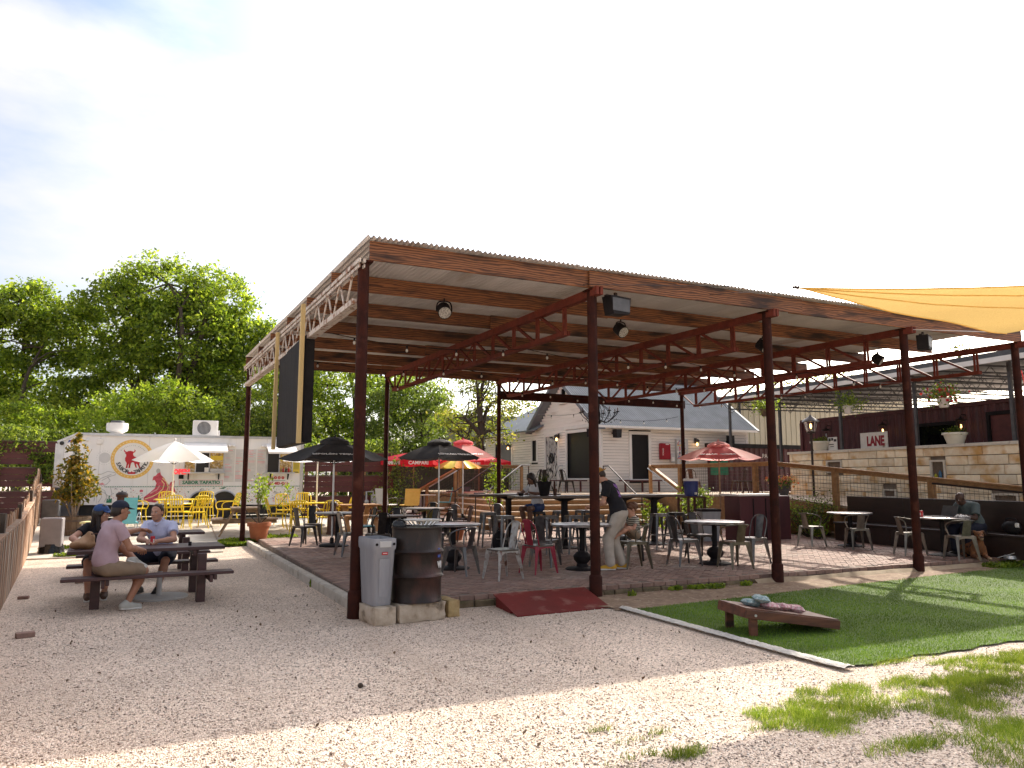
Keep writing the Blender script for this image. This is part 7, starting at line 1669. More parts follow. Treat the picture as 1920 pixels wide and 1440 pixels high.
for sx in (-1, 1):
    for yy in (0, .36): b = MB(); b.tube([(sx * .2, yy, .38), (sx * .23, yy * 1.1 - .02, 0)], .016, 6); b.build('leg', M['galv'], t)
b = MB(); b.tube(arc3([(.22, -.05, .4), (.25, .0, .62), (.25, .3, .62), (.22, .38, .4)]), .012, 6); b.build('arm_rest', M['galv'], t)
t = thing('low_table', 'pale yellow low table top just left of the blue cap', 'table', (-1.15, 20.3, gz(0, 20.3) + .03), R(-12)); b = MB(); b.bx((-.32, -.25, .5), (.32, .25, .54), b=.005); b.build('top', mat('pale_yellow', (.66, .58, .28), None, rough=.5), t)
for sx in (-1, 1):
    for sy in (-1, 1): b = MB(); b.tube([(sx * .27, sy * .2, .5), (sx * .27, sy * .2, 0)], .016, 6); b.build('leg', M['galv'], t)
t = thing('gas_meter', 'grey gas meter with pipes in front of the board fence', 'gas meter', (6.85, 26.05, gz(0, 26))); b = MB(); b.bx((.05, -.12, .42), (.4, .1, .75), b=.03); b.build('body', M['greyink'], t); b = MB(); b.tube([(-.12, 0, 0), (-.12, 0, .85), (.12, 0, .85), (.12, 0, .75)], .03, 8); b.tube([(.33, 0, .75), (.33, 0, .9), (.5, 0, .9), (.5, 0, 0)], .025, 8); b.ball((-.12, -.05, .5), .08); b.build('pipe', M['greyink'], t)
# terrace furniture behind
def sling(x, y, rz, lb, m_):
    t = thing('patio_chair', lb, 'chair', (x, y, gz(0, y) + .03), R(rz), 'chairs of the far terrace'); b = MB(); b.bx((-.25, -.22, .40), (.25, .25, .44), b=.01); b.build('seat', M[m_], t); b = MB(); b.add([(-.25, -.22, .42), (.25, -.22, .42), (.26, -.32, .95), (-.26, -.32, .95), (-.25, -.19, .42), (.25, -.19, .42), (.26, -.29, .95), (-.26, -.29, .95)], [(0, 1, 2, 3), (7, 6, 5, 4), (0, 4, 5, 1), (1, 5, 6, 2), (2, 6, 7, 3), (3, 7, 4, 0)]); b.build('backrest', M[m_], t, smooth=0)
    for sx in (-1, 1):
        b = MB(); b.tube([(sx * .24, -.22, .42), (sx * .26, -.3, 0)], .016, 6); b.tube([(sx * .24, .22, .42), (sx * .26, .27, 0)], .016, 6); b.tube(arc3([(sx * .26, -.25, .62), (sx * .3, .1, .64), (sx * .25, .24, .42)]), .014, 6); b.build('leg_frame', M['iron'], t)
sling(7.55, 23.7, 4, 'mustard yellow woven chair with its back to the patio', 'gold'); sling(6.95, 24.2, -60, 'grey woven chair beside the mustard chair', 'greyink'); sling(9.6, 26.0, 70, 'teal chair beyond the deck railing', 'teal'); sling(11.2, 28.4, 120, 'dark sling chair under the middle red umbrella', 'canopy')
for x, y, lb in ((8.3, 24.6, 'pale round table beside the mustard chair'), (10.6, 27.6, 'pale round table under the middle red umbrella')):
    t = thing('terrace_table', lb, 'table', (x, y, gz(0, y) + .03), 0, 'terrace tables'); b = MB(); b.lathe([(.45, .7), (.46, .73), (.001, .732)], 24); b.build('top', M['coping'], t); b = MB(); b.lathe([(.22, 0), (.2, .03), (.03, .06), (.03, .7)], 16); b.build('pedestal', M['iron'], t)
t = thing('terrace_bin', 'grey bin with black lid beside the left stair rail', 'bin', (9.0, 26.9, g36)); b = MB(); taper(b, (0, 0, 0), (0, 0, .7), .4, .4, .5, .5); b.build('shell', M['greyink'], t, smooth=0); b = MB(); b.box((0, 0, .76), (.54, .54, .12), b=.03); b.build('lid', M['black'], t)

# ------------------------------------------------------------------ fittings on the pavilion
sc = thing('projection_screen', 'big black board box hung on the left side of the pavilion', 'screen')
b = MB(); 
y = 12.0
while y < 14.5:
    b = MB(); b.bx((2.03, y, 2.24), (2.06, y + .195, tz(13) - .52)); b.build('face_board', M['blackboard'], sc, smooth=0); y += .2
b = MB(); b.bx((2.061, 11.98, 2.22), (2.20, 14.6, tz(13) - .5), b=.004); b.build('box', M['black'], sc)
for y, zt_ in ((11.92, tz(12) - .02), (14.68, tz(15) - .02)):
    b = MB(); b.bx((1.955, y - .045, 2.2), (2.02, y + .045, zt_), b=.003); tag(b.build('timber_stud', M['stud']), 'fresh pale pine stud nailed up the left side of the pavilion, the ' + ('nearer' if y < 13 else 'farther') + ' of two', 'stud', 'pine studs holding the black board')
def par(x, y, z, lb, yaw):
    t = thing('stage_light', lb, 'spotlight', (x, y, z), R(yaw), 'stage lights under the pavilion roof')
    b = MB(); b.tube(arc3([(-.12, 0, -.02), (-.115, 0, .08), (-.07, 0, .14), (.07, 0, .14), (.115, 0, .08), (.12, 0, -.02)]), .012, 6); b.tube([(0, 0, .14), (0, 0, .19)], .014, 6); b.build('yoke', M['black'], t)
    b = MB(); ax = Vector((0, -.8, -.6)).normalized(); c = Vector((0, 0, 0)); b.tube([c - ax * .13, c - ax * .1, c + ax * .08], [.05, .1, .11], 16); b.build('housing', M['black'], t)
    b = MB(); b.tube([c + ax * .081, c + ax * .086], .095, 16); b.build('lens', M['lens'], t)
par(3.93, 10.74, 4.25, 'round stage light on the purlin nearest the front left post', -10); par(7.20, 10.74, 4.22, 'round stage light hanging right of the second front post', 10); par(10.45, 10.74, 4.19, 'round stage light just behind the third front post', 15); par(13.65, 10.74, 4.15, 'round stage light near the fourth front post', 30)
def spk(x, y, z, lb, yaw):
    t = thing('pavilion_speaker', lb, 'speaker', (x, y, z), R(yaw), 'black loudspeakers under the pavilion eave')
    b = MB(); b.prism([(-.2, .12), (.2, .12), (.17, -.13), (-.15, -.15)], (0, -.12, 0), (1, 0, 0), (0, 0, 1), (0, .2, 0)); b.build('cabinet', M['black'], t, smooth=0); b = MB(); b.bx((-.17, -.126, -.1), (.17, -.121, .09)); b.build('grille', M['canopy'], t, smooth=0); b = MB(); b.bx((-.2, -.03, .12), (.2, .03, .145)); b.bx((-.02, -.02, .145), (.02, .02, .2)); b.build('bracket', M['iron'], t, smooth=0)
spk(6.05, 9.15, 4.2, 'black loudspeaker under the eave right of the second front post', 10); spk(12.95, 9.2, 4.2, 'black loudspeaker under the eave right of the fourth front post', 25)
def strlight(lb, pts, nb, sag=.12):
    t = thing('string_lights', lb, 'string lights', group='bulb strings under the pavilion'); b = MB(); bl_ = []
    for a, c in zip(pts[:-1], pts[1:]):
        a, c = Vector(a), Vector(c); cur = []
        for k in range(13):
            f = k / 12; p = a.lerp(c, f); p.z -= sag * 4 * f * (1 - f); cur.append(p)
        b.tube(cur, .006, 4)
        for k in range(nb): f = (k + .5) / nb; p = a.lerp(c, f); p.z -= sag * 4 * f * (1 - f); bl_.append(p)
    b.build('wire', M['black'], t)
    mb = MB(); mb.ball((0, 0, -.075), (.022, .022, .03), 10, 8); bme = mb.mesh('bulb', M['bulbg']); sb = MB(); sb.tube([(0, 0, -.05), (0, 0, 0)], .015, 6); sme = sb.mesh('socket', M['black'])
    for p in bl_: o = link('bulb', bme, t, p); link('socket', sme, o)
strlight('string of globe bulbs across the front half of the pavilion', [(PX[k], 11.3, tz(11) - .55) for k in range(5)], 4)
strlight('string of globe bulbs across the middle of the pavilion', [(PX[k], 14.2, tz(14) - .55) for k in range(5)], 4)
strlight('string of globe bulbs across the back of the pavilion', [(PX[k], 17.4, tz(17) - .55) for k in range(5)], 4)
strlight('sagging string of bulbs outside the back beam before the house', [(8.98, 20.3, 3.9), (12.3, 20.5, 3.75), (15.6, 20.0, 3.7)], 4, .2)
cd = thing('chandelier', 'black iron chandelier with candle arms hanging from the back beam', 'chandelier', (12.25, 19.55, 3.62))
b = MB(); b.lathe([(.02, -.3), (.06, -.24), (.03, -.12), (.05, 0), (.02, .12), (.02, .55)], 10); b.build('stem', M['black'], cd)
for k in range(8):
    a = k * math.pi / 4; c_, s_ = math.cos(a), math.sin(a); b = MB(); b.tube(arc3([(0, 0, -.16), (.25 * c_, .25 * s_, -.24), (.5 * c_, .5 * s_, -.06), (.58 * c_, .58 * s_, .05)]), .014, 6); b.tube(arc3([(.1 * c_, .1 * s_, .3), (.3 * c_, .3 * s_, .15), (.35 * c_, .35 * s_, -.08)]), .009, 5); b.lathe([(.02, .05), (.06, .07), (.06, .085)], 8, (.58 * c_, .58 * s_, 0)); b.build('arm', M['black'], cd)
    b = MB(); b.tube([(.58 * c_, .58 * s_, .085), (.58 * c_, .58 * s_, .19)], .014, 6); b.build('candle', M['chair_brown'], cd)
    b = MB()
    for j in range(3): b.ball((.45 * c_ + rng.uniform(-.12, .12), .45 * s_ + rng.uniform(-.12, .12), -.16 - .04 * j), (.012, .012, .028), 6, 4)
    b.build('crystal_drop', M['iron'], cd)['kind'] = 'stuff'
# cables and the shade sail
sl = thing('shade_sail', 'golden yellow shade cloth stretched over the lawn from the pavilion eave', 'shade sail')
A_, B2, C2, D2 = Vector((7.48, 7.0, 4.13)), Vector((11.9, 7.05, 3.92)), Vector((14.6, 3.4, 4.6)), Vector((15.4, 5.6, 4.5))
def sailf(u, v):
    p = A_.lerp(A_.lerp(C2, .03), v).lerp(B2.lerp(C2, v), u) if False else None
    e0 = A_.lerp(B2, u); e1 = A_.lerp(C2, u); p = e0.lerp(e1, v)
    s = 4 * u * (1 - u)
    p.z -= .10 * s * (1 - v) + .16 * s * v + .05 * math.sin(math.pi * v) * u - .03 * math.sin(u * 11 + 1) * (1 - v) * u; 
    p.y += .12 * s * (1 - v) * -1 + .1 * s * v
    p.z += .008 * noise.noise((u * 12, v * 10, 0)); return p
b = MB(); b.grid(sailf, 40, 16); b.build('cloth', M['sail'], sl)
def sailf2(u, v):
    e0 = A_.lerp(B2, 1); e1 = A_.lerp(C2, 1); p = e0.lerp(e1, v).lerp(D2.lerp(C2 + Vector((2, 1, 0)), v), u); p.z -= .05 * math.sin(math.pi * v); return p
b = MB(); b.grid(sailf2, 10, 10); b.build('cloth', M['sail'], sl)
b = MB(); b.tube([sailf(u, 0) for u in np.linspace(0, 1, 24)], .012, 5); b.tube([sailf(u, 1) for u in np.linspace(0, 1, 24)], .012, 5); b.build('hem', M['gold'], sl)
for vv in (.36, .70):
    b = MB(); b.tube([sailf(u, vv) + Vector((0, 0, -.004)) for u in np.linspace(.02, 1, 24)], .009, 4); b.build('seam', M['gold'], sl)
b = MB(); b.tube([A_ + Vector((-.03 + .03 * math.cos(q), .03 * math.sin(q), .02)) for q in np.linspace(0, 6.28, 13)[:-1]], .007, 5, closed=True); b.build('corner_ring', M['galv'], sl)
b = MB(); b.tube([A_, A_ + Vector((-.06, .05, .015))], .018, 6); b.tube([A_ + Vector((-.06, .05, .015)), (5.4, 9.0, 4.42)], .005, 4); b.build('tie_rope', M['iron'], sl)
b = MB(); b.tube([B2, (12.3, 9.0, 4.36)], .006, 4); b.build('tie_rope', M['trim'], sl)
b = MB(); b.tube([(6.6, 9.0, 4.52), (7.6, 9.0, 4.50), (20, 6.0, 5.9)], .004, 4); tag(b.build('overhead_cable', M['iron']), 'thin steel cable stretched from the roof edge over the shade cloth', 'cable')
b = MB(); pts = arc3([(15.66, 9.05, 3.82), (15.70, 9.03, 3.5), (15.66, 9.02, 3.35), (15.68, 9.02, 2.75)]); b.tube(pts, .009, 5); tag(b.build('red_cord', M['canvas_p']), 'pinkish red cord dangling from the rightmost truss', 'cord')
# ================================================================== people and the dog
def skin(name, c, c2): return mat(name, c, c2, rough=.5, scale=14, spec=.35)
M.update(
 skin_l=skin('fair_skin', (.52, .28, .19), (.46, .23, .155)), skin_t=skin('tanned_skin', (.40, .20, .125), (.35, .165, .10)), skin_b=skin('brown_skin', (.20, .10, .065), (.16, .08, .05)), skin_d=skin('deep_brown_skin', (.070, .034, .024), (.05, .025, .018)),
 cl_pink=mat('mauve_cotton', (.47, .33, .36), (.41, .28, .31), rough=.9, scale=7, bump=.3, bscale=14), cl_khaki=mat('khaki_cotton', (.26, .185, .125), (.215, .15, .10), rough=.9, scale=8, bump=.3, bscale=18), cl_blue=mat('pale_blue_shirt', (.55, .56, .74), (.48, .50, .68), rough=.85, scale=20, bump=.3, bscale=16),
 cl_navy=mat('navy_cotton', (.016, .020, .040), (.012, .015, .030), rough=.85), cl_black=mat('black_cotton', (.010, .009, .012), (.015, .013, .017), rough=.9), cl_stone=mat('stone_trousers', (.46, .40, .34), (.39, .335, .28), rough=.9, scale=6, bump=.35, bscale=16), cl_white=mat('white_blouse', (.70, .69, .70), None, rough=.85), cl_denim=mat('blue_denim', (.035, .075, .22), (.028, .06, .18), rough=.85), cl_dden=mat('dark_denim', (.012, .014, .030), (.009, .011, .024), rough=.85), cl_slate=mat('slate_tee', (.085, .105, .105), (.07, .088, .09), rough=.9, bump=.3, bscale=14), cl_cap=mat('mustard_cap', (.42, .20, .035), None, rough=.85), cl_bcap=mat('blue_cap', (.03, .07, .20), None, rough=.85),
 hair_d=mat('dark_hair', (.018, .012, .010), (.03, .02, .016), rough=.45, scale=30, stretch=(4, 4, .5), bump=.4, bscale=40), hair_b=mat('brown_hair', (.045, .026, .018), (.03, .018, .012), rough=.5, scale=30, bump=.4, bscale=40), hair_c=mat('curly_brown_hair', (.15, .065, .035), (.09, .04, .02), rough=.6, scale=20, bump=1.0, bscale=30),
 shoe_w=mat('pale_grey_trainer', (.48, .47, .42), (.42, .41, .37), rough=.6), shoe_b=mat('black_trainer', (.014, .013, .014), None, rough=.6), shoe_y=mat('yellow_trainer', (.60, .33, .03), (.5, .26, .025), rough=.6), sole=mat('white_sole', (.72, .70, .66), None, rough=.6), sandal=mat('brown_sandal', (.10, .05, .03), None, rough=.6),
 eyew=mat('eye_white', (.6, .58, .55), None, rough=.3), lip=mat('lip_tone', (.30, .11, .09), None, rough=.5), bag=mat('tan_leather', (.36, .20, .10), (.28, .15, .07), rough=.6, scale=5, bump=.2), purple=mat('purple_print', (.30, .12, .42), (.10, .05, .18), rough=.8, scale=30, lo=.48, hi=.52),
 toddler_shirt=None)
del M['toddler_shirt']
def V3(p): return np.array(p, dtype=float)
class SDF:
    def __init__(s, h=.009): s.h = h; s.p = []; s.cut = []
    def cap(s, p, q, r0, r1=None, k=.02): s.p.append(('c', V3(p), V3(q), r0, r0 if r1 is None else r1, k)); return s
    def ell(s, c, r, R3=None, k=.02): s.p.append(('e', V3(c), V3(r), np.eye(3) if R3 is None else np.array(R3, float), k)); return s
    def sub(s, c, r): s.p.append(('s', V3(c), r)); return s
    def plane(s, p, n): n = V3(n); s.cut.append((V3(p), n / np.linalg.norm(n))); return s
    def mesh(s):
        lo = np.full(3, 1e9); hi = -lo
        for q in s.p:
            if q[0] == 'c': r = max(q[3], q[4]); lo = np.minimum(lo, np.minimum(q[1], q[2]) - r); hi = np.maximum(hi, np.maximum(q[1], q[2]) + r)
            elif q[0] == 'e': r = q[2].max(); lo = np.minimum(lo, q[1] - r); hi = np.maximum(hi, q[1] + r)
        h = s.h; lo -= 4 * h; n = np.ceil((hi + 4 * h - lo) / h).astype(int) + 1; F = np.full(n, .3, dtype=np.float32)
        ax = [lo[i] + h * np.arange(n[i]) for i in range(3)]
        for q in s.p:
            if q[0] == 'c': r = max(q[3], q[4]); a, b_ = np.minimum(q[1], q[2]) - r, np.maximum(q[1], q[2]) + r; pad = q[5] + 3 * h
            elif q[0] == 'e': r = q[2].max(); a, b_ = q[1] - r, q[1] + r; pad = q[4] + 3 * h
            else: a, b_ = q[1] - q[2], q[1] + q[2]; pad = 3 * h
            i0 = np.maximum(0, np.floor((a - pad - lo) / h).astype(int)); i1 = np.minimum(n, np.ceil((b_ + pad - lo) / h).astype(int) + 1)
            sl_ = tuple(slice(i0[i], i1[i]) for i in range(3)); X, Y, Z = np.meshgrid(*[ax[i][sl_[i]] for i in range(3)], indexing='ij', sparse=True)
            if q[0] == 'c':
                d = q[2] - q[1]; L2 = max(1e-9, d @ d); t = np.clip(((X - q[1][0]) * d[0] + (Y - q[1][1]) * d[1] + (Z - q[1][2]) * d[2]) / L2, 0, 1)
                D = np.sqrt((X - q[1][0] - t * d[0]) ** 2 + (Y - q[1][1] - t * d[1]) ** 2 + (Z - q[1][2] - t * d[2]) ** 2) - (q[3] + (q[4] - q[3]) * t); k = q[5]
            elif q[0] == 'e':
                x, y, z = X - q[1][0], Y - q[1][1], Z - q[1][2]; Rm = q[3]; u = [(Rm[0][i] * x + Rm[1][i] * y + Rm[2][i] * z) / q[2][i] for i in range(3)]
                k0 = np.sqrt(u[0] ** 2 + u[1] ** 2 + u[2] ** 2); k1 = np.sqrt(sum((u[i] / q[2][i]) ** 2 for i in range(3))) + 1e-9; D = k0 * (k0 - 1) / k1; k = q[4]
            else:
                D = q[2] - np.sqrt((X - q[1][0]) ** 2 + (Y - q[1][1]) ** 2 + (Z - q[1][2]) ** 2); F[sl_] = np.maximum(F[sl_], D); continue
            f = F[sl_]; hh = np.clip(.5 + .5 * (f - D) / k, 0, 1); F[sl_] = f + (D - f) * hh - k * hh * (1 - hh)
        if s.cut:
            X, Y, Z = np.meshgrid(*ax, indexing='ij', sparse=True)
            for p, nn in s.cut: F = np.maximum(F, (X - p[0]) * nn[0] + (Y - p[1]) * nn[1] + (Z - p[2]) * nn[2])
        return surface_nets(F, lo, h)
def surface_nets(F, lo, h):
    ins = F < 0; c = [(i, j, k) for i in (0, 1) for j in (0, 1) for k in (0, 1)]; n = np.array(F.shape)
    sl_ = lambda o: tuple(slice(o[i], n[i] - 1 + o[i]) for i in range(3))
    cnt = sum(ins[sl_(o)].astype(np.int8) for o in c); mask = (cnt > 0) & (cnt < 8); idx = np.argwhere(mask); acc = np.zeros((len(idx), 3)); num = np.zeros(len(idx))
    for a in c:
        for ax in range(3):
            if a[ax]: continue
            b_ = list(a); b_[ax] = 1; fa = F[tuple((idx + a).T)]; fb = F[tuple((idx + b_).T)]; cr = (fa < 0) != (fb < 0); t = np.where(cr, fa / (fa - fb + 1e-12), 0); p = np.array(a, float)[None].repeat(len(idx), 0); p[:, ax] += t; acc += p * cr[:, None]; num += cr
    V = lo + h * (idx + acc / num[:, None]); ID = np.full(mask.shape, -1); ID[tuple(idx.T)] = np.arange(len(idx)); Q = []
    for ax in range(3):
        u, w = (ax + 1) % 3, (ax + 2) % 3; s0 = [slice(1, -1)] * 3; s0[ax] = slice(0, n[ax] - 1); s1 = list(s0); s1[ax] = slice(1, n[ax]); a, b_ = ins[tuple(s0)], ins[tuple(s1)]
        for flip, mk in ((0, a & ~b_), (1, ~a & b_)):
            e = np.argwhere(mk); 
            if not len(e): continue
            e = e + np.array([0 if i == ax else 1 for i in range(3)]); eu, ew = np.eye(3, dtype=int)[u], np.eye(3, dtype=int)[w]
            q = np.stack([ID[tuple((e - eu - ew).T)], ID[tuple((e - ew).T)], ID[tuple(e.T)], ID[tuple((e - eu).T)]], 1); Q.append(q[:, ::-1] if flip else q)
    return V, np.concatenate(Q)
def sdf_obj(name, s, mats, parent=None, loc=(0, 0, 0), rz=0, wrinkle=0.0, seed=0, pick=None):
    V, Q = s.mesh()
    if wrinkle:
        V = V + np.array([noise.noise_vector((v[0] * 7 + seed, v[1] * 7, v[2] * 11)) for v in V]) * wrinkle + np.array([noise.noise_vector((v[0] * 19 + seed, v[1] * 19, v[2] * 9)) for v in V]) * wrinkle * .45
    mats = mats if isinstance(mats, (list, tuple)) else [mats]; o = mesh_np(name, V, Q, mats[0], parent, loc); o.rotation_euler = (0, 0, rz)
    for m in mats[1:]: o.data.materials.append(m)
    if pick is not None: C_ = V[Q].mean(1); o.data.polygons.foreach_set('material_index', np.array([pick(c) for c in C_], dtype=np.int32))
    o.data.shade_smooth(); return o
def ik(a, t, l0, l1, pole):
    a, t, pole = V3(a), V3(t), V3(pole); d = t - a; L = min(np.linalg.norm(d), (l0 + l1) * .999); d = d / np.linalg.norm(d); x = (l0 * l0 - l1 * l1 + L * L) / (2 * L); hgt = math.sqrt(max(0, l0 * l0 - x * x)); p = pole - d * (pole @ d); p /= np.linalg.norm(p) + 1e-9
    return a + d * x + p * hgt, a + d * L
def frame(f, up):
    f = V3(f); f /= np.linalg.norm(f); up = V3(up); x = np.cross(f, up); x /= np.linalg.norm(x); z = np.cross(x, f); return np.stack([x, f, z], 1)
def hand(s, w, d, nrm, curl=.5, side=1, sc=1.0):
    """wrist w, pointing along d, palm facing nrm; five fingers that curl towards the palm"""
    d = V3(d); d /= np.linalg.norm(d); nrm = V3(nrm); nrm = nrm - d * (nrm @ d); nrm /= np.linalg.norm(nrm); x = np.cross(d, nrm) * side
    for k in range(4): s.cap(w + d * .01, w + (d * .085 + x * (.030 - .020 * k)) * sc, .019 * sc, .0125 * sc, .012)
    for k, L in enumerate((.072, .080, .075, .060)):
        p = w + (d * .085 + x * (.031 - .0205 * k)) * sc; a = curl * .9; p2 = p + (d * math.cos(a) + nrm * math.sin(a) + x * (.10 - .07 * k)) * L * .55 * sc; a2 = curl * 2.1; p3 = p2 + (d * math.cos(a2) + nrm * math.sin(a2)) * L * .5 * sc
        s.cap(p, p2, .0098 * sc, .009 * sc, .003); s.cap(p2, p3, .009 * sc, .0075 * sc, .003)
    p = w + (d * .025 + x * .030) * sc; p2 = p + (d * .030 + x * .024 + nrm * .016 * (1 + curl)) * sc; p3 = p2 + (d * .028 + x * .002 + nrm * .016 * curl * 1.6) * sc; s.cap(p, p2, .0135 * sc, .0105 * sc, .006); s.cap(p2, p3, .0105 * sc, .0085 * sc, .004)
def person(label, loc, rz, J, skinm, shirt=None, legs=None, shoes=None, hair=None, cap=None, sc=1.0, hs=1.0, build=1.0, fem=False, hair_style='short', sleeve=.55, leg_to=.85, loose=1.0, curls=(.5, .5), palms=None, z=0.0, shirt_pick=None, eyes=True, neck_r=.056):
    P = {k: V3(v) for k, v in J.items()}; b_ = build; S_ = SDF(.0085)
    pel, che, nek, hed = P['pelvis'], P['chest'], P['neck'], P['head']; HF = frame(P['look'], P.get('hup', (hed - nek)))
    hx, hf, hu = HF[:, 0], HF[:, 1], HF[:, 2]; up_t = (che - pel) / np.linalg.norm(che - pel); rt = P['sr'] - P['sl']; shw = np.linalg.norm(rt); rt /= shw; fr = np.cross(up_t, rt); TF = np.stack([rt, fr, up_t], 1)
    mid = (pel + che) / 2; abd = P.get('belly', mid)
    S_.ell(pel + up_t * .02, (.15 * b_ * sc, .105 * b_ * sc, .12 * sc), TF); S_.ell(abd, (.125 * b_ * sc, .095 * b_ * sc, .17 * sc), TF, k=.05); S_.ell(che, (.150 * b_ * sc, .105 * b_ * sc, .18 * sc), TF, k=.05)
    S_.cap(P['sl'] + (P['sr'] - P['sl']) * .12, P['sr'] - (P['sr'] - P['sl']) * .12, .062 * sc * b_, k=.06); S_.cap(che + up_t * .1 * sc, nek, .085 * sc, neck_r * sc, .06); S_.cap(nek - (hed - nek) * .2, hed, neck_r * sc, .05 * sc * hs, .03)
    q = hs; e = lambda x, y, zz: hed + hx * x * q + hf * y * q + hu * zz * q
    S_.ell(e(0, -.012, .032), (.075 * q, .094 * q, .082 * q), HF, k=.02); S_.ell(e(0, .022, -.035), (.060 * q, .070 * q, .078 * q), HF, k=.03); S_.ell(e(0, .055, -.088), (.034 * q, .032 * q, .026 * q), HF, k=.03)
    S_.cap(e(-.03, .078, .028), e(.03, .078, .028), .014 * q, k=.015); S_.cap(e(0, .086, .018), e(0, .113, -.022), .0085 * q, .0125 * q, .012); S_.cap(e(-.014, .095, -.028), e(.014, .095, -.028), .0085 * q, k=.01); S_.cap(e(-.018, .086, -.058), e(.018, .086, -.058), .009 * q, k=.008)
    for s in (-1, 1):
        S_.ell(e(.034 * s, .066, -.024), (.022 * q, .02 * q, .02 * q), HF, k=.02); S_.ell(e(.078 * s, -.006, -.006), (.010 * q, .020 * q, .032 * q), HF, k=.006); S_.sub(e(.030 * s, .094, .006), .013 * q)
    arms = {}
    for s, sd in ((1, 'r'), (-1, 'l')):
        sh = P['s' + sd]; el, wr = ik(sh, P['w' + sd], .285 * sc, .255 * sc, P.get('ep' + sd, (s * .6, -.4, -.8))); arms[sd] = (sh, el, wr)
        S_.cap(sh, el, .050 * sc * b_ ** .5, .040 * sc, .03); S_.cap(el, el + (wr - el) * .35, .041 * sc, .041 * sc, .02); S_.cap(el + (wr - el) * .3, wr, .041 * sc, .027 * sc, .02)
        dd = P.get('hd' + sd, wr - el); pn = P.get('hn' + sd, (0, 0, -1)); hand(S_, wr, dd, pn, curls[0] if sd == 'r' else curls[1], s, sc)
    legp = {}
    for s, sd in ((1, 'r'), (-1, 'l')):
        hp = pel + rt * s * .095 * sc * b_; kn, an = ik(hp, P['a' + sd], .435 * sc, .425 * sc, P.get('kp' + sd, (0, 1, .3))); tdir = V3(P['t' + sd]); tdir /= np.linalg.norm(tdir); legp[sd] = (hp, kn, an, tdir)
        S_.cap(hp, kn, .082 * sc * b_ ** .5, .054 * sc, .04); S_.cap(kn, kn + (an - kn) * .35, .053 * sc, .056 * sc, .03); S_.cap(kn + (an - kn) * .3, an, .056 * sc, .036 * sc, .03); fdn = (an - kn) / np.linalg.norm(an - kn); fdn = fdn - tdir * (fdn @ tdir); fdn /= np.linalg.norm(fdn) + 1e-9; S_.cap(an - tdir * .03 * sc + fdn * .02 * sc, an + tdir * .15 * sc + fdn * .045 * sc, .034 * sc, .024 * sc, .03)
    root = sdf_obj('person', S_, M[skinm], None, (loc[0], loc[1], loc[2] if len(loc) > 2 else z), R(rz)); tag(root, label, 'person')
    if shirt:
        s = SDF(.0095); g = .014 * sc * loose; 
        s.ell(pel + up_t * .07 * sc, (.15 * b_ * sc + g * 1.3, .11 * b_ * sc + g * 1.3, .12 * sc), TF); s.ell(abd, (.135 * b_ * sc + g, .105 * b_ * sc + g, .19 * sc), TF, k=.06); s.ell(che, (.155 * b_ * sc + g, .112 * b_ * sc + g, .19 * sc), TF, k=.05)
        s.cap(P['sl'] + (P['sr'] - P['sl']) * .10, P['sr'] - (P['sr'] - P['sl']) * .10, (.055 * sc * b_ + g * .8), k=.06); s.cap(che + up_t * .1 * sc, nek - (nek - che) * .12, .09 * sc + g * .6, .066 * sc + g * .3, .05)
        o = sdf_obj('shirt', s, M[shirt] if not shirt_pick else [M[shirt]] + shirt_pick[0], root, wrinkle=.009 * sc, seed=loc[0], pick=shirt_pick[1] if shirt_pick else None)
        for sd in ('r', 'l'):
            sh, el, wr = arms[sd]; t = SDF(.0095); 
            if sleeve <= 1: e_ = sh + (el - sh) * sleeve; t.cap(sh, e_ + (el - sh) * .1, .052 * sc * b_ ** .5 + g * .8, .050 * sc + g * 1.2, .02); t.plane(e_, el - sh)
            else: t.cap(sh, el, .058 * sc + g, .050 * sc + g, .02); e_ = el + (wr - el) * (sleeve - 1); t.cap(el, e_, .05 * sc + g, .04 * sc + g, .02); t.plane(e_, wr - el) if sleeve < 2 else None
            sdf_obj('sleeve', t, M[shirt], root, wrinkle=.005 * sc, seed=loc[0] + 3)
    if legs:
        s = SDF(.0095); g = .016 * sc * loose; s.ell(pel + up_t * .01, (.155 * b_ * sc + g, .112 * b_ * sc + g, .115 * sc), TF)
        o = None
        for sd in ('r', 'l'):
            hp, kn, an, td = legp[sd]
            if leg_to <= 1: e_ = hp + (kn - hp) * leg_to; s.cap(hp, kn * 1 if False else e_, .088 * sc * b_ ** .5 + g, .066 * sc + g * 1.4, .035)
            else: s.cap(hp, kn, .086 * sc * b_ ** .5 + g, .062 * sc + g, .035); e_ = kn + (an - kn) * (leg_to - 1); s.cap(kn, e_, .062 * sc + g, .050 * sc + g * 1.2, .03)
        sdf_obj('trousers' if leg_to > 1 else 'shorts', s, M[legs], root, wrinkle=.007 * sc, seed=loc[1])
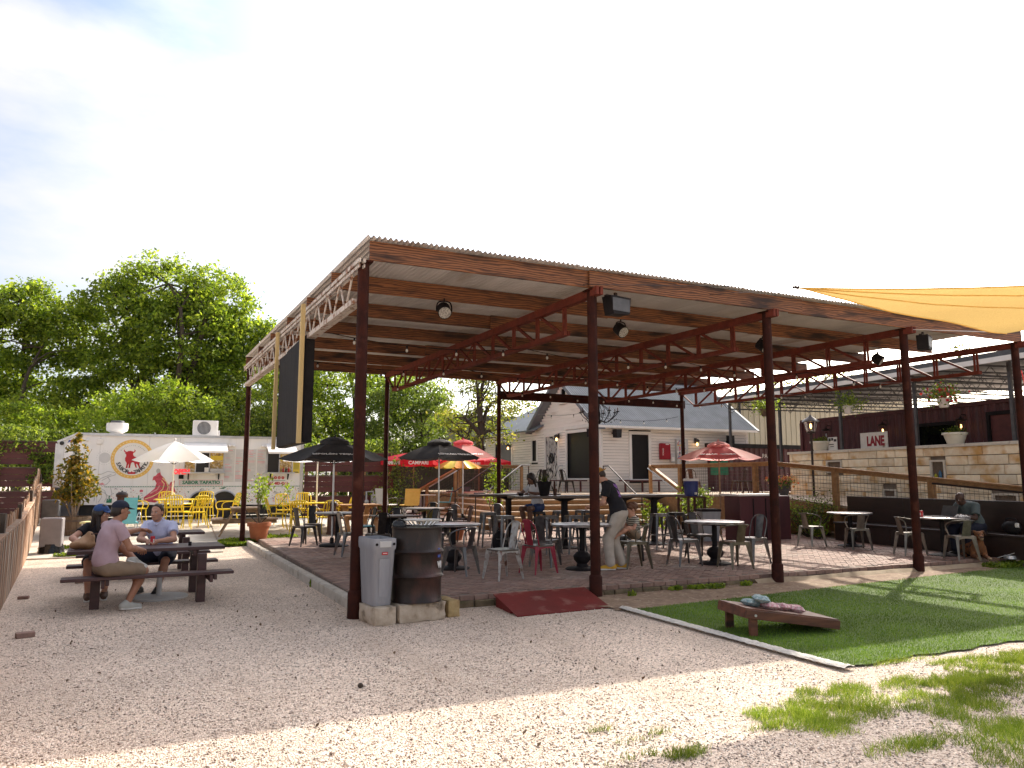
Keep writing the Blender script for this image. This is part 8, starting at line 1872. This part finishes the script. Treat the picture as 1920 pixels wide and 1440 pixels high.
    if shoes:
        for sd in ('r', 'l'):
            hp, kn, an, td = legp[sd]; shn = an - kn; shn /= np.linalg.norm(shn); dn = shn - td * (shn @ td); dn /= np.linalg.norm(dn) + 1e-9; base = an + dn * .035 * sc
            s = SDF(.008); s.cap(base - td * .055 * sc, base + td * .04 * sc, .046 * sc, .044 * sc, .02); s.cap(base + td * .04 * sc, base + td * .15 * sc + dn * .01 * sc, .044 * sc, .034 * sc, .02); s.cap(base - td * .03 * sc, an - td * .015 * sc, .045 * sc, .044 * sc, .03); s.plane(base + dn * .034 * sc, dn)
            so = sdf_obj('shoe', s, M[shoes], root); s = SDF(.008); w = np.cross(td, dn)
            for off in (-.018, .018): s.cap(base - td * .06 * sc + dn * .034 * sc + w * off * sc, base + td * .155 * sc + dn * .036 * sc + w * off * sc, .030 * sc, .026 * sc, .02)
            s.plane(base + dn * .044 * sc, dn); s.plane(base + dn * .02 * sc, -dn); sdf_obj('sole', s, M['sole'] if shoes != 'shoe_b' else M['shoe_b'], so)
    if hair:
        s = SDF(.008); s.ell(e(0, -.016, .036), (.083 * q, .102 * q, .091 * q), HF, k=.02)
        if hair_style == 'short': s.ell(e(0, -.05, -.02), (.074 * q, .066 * q, .07 * q), HF, k=.03); s.plane(e(0, .03, .05), hf * .92 - hu * .4); s.plane(e(0, -.005, -.04), hf * .55 - hu * .83)
        elif hair_style == 'curly':
            r_ = random.Random(3)
            for _ in range(60): v = np.array([r_.gauss(0, 1), r_.gauss(-.25, 1), abs(r_.gauss(0, 1)) * .9 - .1]); v /= np.linalg.norm(v); s.ell(e(.082 * v[0], -.012 + .10 * v[1], .03 + .09 * v[2]), (.024 * q,) * 3, None, k=.01)
            s.plane(e(0, .05, .03), hf * .8 - hu * .75)
        else:
            s.cap(e(0, -.05, .0), e(0, -.085, -.20), .075 * q, .06 * q, .04); s.cap(e(.06, -.01, .0), e(.085, .03, -.22), .035 * q, .022 * q, .03); s.cap(e(-.06, -.01, .0), e(-.085, .03, -.22), .035 * q, .022 * q, .03)
            for sx in (-1, 1): s.cap(e(.02 * sx, .03, .105), e(.078 * sx, .04, .0), .026 * q, .022 * q, .02)
        sdf_obj('hair', s, M[hair], root, wrinkle=.003)
    if cap:
        m_, back = cap; s = SDF(.008); s.ell(e(0, -.012, .045), (.088 * q, .108 * q, .090 * q), HF, k=.02); s.plane(e(0, 0, .038 if not back else .012), -hu + hf * (.10 if not back else -.25)); o = sdf_obj('cap', s, M[m_], root)
        y = 1 if not back else -1; s = SDF(.007)
        for k in range(-4, 5): s.cap(e(.062 * k / 4, y * .07, .045), e(.060 * k / 4, y * (.165 - .02 * abs(k) / 2), .030 if y > 0 else .02), .009 * q, .007 * q, .008)
        sdf_obj('cap_brim', s, M[m_], o)
    if eyes:
        for sx in (-1, 1):
            b2 = MB(); b2.ball(tuple(e(.030 * sx, .079, .006)), .0105 * q, 8, 6); ey = b2.build('eye', M['eyew'], root); b2 = MB(); b2.ball(tuple(e(.030 * sx, .086, .005)), .0062 * q, 8, 6); b2.build('iris', M['hair_d'], ey)
            if not fem or True: b2 = MB(); b2.tube([tuple(e(.016 * sx, .092, .026)), tuple(e(.032 * sx, .0905, .031)), tuple(e(.048 * sx, .078, .025))], .0038 * q, 5); b2.build('eyebrow', M[hair or 'hair_d'], root)
        b2 = MB(); b2.tube([tuple(e(-.02, .0905, -.058)), tuple(e(0, .0965, -.057)), tuple(e(.02, .0905, -.058))], .0042 * q, 5); b2.build('mouth', M['lip'], root)
    return root, P, arms, legp, HF

SITZ = .435
# the man in the mauve shirt, side-saddle on the near bench, one ankle on his knee
person('man in mauve tee, khaki shorts and navy cap sitting cross-legged on the near bench', (-.50, 10.92, 0), -62,
       dict(pelvis=(0, 0, .535), belly=(0, -.02, .70), chest=(0, .03, .90), neck=(0, .10, 1.105), head=(.0, .145, 1.245), look=(.12, 1, -.10), hup=(0, .12, 1), sr=(.185, .055, 1.035), sl=(-.185, .07, 1.045), wr=(.12, .40, .735), epr=(.5, -.1, -.9), hdr=(-.8, .5, -.1), hnr=(0, 0, -1), wl=(-.30, .56, .97), epl=(-.5, .1, -.8), hdl=(.25, 1, -.12), hnl=(.5, 0, -1),
            ar=(.13, .24, .085), kpr=(.05, 1, .5), tr=(.05, 1, -.05), al=(.03, .36, .60), kpl=(-.8, .5, 1.0), tl=(.6, .6, -.3)), 'skin_t', 'cl_pink', 'cl_khaki', 'shoe_w', 'hair_d', ('cl_navy', False), build=1.05, loose=1.3, curls=(.6, .35))
# the man in the pale blue shirt across the table
person('man in pale blue shirt and navy shorts leaning on the picnic table', (.16, 12.52, 0), 158,
       dict(pelvis=(0, 0, .535), belly=(0, .05, .69), chest=(0, .12, .86), neck=(0, .21, 1.03), head=(.0, .265, 1.165), look=(.12, 1, -.08), hup=(0, .1, 1), sr=(.18, .14, .97), sl=(-.18, .14, .97), wr=(-.005, .52, .765), epr=(.9, -.2, -.4), hdr=(-.85, .5, 0), hnr=(-.5, -.2, -.7), wl=(-.10, .50, .765), epl=(-.9, -.2, -.4), hdl=(.75, .5, .05), hnl=(0, -.5, -.6),
            ar=(.20, .30, .09), kpr=(.5, 1, .4), tr=(.2, 1, -.05), al=(-.10, .33, .09), kpl=(-.4, 1, .4), tl=(-.1, 1, -.05)), 'skin_l', 'cl_blue', 'cl_navy', 'shoe_b', 'hair_b', loose=1.5, curls=(.8, .8), build=1.02)
p2 = [o for o in bpy.data.objects if o.name.startswith('person')][-1]
s = SDF(.007)
for sx in (-1, 1): s.cap((sx * .012, .285, .985), (sx * .062, .22, 1.055), .011, .016, .008); s.cap((sx * .062, .22, 1.055), (sx * .045, .14, 1.075), .016, .014, .008)
s.cap((-.045, .14, 1.075), (.045, .14, 1.075), .014, k=.008); sdf_obj('collar', s, M['cl_blue'], p2)
b = MB()
for k in range(4): b.ball((0, .255 - .03 * k + .02, .96 - .07 * k), .006, 6, 4)
b.build('button', M['greyink'], p2)
# the woman behind, mostly hidden
person('woman with dark hair and blue cap hidden behind the man in the mauve tee', (-.66, 12.42, 0), 182,
       dict(pelvis=(0, 0, .535), belly=(0, .03, .68), chest=(0, .09, .85), neck=(0, .16, 1.03), head=(0, .20, 1.165), look=(-.9, .5, -.1), hup=(0, .1, 1), sr=(.16, .11, .98), sl=(-.16, .11, .98), wr=(.22, .50, .765), epr=(.9, 0, -.3), hdr=(.2, .9, 0), wl=(-.05, .50, .77), epl=(-.9, -.2, -.4), hdl=(.7, .5, 0),
            ar=(.10, .45, .09), kpr=(.1, 1, .4), tr=(0, 1, -.05), al=(-.10, .40, .09), kpl=(-.1, 1, .4), tl=(0, 1, -.05)), 'skin_l', 'cl_black', 'cl_black', 'sandal', 'hair_d', ('cl_bcap', False), build=.9, fem=True, hair_style='long')
# the woman on the stool at the high table
person('woman with long dark hair, sunglasses, white blouse and blue shorts sitting at the high table', (8.03, 15.52, PZ), 112,
       dict(pelvis=(0, 0, .855), belly=(0, .02, 1.01), chest=(0, .08, 1.19), neck=(0, .17, 1.39), head=(0, .235, 1.515), look=(0, 1, -.55), hup=(0, .5, 1), sr=(.165, .10, 1.32), sl=(-.165, .10, 1.32), wr=(.14, .46, 1.19), epr=(.8, -.2, -.5), hdr=(-.4, .9, 0), wl=(-.16, .44, 1.19), epl=(-.8, -.2, -.5), hdl=(.4, .9, 0),
            ar=(.10, .30, .42), kpr=(.1, 1, .4), tr=(0, 1, -.3), al=(-.10, .34, .42), kpl=(-.1, 1, .4), tl=(0, 1, -.3)), 'skin_b', 'cl_white', 'cl_denim', 'sandal', 'hair_d', build=.9, fem=True, hair_style='long', leg_to=.55)
# the bending man
bm_ = person('man in black tee and mustard cap worn backwards bending over the steel table', (7.10, 10.72, PZ), 52,
       dict(pelvis=(0, 0, .90), belly=(0, .05, 1.07), chest=(0, .14, 1.26), neck=(0, .255, 1.465), head=(.0, .345, 1.56), look=(.05, 1, -.75), hup=(0, .75, 1), sr=(.19, .17, 1.385), sl=(-.19, .19, 1.385), wr=(.14, .40, 1.06), epr=(.9, -.8, -.1), hdr=(-.3, .9, .05), hnr=(-.3, 0, -1), wl=(-.06, .46, 1.04), epl=(-.5, -.5, -.4), hdl=(.2, .9, 0),
            ar=(.12, -.02, .085), kpr=(.1, 1, .1), tr=(.1, 1, -.02), al=(-.12, .16, .085), kpl=(-.1, 1, .1), tl=(-.1, 1, -.02)), 'skin_l', 'cl_black', 'cl_stone', 'shoe_y', 'hair_b', ('cl_cap', True), build=1.08, loose=1.6, leg_to=1.93, sleeve=.62, curls=(.8, .8),
       shirt_pick=([M['purple']], lambda c: 1 if (c[1] < .10 + (c[2] - 1.2) * .6 and 1.20 < c[2] < 1.42 and abs(c[0]) < .10 and noise.noise((c[0] * 22, c[2] * 22, 3)) > -.1) else 0))
# the toddler
st = mat('striped_toddler_shirt', (.50, .46, .38), (.13, .11, .09), rough=.9, wave=9, dist=.2, lo=.45, hi=.55)
M['cl_strip'] = st
TOD = lambda J: {k: (tuple(1.24 * c for c in v) if k in ('pelvis', 'belly', 'chest', 'neck', 'head', 'sr', 'sl', 'wr', 'wl', 'ar', 'al') else v) for k, v in J.items()}
person('curly haired toddler in a striped shirt sitting on the bronze armchair', (7.43, 10.84, PZ + .45), 84,
       TOD(dict(pelvis=(0, -.03, .075), belly=(0, -.03, .15), chest=(0, -.02, .235), neck=(0, .0, .325), head=(0, .015, .425), look=(.1, 1, -.25), hup=(0, .15, 1), sr=(.095, -.02, .29), sl=(-.095, -.02, .29), wr=(.08, .14, .19), epr=(.8, -.4, -.5), hdr=(-.5, .8, .2), wl=(-.06, .15, .20), epl=(-.8, -.4, -.5), hdl=(.5, .8, .2),
            ar=(.09, .30, .06), kpr=(.5, .3, .8), tr=(.1, .6, .8), al=(-.08, .31, .07), kpl=(-.5, .3, .8), tl=(0, .6, .8))), 'skin_l', 'cl_strip', 'cl_khaki', None, 'hair_c', sc=.62, hs=.97, build=1.15, hair_style='curly', leg_to=.7, neck_r=.07)
# the man with the laptop
person('bald man in slate tee and dark jeans working at a laptop on the long bench', (14.86, 9.72, 0), 84,
       dict(pelvis=(0, 0, .70), belly=(0, .03, .84), chest=(0, .13, 1.02), neck=(0, .27, 1.16), head=(.0, .35, 1.265), look=(.10, 1, -.55), hup=(0, .5, 1), sr=(.20, .19, 1.12), sl=(-.20, .19, 1.12), wr=(.10, .50, .945), epr=(.7, -.7, -.4), hdr=(-.3, .9, .0), wl=(-.12, .52, .945), epl=(-.7, -.6, -.4), hdl=(.3, .9, 0),
            ar=(.12, .42, PZ + .09), kpr=(.1, 1, .3), tr=(.1, 1, -.05), al=(-.12, .36, PZ + .09), kpl=(-.1, 1, .3), tl=(-.1, 1, -.05)), 'skin_d', 'cl_slate', 'cl_dden', 'shoe_b', None, build=1.14, loose=1.7, leg_to=1.9, sleeve=.75)
# what they hold and use
def can(lb, p, m2):
    t = thing('drink_can', lb, 'can', p); b = MB(); b.lathe([(.024, 0), (.031, .008), (.031, .108), (.026, .12), (.001, .118)], 16, cap=False); b.build('body', M['red'], t); b = MB()
    for k in range(5): a = R(-60 + 60 * k); b.box((.0312 * math.cos(a), .0312 * math.sin(a), .055), (.003, .018, .05), rz=a)
    b.build('white_print', M['trim'], t, smooth=0)
can('red and white drink can between the hands of the man in the pale blue shirt', (.02, 11.98, .722), 0); can('red and white drink can on the steel table left of the laptop', (13.83, 10.12, PZ + .752), 0)
lap = thing('laptop', 'open grey laptop on the steel table by the dark bench', 'laptop', (14.12, 9.86, PZ + .753), R(84 + 180)); b = MB(); b.bx((-.17, -.12, 0), (.17, .12, .016), b=.004); b.build('keyboard_base', M['canopy'], lap); b = MB(); b.box((0, .165, .115), (.34, .008, .225), M=Matrix.Rotation(R(-22), 3, 'X')); b.build('screen_lid', M['canopy'], lap)
b = MB(); b.grid(lambda u, v: (-.13 + .26 * u, -.08 + .16 * v, .012 + .05 * abs(noise.noise((u * 5, v * 5, 1))) * 1.6), 10, 8); b.grid(lambda u, v: (.13 - .26 * u, -.08 + .16 * v, .0), 2, 2); tag(b.build('crumpled_paper', M['trim'], loc=(14.28, 9.58, PZ + .754), smooth=10), 'crumpled white paper on the steel table before the man', 'paper')
hb = thing('handbag', 'slouchy tan leather handbag lying on the left end of the picnic table', 'bag', (-.82, 11.62, .72), R(15)); s = SDF(.008); s.ell((0, 0, .06), (.15, .09, .065)); s.ell((.05, .02, .11), (.10, .07, .075), k=.05); s.ell((.08, .03, .17), (.05, .035, .055), k=.04); s.plane((0, 0, .004), (0, 0, -1)); sdf_obj('body', s, M['bag'], hb, wrinkle=.016, seed=4); b = MB(); b.tube(arc3([(.08, -.06, .2), (.16, -.1, .2), (.21, -.06, .12), (.16, 0, .06)]), .008, 5); b.build('strap', M['chair_brown'], hb)
b = MB(); b.lathe([(.022, 0), (.022, .05), (.02, .052)], 10); tag(b.build('black_bottle', M['black'], loc=(.5, 11.62, .722)), 'small black bottle standing alone on the picnic table', 'bottle')
# ------------------------------------------------------------------ the dog, lying with its head up
M['dogfur'] = mat('brown_fur', (.21, .085, .032), (.13, .05, .02), rough=.85, scale=22, bump=.8, bscale=60); M['dogdark'] = mat('dark_fur', (.035, .017, .012), (.055, .025, .015), rough=.85, scale=22, bump=.8, bscale=60); M['dogpale'] = mat('pale_fur', (.36, .25, .16), (.28, .18, .11), rough=.85, scale=22, bump=.6, bscale=60)
d = SDF(.0075); d.ell((0, -.30, .15), (.15, .22, .145)); d.ell((0, -.02, .19), (.12, .17, .16), k=.06); d.ell((.0, .10, .22), (.10, .10, .14), k=.05); d.cap((0, .08, .28), (0, .15, .40), .085, .075, .05)
d.ell((0, .18, .445), (.078, .085, .075), k=.03); d.cap((0, .22, .425), (0, .325, .40), .048, .036, .03); d.cap((0, .24, .395), (0, .31, .375), .032, .026, .02); d.ell((0, .345, .412), (.020, .014, .015), k=.008)
for s in (-1, 1):
    d.cap((s * .06, .15, .50), (s * .095, .135, .505), .026, .024, .015); d.cap((s * .095, .135, .505), (s * .118, .165, .44), .024, .014, .012)
    d.cap((s * .09, .06, .20), (s * .10, .12, .06), .055, .045, .03); d.cap((s * .10, .10, .045), (s * .085, .36, .035), .04, .033, .02); d.ell((s * .085, .40, .028), (.036, .05, .028), k=.02)
    d.ell((s * .13, -.36, .12), (.07, .14, .11), k=.03); d.cap((s * .16, -.34, .06), (s * .17, -.14, .035), .05, .03, .02); d.ell((s * .17, -.10, .026), (.033, .05, .026), k=.015)
    d.sub((s * .034, .262, .462), .011)
d.cap((0, -.50, .10), (.16, -.66, .03), .035, .018, .03)
def fur(c):
    if c[1] > .325 and c[2] > .398 and abs(c[0]) < .03: return 1
    if c[1] > .27 and c[2] > .33: return 2 if c[2] < .42 else 0
    if c[2] > .43 and abs(c[0]) > .085: return 1
    if c[2] < .05 and c[1] > .36: return 2
    return 1 if noise.noise((c[0] * 7, c[1] * 7, c[2] * 7)) > .34 and c[1] < .1 else 0
dog = sdf_obj('dog', d, [M['dogfur'], M['dogdark'], M['dogpale']], None, (14.30, 9.36, PZ), R(140), wrinkle=.004, pick=fur); tag(dog, 'brown dog with a pale muzzle lying on the patio beside the bench', 'dog')
for s in (-1, 1): b = MB(); b.ball((s * .034, .258, .462), .011, 8, 6); b.build('eye', M['hair_d'], dog)
b = MB(); b.tube([(.085 * math.cos(a), .11 + .075 * math.sin(a), .335 + .02 * math.sin(a)) for a in np.linspace(0, 6.28, 17)[:-1]], .010, 6, closed=True); b.build('collar', M['hair_d'], dog)
t = thing('water_bowl', 'steel dog bowl beside the brown dog', 'bowl', (14.70, 8.98, PZ)); b = MB(); b.lathe([(.11, 0), (.12, .01), (.10, .065), (.105, .07), (.09, .068), (.085, .03), (.001, .03)], 20, cap=False); b.build('shell', M['galv'], t)
b = MB(); b.tube(arc3([(14.5, 9.1, PZ + .02), (14.75, 8.85, .30), (15.0, 8.65, .52), (15.15, 8.5, .60)]), .007, 5); tag(b.build('dog_leash', M['greyink']), 'pale leash running from the dog up to the bench end', 'leash')
bake_texts()
